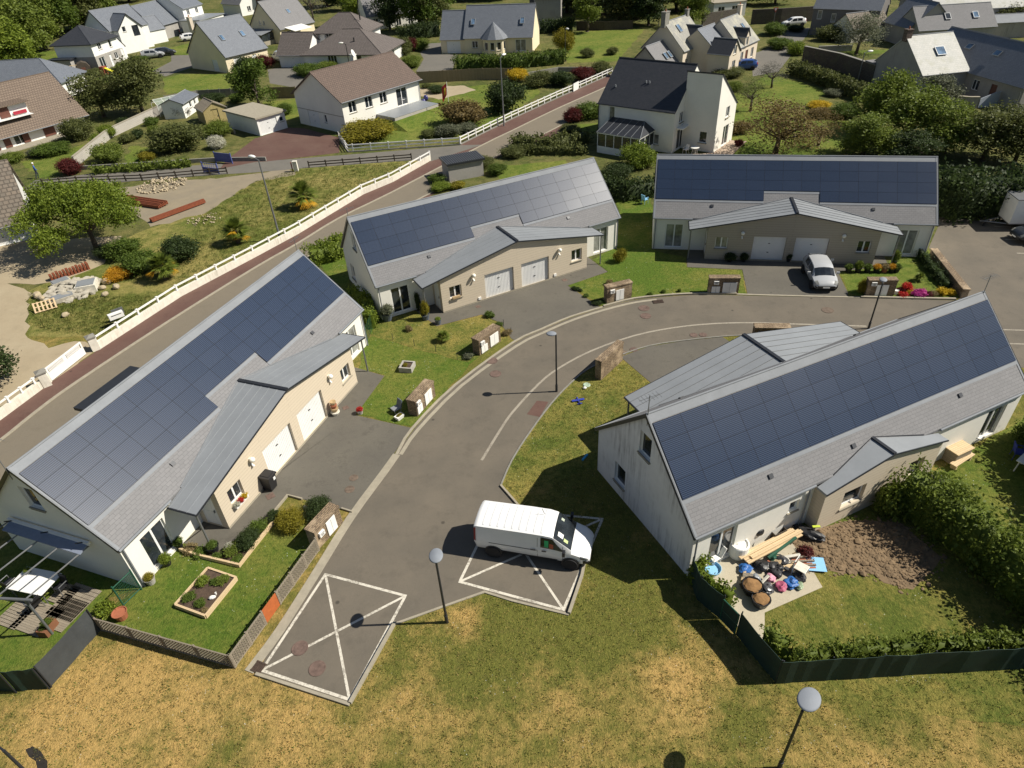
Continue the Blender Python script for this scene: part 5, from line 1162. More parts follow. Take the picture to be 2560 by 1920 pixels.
pot('small dark pot of red flowers at the lawn corner of the driveway', at(10, 902, 255), .2, .26, 'pot_stone', 'blossom_red', .3, .2, 'coarse')
T = thing('trough_planter', 'square pale stone planter on the grass of the far lawn', 'planter', at(6, 1310, 1530), HOUSE['A'][1] + .15); 
for x0, y0, x1, y1 in ((-.42, -.42, .42, -.32), (-.42, .32, .42, .42), (-.42, -.32, -.32, .32), (.32, -.32, .42, .32)): MB().box(x0, y0, 0, x1, y1, .36).build('side', mat('pot_stone'), T)
MB().box(-.32, -.32, 0, .32, .32, .28).build('soil', mat('soil'), T); o = link('plant', cached(('bush', 'coarse', 1, 'leaf_gold'), lambda: bush_mesh('coarse', 1, 'leaf_gold')), T, (-.05, .1, .25)); o.scale = (.18, .15, .14)
T = thing('trough_planter', 'white plastic planter at the foot of the stone block', 'planter', at(10, 1242, 300), .9); MB().add([(-.2, -.12, 0), (.2, -.12, 0), (.2, .12, 0), (-.2, .12, 0), (-.27, -.17, .26), (.27, -.17, .26), (.27, .17, .26), (-.27, .17, .26)], [(0, 1, 5, 4), (1, 2, 6, 5), (2, 3, 7, 6), (3, 0, 4, 7), (4, 5, 6, 7)]).build('trough', mat('white'), T); o = link('plant', CACHE[('bush', 'coarse', 1, 'leaf_gold')], T, (0, 0, .2)); o.scale = (.2, .13, .1)
T = thing('garden_chair', 'grey folded garden seat dumped behind the stone block', 'chair', at(10, 1215, 240), .7); MB().obox((0, 0, .28), (.5, .45, .06)).build('seat', mat('zinc'), T); MB().obox((.28, 0, .5), (.06, .45, .5), tilt=(0, .3)).build('backrest', mat('pot_blue'), T)
for x in (-.2, .2):
    for y in (-.18, .18): MB().tube((x, y, 0), (x, y, .27), .02, n=5).build('leg', mat('zinc'), T)
for a in (('white flowering pot at the patio door of the near house', (13, 1310, 60), .24, .35, 'pot_stone', 'leaf_gold', .4, .26), ('leafy pot on white saucer beside the sunlit patio door', (9, 1450, 1560), .22, .3, 'black', 'leaf_bright', .55, .32),
          ('pot in the corner of the porch and patio wall', (9, 1555, 1410), .2, .25, 'black', 'leaf_green', .6, .28), ('black planter under the near porch post', (9, 1850, 1440), .3, .35, 'black', 'leaf_green', .4, .3),
          ('brown tub with bright green plant at the lattice corner', (13, 1060, 360), .3, .4, 'terracotta', None, .4, .3), ('big blue glazed pot with variegated shrub by the middle house corner', (6, 1140, 1105), .4, .55, 'pot_blue', 'leaf_grey', 1.0, .55),
          ('tall climbing plant in a tub at the middle house porch post', (6, 1468, 1100), .3, .4, 'pot_blue', 'leaf_gold', 1.5, .36), ('small blue pot of red flowers on the path edge', (6, 1575, 1140), .24, .4, 'pot_blue', 'leaf_bright', .25, .24)):
    pot(a[0], at(*a[1]), *a[2:])
bush('climbing dark plant on the wall beside the middle patio door', hl('B', -7.55, -3.95), .35, 1.8, 'leaf_dark', .2, 'coarse', 'climber', 'climber')
bush('bright yellow-green plant leaning over the lattice fence corner', at(13, 930, 340), .4, 1.1, 'leaf_bright', None, 'coarse')
for x, m, pm in ((690, 'leaf_green', 'black'), (772, 'leaf_spring', 'black'), (852, 'leaf_green', 'black'), (930, 'leaf_orange', 'black'), (1000, 'leaf_tan', 'terracotta'), (1060, 'leaf_orange', 'black'), (1105, 'leaf_green', 'black')):
    pot({690: 'leftmost black pot in the row behind the hatchback, spindly green plant', 772: 'black pot with a taller upright plant, second in the row behind the hatchback', 852: 'third black pot in the row, green rosette plant', 930: 'black pot of orange flowers in the row below the small window', 1000: 'brown pot with dry plant near the right end of the pot row', 1060: 'dark pot with orange blooms beside the porch path', 1105: 'rightmost black pot of the row, by the lawn'}[x], at(8, x, 692), .24, .34, pm, m, .45 if x != 772 else .8, .3, 'coarse', grp='pots in a row before the far house')
pot('slim young tree in a pot by the far patio', at(8, 1085, 625), .22, .3, 'black', 'leaf_spring', 1.2, .3)
pot('dark fern pot at the foot of the grey garage wall', at(7, 1880, 600), .2, .2, 'black', 'leaf_dark', .7, .5); pot('small dark pot beside the left white garage door', at(7, 2000, 600), .2, .2, 'black', 'leaf_dark', .7, .35); pot('dark pot standing between the two garage doors', at(8, 172, 600), .2, .3, 'black', 'leaf_dark', .6, .25)
T = thing('window_box', 'window box of red and yellow flowers under the near garage window', 'flower box', hl('A', -5.08, -5.46, .82), HOUSE['A'][1]); MB().box(-.45, -.12, -.05, .45, .08, .14).build('trough', mat('white'), T)
for x, m in ((-.3, 'blossom_white'), (-.02, 'blossom_red'), (.26, 'leaf_yellow')): o = link('flowers', cached(('bush', 'coarse', 0, m), lambda: bush_mesh('coarse', 0, m)), T, (x, -.06, .04)); o.scale = (.2, .16, .16)
T = thing('window_box', 'wooden flower box on the middle house garage window sill', 'flower box', hl('B', -5.1, -5.42, .94), HOUSE['B'][1]); MB().box(-.3, -.1, 0, .3, .08, .15).build('trough', mat('pot_tan'), T)

# front garden of the near house: raised bed, edging, shrubs
def bed(label, pts, zt=.2, w=.09, plants=(), m='wood_fresh'):
    c = sum((Vector(p[:2]) for p in pts), Vector((0, 0))) / len(pts); P = [(p[0] - c.x, p[1] - c.y) for p in pts]; T = thing('raised_bed', label, 'garden bed', (c.x, c.y, 0))
    MB().prism(P, .0, zt - .06).build('soil', mat('soil'), T)
    for i in range(len(P)):
        a, b = P[i], P[(i + 1) % len(P)]; L = math.hypot(b[0] - a[0], b[1] - a[1]); link('edging_board', MB().box(-.0, -w / 2, 0, L - w * .0, w / 2, zt).mesh('board', mat(m)), T, (a[0], a[1], .001 * i), ang(a, b))
    return T
bed('rectangular raised bed with pale timber edging on the near lawn', ats([(13, 1525, 268), (13, 1785, 365), (13, 2050, 35), (9, 1805, 1610)]), .22)
for i, (x, y, m, r, h) in enumerate(((1760, 60, 'leaf_bright', .3, .4), (1640, 190, 'leaf_green', .28, .3), (1930, 50, 'leaf_spring', .3, .3), (1730, 250, 'leaf_green', .25, .28), (1860, 60, 'leaf_green', .2, .25), (1770, 300, 'leaf_tan', .15, .2))):
    bush(['bright green clump at the head of the raised bed', 'green clump at the left board of the raised bed', 'pale clump at the right end of the raised bed', 'low green plant near the lower end of the raised bed', 'small dark clump behind the swan in the raised bed', 'dry little clump at the bottom board of the raised bed'][i], at(13, x, y, .14), r, h, m, None, 'coarse', 'bedding_plant', 'plant')
g = at(13, 1840, 195, .14); mb = MB(); mb.ball((0, 0, .09), (.16, .1, .09), 8); mb.path([(.13, 0, .1), (.2, 0, .2), (.17, 0, .3), (.23, 0, .31)], .028, 6); o = mb.build('garden_ornament', mat('white'), loc=g, rz=.4); tag(o, 'white swan ornament in the raised bed', 'ornament')
mb = MB(); mb.strip(ats([(9, 1560, 1440), (9, 1700, 1490), (9, 2075, 1580), (10, 0, 1400), (10, 215, 1130)]), .1, 0, .2); o = tag(mb.build('bed_edging', mat('wood_fresh')), 'zigzag pale timber edging of the border below the porch', 'edging')
sheet('bed_soil', ats([(9, 1590, 1400), (9, 2050, 1560), (9, 2205, 1400), (10, 215, 1130), (10, 110, 1160), (9, 2040, 1420), (9, 1900, 1445)]), 'soil', .015)
mb = MB(); mb.strip(ats([(10, 100, 1180), (10, 275, 968), (10, 400, 1000)]), .09, 0, .12); o = tag(mb.build('bed_edging', mat('concrete')), 'thin concrete edging between driveway and clipped shrubs', 'edging'); mb = MB(); mb.strip(ats([(10, 420, 1070), (10, 550, 1125)]), .12, 0, .15); tag(mb.build('bed_edging', mat('concrete')), 'short kerb under the clipped dome shrub', 'edging'); mb = MB(); mb.strip(ats([(10, 740, 1080), (10, 835, 1110)]), .08, 0, .1); tag(mb.build('bed_edging', mat('concrete')), 'short kerb from the stone block to the gutter', 'edging')
bush('clipped dome shrub behind the stone block on the driveway edge', at(10, 555, 1105), .85, 1.0, 'leaf_dark', .75, 'big'); bush('loose olive shrub below the wheelie bin', at(10, 300, 1225), .85, 1.0, 'leaf_gold', .75, 'big'); bush('low dark reddish shrub left of the loose olive shrub', at(10, 165, 1160), .4, .6, 'leaf_dark')
bush('clipped dark shrub at the end of the zigzag border', at(9, 2150, 1380), .65, .85, 'leaf_dark', .55, 'big'); bush('round green shrub touching the clipped dark shrub', at(10, 30, 1270), .5, .7, 'leaf_green')
for i, (x, y, m, r, h) in enumerate(((1640, 1440, 'leaf_tan', .35, .35), (1730, 1470, 'leaf_green', .35, .35), (1880, 1500, 'leaf_green', .25, .3), (2010, 1460, 'leaf_spring', .35, .5), (2050, 1530, 'leaf_green', .3, .3))):
    bush(['dry bedding clump at the patio end of the border', 'reddish green clump in the border under the porch', 'small clump below the black planter', 'fresh green clump with white blooms in the border', 'low clump at the point of the zigzag border'][i], at(9, x, y), r, h, m, None, 'coarse', 'bedding_plant', 'plant')
bush('white flower cluster in the zigzag border', at(9, 1990, 1430), .2, .55, 'blossom_white', None, 'coarse', 'bedding_plant', 'plant')
# pergola terrace on the left
def deck(label, c, w, l, rz, n=6, m='wood_grey'):
    mb = MB()
    for i in range(n): mb.box(-w / 2 + i * w / n + .01, -l / 2, 0, -w / 2 + (i + 1) * w / n - .01, l / 2, .045)
    o = mb.build('deck', mat(m), loc=(c.x, c.y, .012), rz=rz); return tag(o, label, 'deck')
th = HOUSE['A'][1]
for i, (x, y, w, l) in enumerate(((640, 230, 1.7, 1.5), (330, 370, 1.7, 1.4), (150, 330, 1.3, 1.2), (560, 330, 1.3, 1.5), (560, 160, 1.0, 1.0))): deck(['slatted deck square in sun beside the grey screen', 'slatted deck square under the pergola foot', 'light deck square left of the pergola foot', 'plank deck strip along the grass edge', 'plank deck piece at the table end'][i], at(13, x, y), w, l, th + (i % 2) * 1.5708, 9 if i != 3 else 12)
T = thing('pergola', 'grey metal pergola with open beams against the near gable', 'pergola', (0, 0, 0)); 
PA = [hl('A', -LB / 2 - .15, 2.6, 2.5), hl('A', -LB / 2 - .15, -2.2, 2.5)]; PO = [at(13, 455, 500), hl('A', -14.6, 3.2)]
PO[0].z = PO[1].z = 0; t0, t1 = at(13, 215, 205, 2.45), hl('A', -14.6, 3.2, 2.45)
MB().tube((PO[0].x, PO[0].y, 0), t0, .05).build('post', mat('grey_metal'), T); MB().tube((PO[1].x, PO[1].y, 0), t1, .05).build('post', mat('grey_metal'), T); MB().tube(t0 + (t0 - t1).normalized() * .3, t1, .06).build('beam', mat('grey_metal'), T)
for i in range(5):
    f = i / 4; MB().tube(PA[1] + (PA[0] - PA[1]) * f, t0 + (t1 - t0) * f, .035, n=6).build('rafter', mat('grey_metal'), T)
T = thing('awning', 'rolled blue-grey awning canopy on the near gable above the terrace', 'awning', hl('A', -LB / 2 - .1, 0, 2.55), th); MB().obox((-.27, .1, .0), (.55, 4.6, .07), tilt=(0, R(-12))).build('canopy', colour('awning_blue', (.21, .24, .31), .6), T); MB().box(-.1, -2.3, .05, .02, 2.5, .2).build('cassette', mat('white'), T)
for y in (-2.0, 0, 2.2): MB().tube((-.02, y, .1), (-.35, y, .38), .03).build('bracket', mat('black'), T)
c = at(13, 360, 130); T = thing('garden_table', 'white extending table under the pergola', 'table', (c.x, c.y, 0), th + .1); MB().box(-.6, -.95, .70, .6, .95, .74).build('tabletop', mat('white'), T)
for x in (-.5, .5):
    for y in (-.85, .85): MB().tube((x, y, 0), (x, y, .7), .025, n=6).build('leg', mat('grey_metal'), T)
pot('small potted plant standing on the white pergola table', at(13, 320, 60), .11, .16, 'zinc', 'leaf_bright', .2, .16, 'coarse', z=.74)
def chair(label, p, rz, m='black', fm='grey_metal', grp=None, arms=False):
    T = thing('garden_chair', label, 'chair', (p[0], p[1], 0), rz, grp); MB().box(-.24, -.23, .42, .24, .23, .46).build('seat', mat(m), T); MB().obox((0, .25, .68), (.46, .04, .46), tilt=(-.18, 0)).build('backrest', mat(m), T)
    for x in (-.21, .21):
        for y in (-.2, .2): MB().tube((x * 1.1, y * 1.15, 0), (x, y, .42), .018, n=5).build('leg', mat(fm), T)
        if arms: MB().tube((x * 1.15, -.2, .64), (x * 1.15, .24, .66), .022, n=5).tube((x * 1.1, -.2, .42), (x * 1.15, -.2, .64), .018, n=5).build('armrest', mat(fm), T)
    return T
chair('black mesh chair at the sunny end of the pergola table', at(13, 560, 140), th - 1.6, arms=True); chair('black chair in shade behind the pergola table', at(13, 120, 110), th + 1.6, arms=True); chair('dark chair on the near side of the pergola table', at(13, 330, 290), th + 3.1, arms=True)
c = at(13, 430, 470); T = thing('wicker_planter', 'brown wicker planter at the pergola foot', 'planter', (c.x, c.y, 0), th + .2); MB().box(-.35, -.22, 0, .35, .22, .38).build('basket', colour('wicker', (.20, .085, .04), .8), T); o = link('plant', cached(('bush', 'coarse', 1, 'leaf_green'), lambda: bush_mesh('coarse', 1, 'leaf_green')), T, (0, 0, .3)); o.scale = (.3, .2, .2)
# little things on the lawns
for i, (t_, x, y) in enumerate(((6, 1185, 1280), (6, 1370, 1330), (6, 1555, 1380), (6, 1740, 1450), (6, 2140, 1160), (6, 2205, 1230))):
    c = at(t_, x, y); tag(MB().tube((0, 0, 0), (0, 0, .55), .018, n=5).build('fence_stake', mat('dark_metal'), loc=c), ['thin stake nearest the near house corner in the lawn divider', 'second thin stake of the lawn divider', 'third stake of the lawn divider below the yucca', 'last stake of the divider near the stone block', 'thin stake behind the stone block', 'thin stake between stone block and driveway'][i], 'stake', 'stakes between two lawns')
palm('little spiky yucca on the dry lawn', at(6, 1615, 1290), .6, .55, gold=False); bush('tiny dry rose bush on the lawn before the middle patio', at(6, 1320, 1200), .25, .5, 'leaf_tan', None, 'coarse'); bush('low dark hedge stub on the driveway edge of the middle lawn', at(6, 2020, 1080), .4, .5, 'leaf_green', .35); bush('dark creeping plant along the middle driveway edge', at(6, 2100, 1150), .3, .25, 'leaf_green')
bush('spiky grey plant at the left foot of the lawn stone block', at(6, 1840, 1430), .35, .4, 'leaf_grey', None, 'coarse'); bush('scrubby plant at the right foot of the lawn stone block', at(6, 2170, 1230), .35, .5, 'leaf_tan')
bush('yellow-flowering bush on the lawn before the right end of the middle house', at(7, 930, 600), .55, 1.4, 'leaf_gold', None, 'mid'); bush('low dark edging plants along the middle driveway', at(7, 560, 850), .5, .3, 'leaf_dark', .25); bush('dark low clump at the driveway tip by the kerb block', at(7, 740, 965), .45, .4, 'leaf_dark'); bush('dry tuft behind the dark kerb block', at(7, 840, 800), .3, .5, 'leaf_tan'); bush('small dark clump in the lawn edge near the kerb', at(7, 640, 905), .25, .3, 'leaf_green')
for i, (x, y) in enumerate(((1190, 895), (1310, 868), (1445, 862))): bush(['largest of the small clumps along the kerb lawn', 'middle small clump along the kerb lawn', 'right small clump along the kerb lawn'][i], at(7, x, y), .22 - .04 * i, .3, 'leaf_green', None, 'coarse')
bush('yellow-tipped conifer beside the hatchback driveway', at(8, 820, 870), .48, 1.3, 'leaf_gold', None, 'big')
for i, (x, y, m, r, h) in enumerate(((1150, 860, 'leaf_red', .3, .4), (1195, 850, 'blossom_red', .4, .75), (1165, 900, 'blossom_red', .35, .35), (1222, 880, 'leaf_yellow', .25, .4), (1300, 895, 'blossom_pink', .5, .55), (1385, 895, 'leaf_red', .3, .35), (1430, 890, 'leaf_tan', .28, .35), (1500, 880, 'leaf_yellow', .42, .55), (1570, 885, 'leaf_yellow', .32, .5))):
    bush(['dark foliage clump beside the meter block in the flower bed', 'tall red flowers in the kerbside bed', 'low red flowers beside the kerb', 'small yellow flowers between red and magenta', 'magenta flower cushion in the kerbside bed', 'dark red clump right of the magenta flowers', 'dry clump between magenta and yellow flowers', 'large yellow flower cushion in the kerbside bed', 'rightmost yellow flowers by the low stone wall'][i], at(8, x, y), r, h, m, None, 'coarse', 'flower_clump', 'flowers')
pot('white ornament pot at the left end of the flower bed', at(8, 1100, 880), .16, .3, 'white', None)
palm('small spiky plant with pale leaves on the bright lawn', at(8, 1300, 770), .5, .45, gold=False)
a, b = at(8, 1660, 915), at(8, 1385, 560); T = thing('garden_wall', 'low stone wall with pale coping beside the parking area', 'wall', (a.x, a.y, 0), ang(a, b)); L = (b - a).length; MB().box(0, -.42, 0, L, 0, .62).build('wall', mat('stone'), T); MB().box(-.04, -.46, .621, L + .04, .04, .7).build('coping', mat('stone'), T)
hedge('dark low planting along the inside of the low stone wall', ats([(8, 1530, 830), (8, 1400, 680), (8, 1310, 560)]), .6, .6, 'leaf_dark', 22, .08)
hedge('bright green laurel hedge between the two left houses by the street', ats([(6, 500, 620), (6, 640, 580), (6, 760, 520)]), 1.6, 1.5, 'leaf_bright', 34, .12); hedge('bright hedge strip in the gap at the near house corner', ats([(6, 860, 940), (6, 960, 1020), (6, 1010, 1180)]), .7, 1.2, 'leaf_bright', 40, .09)
for p_, q_, lb in (((6, 1040, 1100), (6, 965, 1290), 'green wire fence at the corner of the near house'),):
    a, b = at(*p_), at(*q_); T = thing('wire_fence', lb, 'fence', (a.x, a.y, 0), ang(a, b)); L = (b - a).length; wb = MB()
    for i in range(1, 18): wb.tube((L * i / 18, 0, .05), (L * i / 18, 0, 1.1), .006, n=4)
    for i in range(8): wb.tube((0, 0, .05 + i * .15), (L, 0, .05 + i * .15), .006, n=4)
    wb.build('wire_mesh', mat('green_metal'), T)
    for s in (0, L): MB().tube((s, 0, 0), (s, 0, 1.15), .03, n=6).build('post', mat('green_metal'), T)
# toys and litter on the dry lawn
c = at(11, 575, 155); mb = MB(); mb.tube((-.35, 0, .06), (.3, 0, .07), .05, .025, 8).obox((-.1, 0, .08), (.16, .75, .02)).obox((.27, 0, .09), (.08, .28, .015)).obox((.27, 0, .13), (.08, .015, .1)); tag(mb.build('toy_plane', colour('toy_blue', (.03, .05, .32)), loc=c, rz=-1.4), 'blue toy aeroplane lying on the dry lawn', 'toy')
c = at(11, 630, 640); T = thing('water_pistol', 'bright blue toy lying at the edge of the gable shadow', 'toy', (c.x, c.y, 0), .9); MB().obox((0, 0, .06), (.5, .09, .1)).obox((-.1, 0, .0), (.08, .08, .14)).build('pistol', colour('toy_cyan', (.03, .33, .60)), T)
c = at(11, 645, 10); tag(MB().lathe([(.0001, .03), (.2, .06), (.24, .02), (.22, 0)], n=9).build('crumpled_sheet', colour('pale_green', (.36, .46, .34)), loc=c, rz=.4), 'crumpled pale green sheet on the lawn near the stone block', 'litter'); c = at(11, 628, 42); tag(MB().ball((0, 0, .08), (.12, .1, .08), 8).build('white_bag', mat('white'), loc=c), 'small white bag beside the crumpled green sheet', 'litter')

# ------------------------------------------------------------------ cluttered patio behind the right-hand house
def bin_bag(label, p, r, m='black', z=0.0, sy=1.0, h=None):
    V, F = ico(hash_(label), 3, .05); g = random.Random(hash_(label)); fx = [(g.uniform(2, 5), g.uniform(0, 6)) for _ in range(6)]; mb = MB(); H_ = (h or r)
    def q(v):
        k = 1 + .2 * math.sin(fx[0][0] * v[0] + fx[0][1]) * math.sin(fx[1][0] * v[1] + fx[1][1]) + .14 * math.sin(fx[2][0] * 2 * v[2] + fx[3][0] * v[0] + fx[2][1]); return (v[0] * r * k * 1.15, v[1] * r * sy * k, max(0, (v[2] * .62 * k + .5)) * H_)
    mb.add([q(v) for v in V], F); mb.tube((.1 * r, 0, 1.0 * H_), (.25 * r, .05, 1.3 * H_), .04 * r + .01, .12 * r, 6); return tag(mb.build('rubbish_bag', mat(m), loc=(p[0], p[1], z + .03), rz=g.uniform(0, 6)), label, 'bag', None)
def tub(label, p, r, h, m, fill):
    T = thing('tub', label, 'tub', (p[0], p[1], .03)); MB().lathe([(r * .8, 0), (r, h), (r * 1.06, h), (r * .95, h), (r * .9, h * .8), (.0001, h * .8)], n=16).build('tub_body', mat(m), T)
    V, F = ico(3, 2, .12); MB().add([(v[0] * r * .9, v[1] * r * .9, h * .82 + max(0, v[2]) * .14) for v in V], F).build('earth', mat(fill), T); return T
colour('earth_orange', (.27, .15, .06), .95, .3); colour('bag_blue', (.025, .13, .40), .5, .3); colour('bag_pink', (.40, .08, .15), .6, .3); colour('bag_green', (.25, .32, .20), .4); colour('mat_blue', (.25, .52, .78), .6, .06); colour('toy_pink', (.6, .28, .36)); colour('dark_grey_plastic', (.05, .05, .055), .35)
tub('large black tub full of orange earth on the pale patio', at(15, 2065, 130), .42, .4, 'black', 'earth_orange'); tub('smaller black tub of earth at the patio edge', at(15, 2140, 240), .38, .36, 'dark_grey_plastic', 'earth_orange')
for a in (('black rubbish bag beside the earth tubs', (15, 2190, 130), .35, 'dark_grey_plastic'), ('crumpled dark bag in the middle of the patio clutter', (12, 60, 1610), .35, 'black'), ('blue plastic sack at the patio edge', (16, 195, 80), .33, 'bag_blue'), ('pink bag in the patio clutter', (16, 108, 105), .27, 'bag_pink'), ('pale green round sack beside the blue sack', (16, 262, 95), .22, 'bag_green'),
          ('black sack behind the blue sack', (16, 270, 20), .3, 'black'), ('blue folded tarp heap by the planks', (11, 2010, 1610), .3, 'bag_blue'), ('dark bag leaning on the wooden boards', (12, 110, 1540), .32, 'dark_grey_plastic'), ('pink toy bag near the tubs', (16, 20, 30), .22, 'toy_pink'), ('black refuse sack behind the pink bag', (16, 60, -20), .32, 'black'), ('grey sack on the patio beside the earth tubs', (15, 2100, 40), .26, 'zinc'), ('black sack between planks and tub', (12, -60, 1590), .36, 'black'), ('dark green sack at the timber pile', (12, 40, 1510), .3, 'green_metal')):
    bin_bag(a[0], at(*a[1]), a[2] * .8, a[3])
T = thing('timber_pile', 'stack of pale planks lying across the patio', 'timber', at(12, 20, 1430), 0); rr = ang(at(11, 1900, 1590), at(12, 200, 1320)); T.rotation_euler = (0, 0, rr)
for i, (y, z, L, x) in enumerate(((-.2, .3, 3.2, 0), (0, .3, 3.4, .1), (.2, .3, 3.1, -.1), (-.1, .37, 3.0, .2), (.12, .37, 3.2, -.15))): MB().obox((x, y, z), (L, .17, .06)).build('plank', mat('wood_fresh'), T)
for x in (-1, 1): MB().obox((x, 0, .15), (.1, .5, .24)).build('bearer', mat('wood_dark'), T)
T = thing('timber_pile', 'bundle of weathered boards standing beside the clods of earth', 'timber', at(12, 190, 1560), rr + 1.1)
for i in range(6): MB().obox((i * .11 - .3, rnd.uniform(-.1, .1), .1 + .07 * (i % 2)), (.09, 1.9, .05)).build('plank', mat('wood_grey' if i % 2 else 'terracotta'), T)
T = thing('green_pole', 'dark green beam lying across the boards', 'beam', at(12, 110, 1460), rr + .12); MB().obox((0, 0, .36), (1.9, .1, .1)).build('beam', mat('green_metal'), T)
c = at(11, 1945, 1470); T = thing('water_drum', 'white round drum with a lid by the patio door', 'drum', (c.x, c.y, .03)); MB().lathe([(.4, 0), (.44, .1), (.44, .7), (.4, .75), (.36, .75), (.36, .68), (.0001, .66)], n=20).build('drum_body', mat('white'), T); MB().lathe([(.2, .0), (.2, .04), (.0001, .05)], (-.1, .15, .72), 14).build('lid', mat('white'), T)
c = at(11, 1740, 1530); T = thing('white_lounger', 'white plastic chair tipped over at the patio door', 'chair', (c.x, c.y, .03), .5); MB().obox((0, 0, .35), (.5, .5, .05), tilt=(.2, 0)).build('seat', mat('white'), T); MB().obox((.3, 0, .55), (.05, .5, .5), tilt=(0, .5)).build('backrest', mat('white'), T)
for x in (-.2, .2):
    for y in (-.2, .2): MB().tube((x, y, 0), (x, y, .36), .025, n=5).build('leg', mat('white'), T)
c = at(11, 1730, 1610); tag(MB().lathe([(.34, 0), (.38, .16), (.36, .16), (.32, .03), (.0001, .03)], n=14).build('washing_basin', mat('mat_blue'), loc=(c.x, c.y, .03)), 'pale blue basin beside the green screen', 'basin')
c = at(12, 60, 1300); T = thing('crate', 'brown slatted crate against the sunlit back wall', 'crate', (c.x, c.y, .03), HOUSE['D'][1])
for x0, y0, x1, y1 in ((-.35, -.3, .35, -.27), (-.35, .27, .35, .3), (-.35, -.27, -.32, .27), (.32, -.27, .35, .27)): MB().box(x0, y0, 0, x1, y1, .4).build('side', mat('wood_dark'), T)
MB().box(-.32, -.27, .02, .32, .27, .05).build('base', mat('wood_dark'), T)
c = at(11, 2095, 1360); T = thing('barbecue', 'black barbecue with lid beside the white drum', 'barbecue', (c.x, c.y, .03)); MB().ball((0, 0, .75), (.3, .3, .26), 12).build('bowl', mat('black'), T)
for a in (0, 2.1, 4.2): MB().tube((.15 * math.cos(a), .15 * math.sin(a), .55), (.35 * math.cos(a), .35 * math.sin(a), 0), .02, n=5).build('leg', mat('grey_metal'), T)
c = at(12, 345, 1310); bin_bag('glossy black covered mower at the corner of the wooden rear bay', c, .55, 'black', 0, .5, .36); tag(MB().obox((0, 0, .57), (.34, .12, .03)).build('cable', colour('lime', (.5, .6, .05)), loc=(c.x + .25, c.y, .03)), 'lime green strap on the covered mower', 'strap')
c = at(12, 410, 1570); tag(MB().box(-.38, -.38, 0, .38, .38, .03).build('play_mat', mat('mat_blue'), loc=(c.x, c.y, .09), rz=-.18), 'square pale blue foam mat lying on bare earth', 'mat')
bush('dead brown uprooted bush lying on the bare earth', at(12, 330, 1470), .35, .4, 'leaf_red', None, 'coarse')
T = thing('garden_chair', 'white metal chair frame at the patio edge', 'chair', at(12, 270, 1640), .8); MB().path([(-.25, -.25, 0), (-.25, -.25, .45), (.25, -.25, .45), (.25, -.25, 0)], .018, 5).path([(-.25, .25, 0), (-.25, .25, .85), (.25, .25, .85), (.25, .25, 0)], .018, 5).build('frame', mat('white'), T); MB().box(-.24, -.24, .44, .24, .24, .46).build('seat', mat('white_dirty'), T)
gs = random.Random(9)
for i in range(16):
    c = at(15 if i % 2 else 12, (2040 if i % 2 else 40) + gs.uniform(-40, 160), (60 if i % 2 else 1560) + gs.uniform(-60, 70)); w_ = gs.uniform(.06, .3); o = MB().obox((0, 0, .12 + .1 * gs.random()), (gs.uniform(.3, 1.1), w_, gs.uniform(.03, .12)), gs.uniform(0, 3), tilt=(gs.uniform(-.4, .4), gs.uniform(-.4, .4))).build('scrap_board', mat(gs.choice(['wood_grey', 'wood_fresh', 'black', 'dark_grey_plastic', 'zinc', 'wood_dark', 'white_dirty'])), loc=c); tag(o, 'scrap piece among the clutter heaped on the patio', 'scrap', 'scrap pieces on the patio')
# dug earth: clods
g = np.random.default_rng(5); poly_ = ats([(12, 180, 1340), (12, 470, 1240), (12, 700, 1180), (12, 1150, 1200), (12, 1500, 1500), (16, 1250, 120), (16, 1000, 60), (12, 900, 1640), (12, 640, 1640), (12, 480, 1600), (12, 330, 1600), (12, 240, 1480)])
sheet('bare_earth', poly_, 'soil', .012); MAT['clod'] = plain('clod_earth', (.20, .138, .078), .95, .3, 3, bump=.8, bsc=18); bpy.data.objects['bare_earth'].data.materials[0] = MAT['clod']
mb = MB(); P2 = np.array([(p[0], p[1]) for p in poly_]); lo, hi = P2.min(0), P2.max(0); V0, F0 = ico(2, 1, .25); k = 0
while k < 1500:
    q = g.uniform(lo, hi); ins = False; w0 = g.normal(size=2) * .22
    for i in range(len(P2)):
        a_, b_ = P2[i], P2[(i + 1) % len(P2)]
        if (a_[1] > q[1]) != (b_[1] > q[1]) and q[0] < (b_[0] - a_[0]) * (q[1] - a_[1]) / (b_[1] - a_[1]) + a_[0]: ins = not ins
    if not ins: continue
    k += 1; r = g.uniform(.02, .075) * (2.3 if g.random() < .14 else 1); s = g.uniform(.6, 1.3, 3) * r; a_ = g.uniform(0, 6.28); ca, sa = math.cos(a_), math.sin(a_)
    q = q + w0; mb.add([(q[0] + ca * v[0] * s[0] - sa * v[1] * s[1], q[1] + sa * v[0] * s[0] + ca * v[1] * s[1], .01 + v[2] * s[2] * .8) for v in V0], F0)
tag(mb.build('earth_clods', mat('clod')), 'loose clods of dug brown earth behind the house', 'earth', kind='stuff')
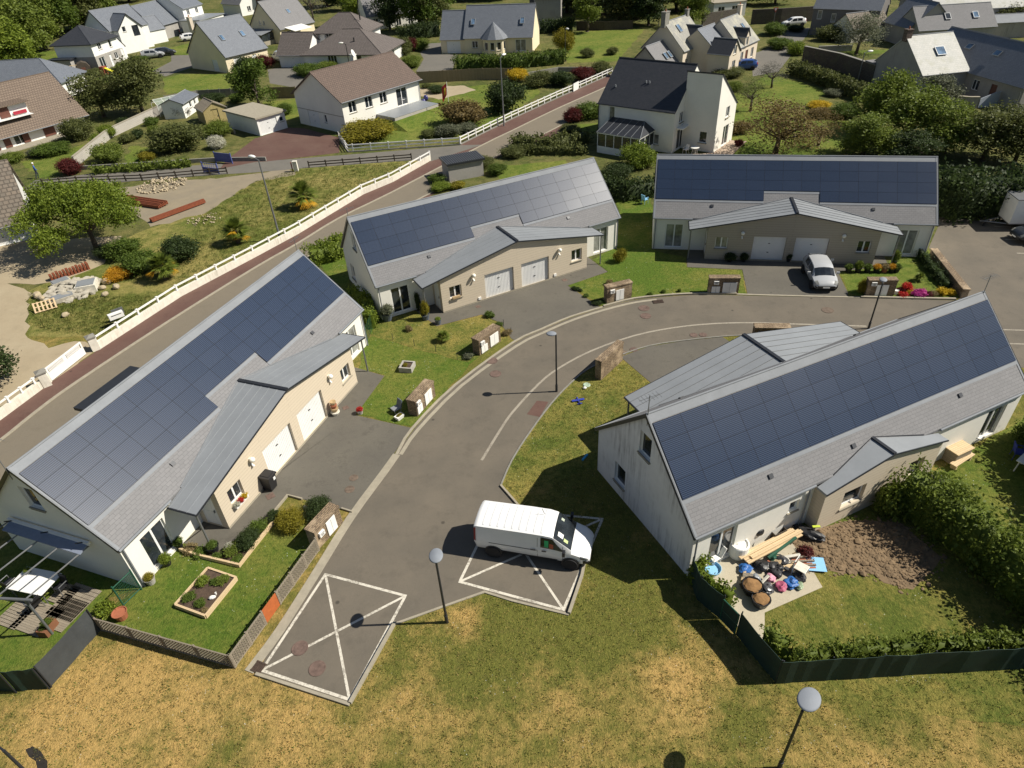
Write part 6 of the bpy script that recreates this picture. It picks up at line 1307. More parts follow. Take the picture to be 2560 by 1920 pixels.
# hedges and furniture of the back garden
hedge('bright leafy hedge running between the two back gardens', [hl('D', -1.0, 5.0), hl('D', -1.2, 7.0), hl('D', -1.1, 9.5), hl('D', -.7, 12.0), hl('D', 0, 16)], 1.2, 2.5, 'leaf_spring', 30, .13, wob=.24)
bush('leafy shrub against the wooden rear bay', hl('D', -.1, 5.0), .75, 2.2, 'leaf_spring', .65, 'coarse'); bush('rounded green shrub right of the wooden rear bay', hl('D', -3.8, 5.6), .6, .9, 'leaf_green'); bush('grey-green plants beside the pale wooden box', hl('D', -3.6, 4.9), .5, .8, 'leaf_grey')
hedge('row of young bushes inside the long green screen', ats([(15, 2190, 560), (16, 190, 790), (16, 700, 748), (16, 1300, 690), (16, 2212, 640)]), .55, 1.1, 'leaf_spring', 34, .10, wob=.11)
hedge('leafy strip inside the short green screen', ats([(11, 1650, 1590), (15, 1560, 60), (15, 1880, 270)]), .35, 1.1, 'leaf_bright', 30, .1, wob=.09)
c = at(12, 1600, 640); T = thing('wooden_box', 'pale wooden garden box against the right-hand wall', 'box', (c.x, c.y, 0), HOUSE['D'][1]); MB().box(-.55, -.4, 0, .55, .4, .75).build('case', mat('wood_grey'), T); MB().box(-.6, -.45, .751, .6, .45, .8).build('lid', mat('wood_fresh'), T)
c = at(12, 1660, 690); T = thing('bench', 'low plank bench beside the wooden box', 'bench', (c.x, c.y, 0), HOUSE['D'][1] + .1); MB().box(-.8, -.16, .3, .8, .16, .36).build('seat', mat('wood_fresh'), T)
for x in (-.6, .6): MB().box(x - .05, -.14, 0, x + .05, .14, .3).build('leg', mat('wood_fresh'), T)
chair('blue plastic chair in the shaded right garden', at(12, 2140, 640), 1.2, 'toy_blue', 'toy_blue', arms=True); T = thing('garden_table', 'white plastic table at the right picture edge', 'table', at(12, 2230, 760), .6); MB().box(-.5, -.5, .68, .5, .5, .72).build('tabletop', mat('white'), T)
for x in (-.4, .4):
    for y in (-.4, .4): MB().tube((x, y, 0), (x * .9, y * .9, .68), .03, n=6).build('leg', mat('white'), T)
bush('green shrub against the house end at the picture edge', hl('D', -10.4, 4.9), .9, 1.9, 'leaf_green', .8)
hedge('tall dark hedge in shade along the far side of the back garden', [hl('D', -6.2, 13.5), hl('D', -7.6, 9), hl('D', -10.5, 5.2)], 1.4, 2.6, 'leaf_green', 20, .14)
tree('garden_tree', 'tree beyond the right picture edge shading the back garden', hl('D', -9.8, 14.4), 'dense', 'leaf_green', 2.2, 4.6); tree('garden_tree', 'small tree beside the picture edge behind the diagonal hedge', hl('D', -6.2, 17.5), 'dense', 'leaf_green', 1.8, 4.0)
# antennas
for h_, x, hh_, lb in (('A', -LR / 2 - .05, 1.9, ''), ('A', LR / 2 - .1, 1.5, ''), ('B', -LR / 2 + .1, 1.3, ''), ('D', LR / 2 - .05, 1.6, ''), ('D', -LR / 2 + .1, 1.6, '')): antenna({'A': TA, 'B': TB, 'C': TC, 'D': TD}[h_], (x, .05, HR - .6), hh_)
# grass relief in the meadow
leafmat('blade_dry', (.20, .17, .05), (.62, .45, .18), .35); leafmat('blade_green', (.10, .14, .025), (.25, .26, .065), .35)
MD = [Vector((-24, 6.5)), Vector((24, 6.5)), Vector((24, 13.1))] + ats([(16, 65, 955), (15, 1935, 520), (15, 1600, 215)]) + [hl('D', 10.45, 3.9), hl('D', 10.45, -5.4)] + ats([(7, 1195, 1655), (7, 940, 1440), (7, 665, 1545), (11, 350, 175), (11, 172, 415), (11, 12, 665), (10, 2130, 884), (11, 8, 980), (11, 660, 1490), (15, 618, 0), (15, 500, 345), (15, 0, 226), (14, 1975, 150), (14, 1650, 268), (14, 1215, 425), (14, 828, 1122), (14, 640, 1092), (14, 0, 868), (13, 2040, 812), (13, 885, 485), (13, 440, 975), (13, 150, 1010)]) + [Vector((-24, 14))]
tufts('dry_grass', MD, 26000, .03, .10, 'blade_dry', 1, .16, 'dry straw-coloured tufts over the foreground meadow', keep=lambda x, y: np.clip(.25 + 1.6 * dryness(x, y), .12, 1))
tufts('meadow_grass', MD, 20000, .03, .09, 'blade_green', 2, .16, 'green tufts through the dry foreground meadow', keep=lambda x, y: np.clip(.75 - 1.4 * dryness(x, y), .15, 1))
# ------------------------------------------------------------------ houses of the village behind
def house(name, label, x, y, rz, cat='house', group=None): return thing(name, label, cat, (x, y, 0), rz, group)
def w2(s, z=1.0, w=1.1, h=1.15, st='win2', g='glass'): return (s, z, w, h, st, g)
T = house('bungalow', 'white raised bungalow with brown tiled roof behind the white rail fence', -19.1, 88.5, .848)
block(T, 0, 0, 13.4, 9.8, 4.1, 6.95, 'x', 'render_white', 'tile_brown', {'f': [w2(1.0, 2.3, 1.2, 1.35), w2(3.7, 2.3, 1.2, 1.35), w2(6.2, 2.3, 1.2, 1.35), (9.1, 1.3, 1.9, 2.2, 'patio2')], 'l': [(2.2, .05, 2.3, 2.1, 'garage'), w2(5.6, .9, .5, 1.0, 'win1')]}, .3, .4, cap='tile_brown')
MB().box(-.012, -.014, 2.05, .0, 9.8, 2.13).build('string_course', mat('concrete'), T)
chimney(T, 7.2, 5.3, 6.3, 7.6, .55, .6, 'render_white'); MB().tube((6.9, 5.0, 6.5), (6.9, 5.0, 8.6), .03).build('mast', mat('grey_metal'), T); dish(T, (6.8, 4.8, 7.9), .45, .5); gutters(T, [((-.3, -.45, 3.86), (13.7, -.45, 3.86))], down=[(13.3, -.1, 3.8)])
MB().add([(4.6, -6.5, 0), (15.5, -6.5, 0), (14.6, -3.6, .85), (5.0, -3.6, .85), (14.6, .4, .85), (17, .4, 0), (4.2, -3.6, 0), (4.2, -.1, 0), (5.0, -.1, .85)], [(0, 1, 2, 3), (2, 1, 5, 4), (6, 0, 3), (7, 6, 3, 8)]).build('grass_bank', mat('lawn_lush'), T); MB().box(5.2, -3.58, 0, 13.2, -.02, 1.2).build('terrace', mat('brick_block'), T); MB().box(5.2, -3.6, 1.201, 13.2, -.02, 1.24).build('terrace_paving', mat('zinc'), T)
bush('climbing plant on the corner of the brown-roofed bungalow', at(2, 745, 1110), .5, 3.4, 'leaf_dark', .4, 'coarse', 'climber', 'climber')
p = at(2, 1260, 905, 1.24); TT = thing('garden_table', 'white table with chairs on the terrace of the brown-roofed bungalow', 'table', (p.x, p.y, 1.24)); MB().lathe([(.5, .68), (.52, .72), (.0001, .72)], n=16).tube((0, 0, 0), (0, 0, .68), .04).build('tabletop', mat('white'), TT)
for i, (x, y) in enumerate(((1225, 905), (1305, 890))): p = at(2, x, y, 1.24); o = chair(['white chair left of the terrace table', 'white chair right of the terrace table'][i], p, 1.5 + i * 2.4, 'white', 'white'); o.location.z = 1.24
for i, (x, y) in enumerate(((1450, 905), (1470, 870))): p = at(2, x, y); tag(MB().lathe([(.2, 0), (.34, .3), (.3, .6), (.2, .75), (.16, .74), (.0001, .7)], n=12).build('garden_urn', colour('pot_cobalt', (.03, .03, .16), .3), loc=p), ['nearer dark blue urn at the terrace corner', 'farther dark blue urn at the terrace corner'][i], 'urn')
for i, (x, y) in enumerate(((1095, 965), (1172, 990), (1195, 985))): p = at(2, x, y, .6); pot(['pot on the wall of the bungalow terrace near the windows', 'left one of two pots on the terrace edge', 'right one of two pots on the terrace edge'][i], p, .16, .3, 'pot_stone', 'leaf_green', .3, .18, z=.62 if i else 1.24)
# flag
p = at(2, 1675, 1000); T = thing('flagpole', 'flagpole with a red and yellow flag on the bungalow lawn', 'flag', (p.x, p.y, 0)); MB().tube((0, 0, 0), (0, 0, 4.3), .03).build('pole', mat('white'), T)
fv = [(-.05 - i * .13 - j * .02, .05 * math.sin(i * 1.7 + j), 4.1 - j * .35 - i * .09 - (.03 * i * j)) for j in range(5) for i in range(6)]; MB().add(fv, [(j * 6 + i, j * 6 + i + 1, j * 6 + i + 7, j * 6 + i + 6) for j in range(4) for i in range(5)]).build('flag', colour('flag_red', (.55, .03, .03), .6), T)
MB().add([(v[0], v[1] - .02, v[2]) for v in fv], [(j * 6 + i, j * 6 + i + 1, j * 6 + i + 7, j * 6 + i + 6) for j in (1, 2) for i in (1, 2)]).add([(v[0], v[1] + .02, v[2]) for v in fv], [(j * 6 + i, j * 6 + i + 1, j * 6 + i + 7, j * 6 + i + 6) for j in (1, 2) for i in (1, 2)]).build('flag_emblem', colour('flag_yellow', (.7, .45, .03), .6), T)
# tall white house
T = house('tall_house', 'tall white house with steep dark slate roof and glazed veranda', 11.7, 79.3, -.669)
block(T, 0, 0, 9.36, 9.0, 4.4, 8.2, 'x', 'render_white', 'slate_dark', {'f': [(1.35, 2.35, .75, 1.75, 'win1', 'glass_curtain'), (6.4, .7, 1.3, 1.1, 'win2', 'glass_curtain')], 'r': [(1.2, 2.9, 1.0, 1.1, 'win2'), (1.0, .1, 1.9, 2.1, 'patio2')]}, .05, .12, cap='slate_dark')
mb = MB(); wall(mb, (9.37, 2.2), (13.2, 2.2), 0, [(0, 7.9), (3.83, 7.9)], [(2.0, .9, .9, 1.2)]); hr_ = [(2.2, .1, 1.5, 2.1, 'patio2'), (2.3, 3.1, 1.0, 1.1, 'win2')]
wall(mb, (13.2, 2.2), (13.2, 7.4), 0, [(0, 7.9), (5.2, 4.1)], hr_); wall(mb, (13.2, 7.4), (9.37, 7.4), 0, [(0, 4.1), (3.83, 4.1)], []); wall(mb, (9.37, 7.4), (9.37, 2.2), 0, [(0, 4.1), (5.2, 7.9)], []); mb.build('wing_wall', mat('render_white'), T)
for h_ in hr_: add_window(T, (13.2, 2.2), (13.2, 7.4), h_)
add_window(T, (9.37, 2.2), (13.2, 2.2), (2.0, .9, .9, 1.2, 'win1'))
q = [(9.3, 2.1, 8.05), (13.3, 2.1, 8.05), (13.3, 7.6, 4.03), (9.3, 7.6, 4.03)]; mb = MB(); mb.poly(q); mb.poly([(a, b, c - .1) for a, b, c in q[::-1]])
for i in range(4): mb.poly([q[(i + 1) % 4], q[i], (q[i][0], q[i][1], q[i][2] - .1), (q[(i + 1) % 4][0], q[(i + 1) % 4][1], q[(i + 1) % 4][2] - .1)])
mb.build('wing_roof', mat('slate_dark'), T); MB().obox((9.75, 1.5, 2.5), (.7, 1.9, .1)).build('canopy', mat('white'), T)
mb = MB()
for x, y in ((1.2, 1.6), (4.6, 2.3), (5.0, 2.3)): mb.obox((x, y, 4.4 + y * .845 + .12), (.12, .12, .25))
mb.build('roof_vent', mat('zinc_pale'), T); gutters(T, [((-.1, -.18, 4.25), (9.4, -.18, 4.25))], 'dark_metal', [(.1, -.12, 4.2)])
mb = MB(); V = [(1.9, -3.4), (7.1, -3.4), (7.1, -.02), (1.9, -.02)]
mb.box(1.9, -3.4, 0, 7.1, -3.3, .75); mb.box(7.0, -3.3, 0, 7.1, -.02, .75); mb.box(1.9, -3.3, 0, 2.0, -.02, .75); mb.build('veranda_base', mat('white'), T)
mb = MB()
for i in range(6): mb.box(1.9 + i * 1.02, -3.4, .751, 1.98 + i * 1.02, -3.32, 2.1)
for y in (-2.2, -1.1): mb.box(7.02, y, .751, 7.1, y + .08, 2.1); mb.box(1.9, y, .751, 1.98, y + .08, 2.1)
mb.box(1.85, -3.45, 2.101, 7.15, -3.3, 2.2); mb.box(7.0, -3.3, 2.101, 7.15, -.02, 2.2); mb.box(1.85, -3.3, 2.101, 2.0, -.02, 2.2); vf = mb.build('veranda_frame', mat('white'), T)
MB().box(1.97, -3.37, .75, 7.03, -3.35, 2.1).box(7.05, -3.35, .75, 7.07, -.05, 2.1).build('veranda_glazing', mat('glass'), vf)
MB().add([(1.8, -3.5, 2.22), (7.2, -3.5, 2.22), (5.9, -.02, 3.0), (1.8, -.02, 3.0), (7.2, -.02, 2.22)], [(0, 1, 2, 3), (1, 4, 2)]).build('veranda_roof', mat('dark_metal'), vf)
mb = MB()
for i in range(6): x = 1.85 + i * .85; mb.tube((x, -3.5, 2.24), (min(x, 5.9), -.02, 3.02), .018, n=4)
mb.tube((7.2, -3.5, 2.24), (5.9, -.02, 3.02), .04, n=4); mb.build('veranda_rib', mat('zinc_pale'), vf)
p = at(3, 1575, 1330); TT = thing('garden_table', 'round white table beside the tall white house', 'table', (p.x, p.y, 0)); MB().lathe([(.45, .68), (.47, .72), (.0001, .72)], n=16).build('tabletop', mat('white'), TT)
for a in range(4): MB().tube((.3 * math.cos(a * 1.57), .3 * math.sin(a * 1.57), 0), (.2 * math.cos(a * 1.57), .2 * math.sin(a * 1.57), .7), .025, n=5).build('leg', mat('white'), TT)
chair('white chair in front of the tall house patio door', at(3, 1500, 1325), -.9, 'white', 'white', arms=True); chair('white chair behind the round table of the tall house', at(3, 1560, 1290), .6, 'white', 'white', arms=True)
# bungalow with red shutters, and the roofs at the left edge
T = house('bungalow', 'white bungalow with tan tiles and red-brown shutters at the left edge', -63.6, 90.5, .994)
block(T, -3, .5, 11.2, 10.3, 2.4, 6.8, 'x', 'white', 'tile_tan', {'f': [(4.4, .2, 1.5, 2.0, 'patio2')]}, .4, .9, cap='tile_tan')
for x in (-1.0, .5, 2.9, 5.6): MB().box(x - .42 if x != 5.6 else 5.3, .42, .2, x + .42 if x != 5.6 else 6.8, .49, 2.2).build('shutter', mat('brown_wood'), T)
MB().box(-3, .5, 3.3, 5.1, 1.9, 3.35).box(-3, 1.5, 3.35, 5.1, 3.6, 4.75).build('dormer_wall', mat('white'), T); MB().box(-3.2, .9, 4.76, 5.4, 4.3, 4.9).build('dormer_roof', mat('tile_tan'), T)
add_window(T, (-3, 1.49), (5.1, 1.49), (5.9, 3.5, 1.9, 1.1, 'win3', 'glass_curtain'), .1); MB().box(3.1, 1.3, 3.5, 4.8, 1.36, 3.9).build('curtain', colour('curtain_red', (.35, .02, .04)), T); MB().box(1.5, 1.38, 3.42, 2.75, 1.46, 4.7).build('shutter', mat('brown_wood'), T)
MB().box(-3, -1.6, 0, 9, .49, .12).build('terrace', mat('concrete'), T)
T = house('house', 'white house with low hipped slate roof behind the tan-tiled bungalow', -84.4, 118.4, .0); block(T, -3, 0, 14.4, 8, 2.8, 5.6, 'hip', 'white', 'slate_blue', {'r': [w2(1.5, .9, 1.4, 1.3)], 'f': [w2(14, .8, 1.2, 1.2)]}, .3, .4); block(T, -8, 3, -3.05, 9, 3.6, 6.2, 'x', 'white', 'slate_blue', {}, .2, .3)
T = house('house', 'corner house with worn brown tiles and skylight beside the big maple', -47.7, 57.8, .529); block(T, -6, .4, 4.8, 8.4, 2.4, 6.3, 'x', 'white', 'tile_old', {'f': [(7.0, .05, 2.4, 2.0, 'garage')]}, .2, .6, cap='tile_old'); skylight(T, 2.6, 1.7, 3.75, math.atan(.98), w=.9, h=1.1)
# white two-storey houses at upper left
T = house('two_storey_house', 'white two-storey house with dark hip roof near the wood', -74.1, 140.1, 1.431)
block(T, 0, .3, 8.2, 7.8, 4.96, 7.3, 'hip', 'white', 'slate_dark', {'f': [w2(1.9, 3.4), (5.4, 3.2, .8, 1.5, 'win1'), (.9, .15, 1.7, 2.0, 'patio2'), w2(5.9, 1.0), (4.2, .1, .7, 2.0, 'door')], 'l': [w2(1.2, .8, .9, 1.2, 'win1')]}, .3, .45, two=('render_grey', 2.55))
block(T, -1.8, 4.3, -.03, 8.6, 2.4, 2.4, 'flat', 'render_grey', 'dark_metal', {'l': [(.8, .3, .5, 1.6, 'win1'), (2.6, .3, .5, 1.6, 'win1')]}); block(T, 8.25, 2.0, 12.4, 8, 2.5, 4.6, 'y', 'white', 'slate_dark', {'f': [(.8, .05, 2.5, 2.0, 'garage')]}, .1, .3)
T = house('gabled_house', 'white modern house with tall gables and dark roof edges', -73.8, 165.2, 1.0)
block(T, -9, .2, 0, 9.3, 4.5, 8.0, 'x', 'white', 'slate_blue', {'r': [w2(4.2, 4.6, 1.2, 1.0)], 'f': [(4.6, .2, 2.6, 2.0, 'patio2'), (1.0, .2, 2.2, 2.0, 'patio2')]}, .15, .15, verge='dark_metal'); block(T, -8.3, -1.8, -2.8, 2.0, 4.6, 7.2, 'y', 'white', 'slate_blue', {'f': [(3.2, 2.9, 1.5, 2.0, 'grid', 'glass', 'dark_metal'), w2(1.0, 4.0, .8, 1.0, 'win1')]}, .2, .2, verge='dark_metal')
block(T, .03, 2.6, 5.4, 7.6, 2.8, 5.2, 'x', 'white', 'slate_blue', {'r': [w2(1.0, .9, 1.1, 1.2), (3.2, .1, 1.0, 2.1, 'door', 'glass', 'dark_metal')]}, .15, .15, verge='dark_metal'); block(T, -13, 1.5, -9.05, 8, 2.6, 4.8, 'y', 'white', 'slate_blue', {'f': [(.8, .05, 2.5, 2.0, 'garage')]}, .1, .2)
T = house('two_storey_house', 'white and grey house with flat annex behind the modern gables', -71.2, 179.4, 1.325); block(T, 0, 0, 7.8, 9, 5.5, 8.4, 'x', 'white', 'slate_blue', {'f': [w2(1.4, 3.8), w2(4.8, 3.8)], 'l': [w2(3, 3.6)]}, .2, .3); block(T, -2, -5, 8, -.03, 3, 3, 'flat', 'white', 'zinc', {'f': [w2(1, .9), (3.6, .2, 2.6, 2.1, 'patio2'), (7, .1, 2.4, 2.1, 'garage')]}); block(T, -9, 2, -.03, 10, 3.2, 7.2, 'x', 'render_grey', 'slate_blue', {}, .2, .3)
T = house('brick_house', 'red brick house wall at the top edge behind the cars', -60, 208, 1.2); block(T, 0, 0, 12, 8, 5.5, 8.5, 'x', 'tile_brown', 'slate_blue', {'f': [w2(3, .8), w2(8, .8)]}, .2, .3)
T = house('house', 'pale house with big grey roof at the top edge left of the leafless tree', -66, 205, .9); block(T, 0, 0, 9, 8, 3.0, 7.5, 'y', 'white', 'slate', {'f': [w2(2, .9), w2(5, 3.6)]}, .2, .3)
T = house('cream_house', 'cream house with steep grey slate roof and two skylights', -47.2, 131.2, .93); block(T, 0, 0, 9.2, 11, 2.9, 7.9, 'x', 'render_cream', 'slate_blue', {'l': [(6.8, .1, 1.6, 1.9, 'shutter', 'glass')], 'f': [(1.6, .1, 1.8, 2.0, 'shutter'), (5.6, .9, 1.0, 1.1, 'shutter')]}, .12, .3, verge='slate_dark'); chimney(T, -.1, 7.2, 6.2, 8.6, .6, .8, 'render_beige')
for x in (2.2, 6.6): skylight(T, x, 2.5, 5.25, math.atan(.91), w=.8, h=1.2)
T = house('cream_house', 'cream house with pale slate roof, awning and lean-to veranda', -44.1, 158.4, .995); block(T, 0, 0, 10, 9, 3.0, 7.7, 'x', 'render_cream', 'slate', {'l': [w2(3.2, 3.4, .6, .8, 'win1', 'glass_curtain'), w2(4.4, 3.4, .6, .8, 'win1', 'glass_curtain')], 'f': [(2.0, .1, 1.8, 2.1, 'patio2')]}, .12, .3, verge='slate_dark'); MB().obox((3.8, -1.6, 2.6), (5.0, 3.2, .06), tilt=(R(10), 0)).build('awning', mat('white'), T); skylight(T, 5.5, 2.2, 5.32, math.atan(1.04))
MB().box(-3.4, 2.0, 0, -.03, 8, .8).build('veranda_base', mat('concrete'), T); MB().box(-3.35, 2.05, .801, -.05, 7.95, 2.2).build('veranda_glazing', mat('glass'), T); MB().obox((-1.75, 5, 2.4), (3.9, 6.4, .08), tilt=(0, R(-8))).build('veranda_roof', mat('zinc_pale'), T)
T = house('hip_house', 'white house with stepped brown hip roofs and attached garage', -33.0, 131.0, -.25)
block(T, -.2, 0, 14.2, 11, 2.6, 5.4, 'hip', 'white', 'tile_greybrown', {'f': [w2(4.4, .9, 1.7, 1.2, 'win3'), (9.0, .1, 1.8, 2.1, 'patio2')], 'r': [w2(2, .9), w2(5.5, .9)]}, .3, .6, cap='tile_greybrown'); block(T, -.7, 6.5, 9.0, 14, 5.0, 7.4, 'hip', 'white', 'tile_greybrown', {'f': [w2(1.9, 3.6, 1.5, 1.1), w2(5.2, 3.6, 1.0, 1.1)]}, .3, .55, cap='tile_greybrown')
block(T, -5.9, 1.2, -.23, 8, 2.4, 5.2, 'x', 'white', 'tile_greybrown', {'f': [(.9, .05, 3.6, 2.0, 'garage')]}, .3, .45, cap='tile_greybrown'); mb = MB()
for x, y, z in ((7.5, 9.0, 6.6), (8.6, 2.5, 3.6)): mb.tube((x, y, z - .3), (x, y, z + .9), .12)
mb.build('roof_flue', mat('black'), T)
T = house('house', 'white house with grey roof and dormers half hidden by dark conifers', -25.4, 169.6, .394); block(T, -2, 0, 11, 8, 3, 7.2, 'x', 'white', 'slate', {'f': [(1.4, .3, 1.1, 1.9, 'win2'), (4.0, .3, 1.1, 1.9, 'win2'), (6.6, .3, 1.1, 1.9, 'win2'), (9.4, .3, 1.1, 1.9, 'win2')]}, .2, .3)
for x in (1.5, 6.5): block(T, x, 1.2, x + 1.6, 4.2, 5.0, 5.9, 'y', 'white', 'slate', {'f': [w2(.3, 3.8, 1.0, 1.0)]}, .1, .15, z0=3.5)
T = house('bay_house', 'cream house with conical bay turret and grey slate roof', -4.9, 136.1, -.222)
block(T, 0, 0, 12.6, 8.2, 2.9, 7.3, 'x', 'render_cream', 'slate_blue', {'f': [w2(1.4, .9), (9.5, .3, 1.9, 1.9, 'patio2', 'glass_curtain')]}, .15, .3)
block(T, -4.6, .3, -.03, 7.3, 2.7, 6.6, 'x', 'render_cream', 'slate_blue', {'f': [(1.1, .05, 2.6, 2.0, 'garage')]}, .1, .3); chimney(T, 12.0, 4.6, 6.6, 8.2, .9, .6, 'slate_dark')
for x in (1.5, 10.6): skylight(T, x, 1.7, 4.95, math.atan(1.07), w=.8, h=1.2)
tp = [(3.4, 0), (3.9, -1.5), (5.0, -2.1), (6.3, -2.1), (7.4, -1.5), (7.9, 0)]; mb = MB()
for a, b in zip(tp, tp[1:]):
    L_ = math.hypot(b[0] - a[0], b[1] - a[1]); hs = [(L_ / 2 - .38, .8, .76, 1.3, 'win1')] if L_ > 1 else []; wall(mb, a, b, 0, [(0, 2.55), (L_, 2.55)], hs)
    for h_ in hs: add_window(T, a, b, h_)
bw_ = mb.build('bay_wall', mat('render_cream'), T); mb = MB(); rp = [(5.65 + (x - 5.65) * 1.18, -.2 + (y + .2) * 1.18, 2.56) for x, y in tp]
for a, b in zip(rp, rp[1:]): mb.poly([a, b, (5.65, -.35, 5.2)])
mb.poly([rp[-1], (7.9, 1.4, 2.56), (5.65, -.35, 5.2)]); mb.poly([(3.4, 1.4, 2.56), rp[0], (5.65, -.35, 5.2)]); mb.build('bay_roof', mat('slate_blue'), T)
# flat garage, sheds
T = house('flat_garage', 'low white garage with a flat gravel roof beside the red yard', -30.6, 89.9, .837, 'garage'); block(T, .1, .1, 4.3, 7.5, 2.1, 2.1, 'flat', 'white', 'concrete', {'f': [(.25, .03, 2.6, 1.9, 'garage'), w2(3.3, 1.0, .6, .6, 'win1')]}, .25); MB().box(-1.2, 4.2, 0, -1.0, 6.8, .5).build('low_wall', mat('concrete'), T)
T = house('garden_shed', 'white masonry shed with slate roof above the long garden wall', -44.1, 101.3, 1.516, 'shed'); block(T, 0, .2, 5.4, 3.2, 2.1, 2.7, 'x', 'white', 'slate_blue', {'f': [w2(2.3, .9, .7, .8, 'win1'), w2(3.9, .9, .6, .8, 'win1')]}, .15, .25)
T = house('garden_shed', 'yellowish wooden garden shed with gabled front', -39.9, 97.1, .651, 'shed'); MAT['shed_wood'] = tiled('shed_wood', (.36, .29, .12), (.42, .34, .15), (.2, .16, .07), .14, 4, 0, .8, .01, .4, .2); block(T, 0, 0, 3.1, 3.2, 1.9, 2.8, 'y', 'shed_wood', 'wood_grey', {'f': [(1.0, .05, 1.0, 1.75, 'door', 'glass', 'shed_wood')]}, .15, .15, cap='wood_grey')
p = at(1, 1390, 1010); T = thing('greenhouse', 'small glass greenhouse against the long garden wall', 'greenhouse', (p.x, p.y, 0), .75); mb = MB()
for x in (0, 1.2, 2.4, 3.6):
    for y in (0, 2.2): mb.tube((x, y, 0), (x, y, 1.6), .03, n=4); mb.tube((x, y, 1.6), (x, 1.1, 2.2), .03, n=4)
for y, z in ((0, 1.6), (2.2, 1.6), (1.1, 2.2)): mb.tube((0, y, z), (3.6, y, z), .03, n=4)
mb.build('frame', mat('white'), T); gm, gt, gb = newmat('clear_glass'); gb.inputs['Base Color'].default_value = (.5, .6, .55, 1); gb.inputs['Alpha'].default_value = .35; gb.inputs['Roughness'].default_value = .1; MAT['clear_glass'] = gm
MB().poly([(0, 0, 1.62), (3.6, 0, 1.62), (3.6, 1.1, 2.22), (0, 1.1, 2.22)]).poly([(0, 1.1, 2.22), (3.6, 1.1, 2.22), (3.6, 2.2, 1.62), (0, 2.2, 1.62)]).poly([(0, 0, .1), (3.6, 0, .1), (3.6, 0, 1.58), (0, 0, 1.58)]).build('pane', mat('clear_glass'), T)
p = at(2, 1690, 1570); T = thing('garden_shed', 'low shed with dark ribbed roof behind the middle solar house', 'shed', (p.x, p.y, 0), .35); block(T, -.2, 0, 3.6, 2.4, 1.7, 1.9, 'flat', 'render_grey', 'dark_metal', {}, .2)
mb = MB()
for i in range(18): mb.box(-.35 + i * .235, -.2, 1.902, -.29 + i * .235, 2.6, 1.94)
mb.build('roof_rib', mat('grey_metal'), T)
T = thing('garden_shed', 'dark roofed lean-to showing past the ridge of the near solar house', 'shed', hl('A', -1.0, 6.5), HOUSE['A'][1]); block(T, -1.7, -.9, 2.2, .5, 2.05, 2.05, 'flat', 'wood_dark', 'dark_metal', {}, .15)
# stone terrace upper right, with dormers
T = house('stone_house', 'grey gabled stone house with big chimney behind the tall white house', 28.5, 108.7, .861); block(T, 0, 0, 7.6, 7, 3.6, 7.1, 'x', 'render_beige', 'slate_lichen', {'f': [w2(.9, .8, 1.0, 1.4), w2(5.0, .6, 1.0, 1.7)]}, .12, .2); chimney(T, .2, 3.5, 6.4, 8.4, 1.3, .7, 'concrete_dark'); chimney(T, 7.2, 3.5, 6.6, 7.8, .6, .5, 'concrete_dark'); skylight(T, 2.6, 2.3, 5.98, math.atan(1.0), w=.9, h=1.3)
block(T, 4.4, -.05, 6.2, 2.6, 5.0, 6.1, 'y', 'render_beige', 'slate_dark', {'f': [w2(.35, 3.3, 1.1, 1.4)]}, .15, .1, z0=3.3); block(T, -5.2, .8, -.03, 6.2, 2.2, 4.7, 'x', 'render_grey', 'slate', {}, .12, .2, verge='slate_dark')
for x, y in ((-2.4, 1.6), (-1.2, 1.6)): skylight(T, x, y, 3.1, math.atan(.92), w=.7, h=1.1)
T = house('stone_house', 'terrace house with sagging blue-grey roof in the upper right row', 34.0, 107.6, .85); block(T, .0, .6, 5.6, 8, 3.0, 6.0, 'x', 'render_beige', 'slate_blue', {'f': [(2.6, .1, 1.0, 2.1, 'door', 'glass', 'brown_wood'), w2(4.0, .8, 1.0, 1.3), w2(.6, .8, .8, 1.3)]}, .05, .2); block(T, -.8, -1.6, 2.8, 1.8, 3.2, 4.9, 'y', 'render_beige', 'slate_dark', {'f': [w2(1.2, .9), w2(1.2, 2.9, 1.1, 1.2)]}, .15, .15)
T = house('stone_house', 'end house of the upper right terrace with lichen-spotted roof', 37.9, 110.6, .863); block(T, .1, .4, 7.2, 7.6, 3.2, 6.6, 'x', 'render_beige', 'slate_lichen', {'f': [w2(.8, .8, 1.0, 1.4), (2.6, .1, 1.0, 2.1, 'door', 'glass', 'brown_wood'), w2(4.8, .8, 1.0, 1.4)]}, .12, .2); chimney(T, 6.9, 4.0, 6.2, 7.7, .6, .6, 'render_beige'); block(T, 1.5, .2, 3.0, 2.6, 4.4, 5.4, 'y', 'render_beige', 'slate_dark', {'f': [w2(.3, 3.0, .9, 1.2)]}, .12, .1, z0=3.0)
for x in (2.6, 5.2): skylight(T, x, 2.4, 5.1, math.atan(.94), w=.7, h=1.0)
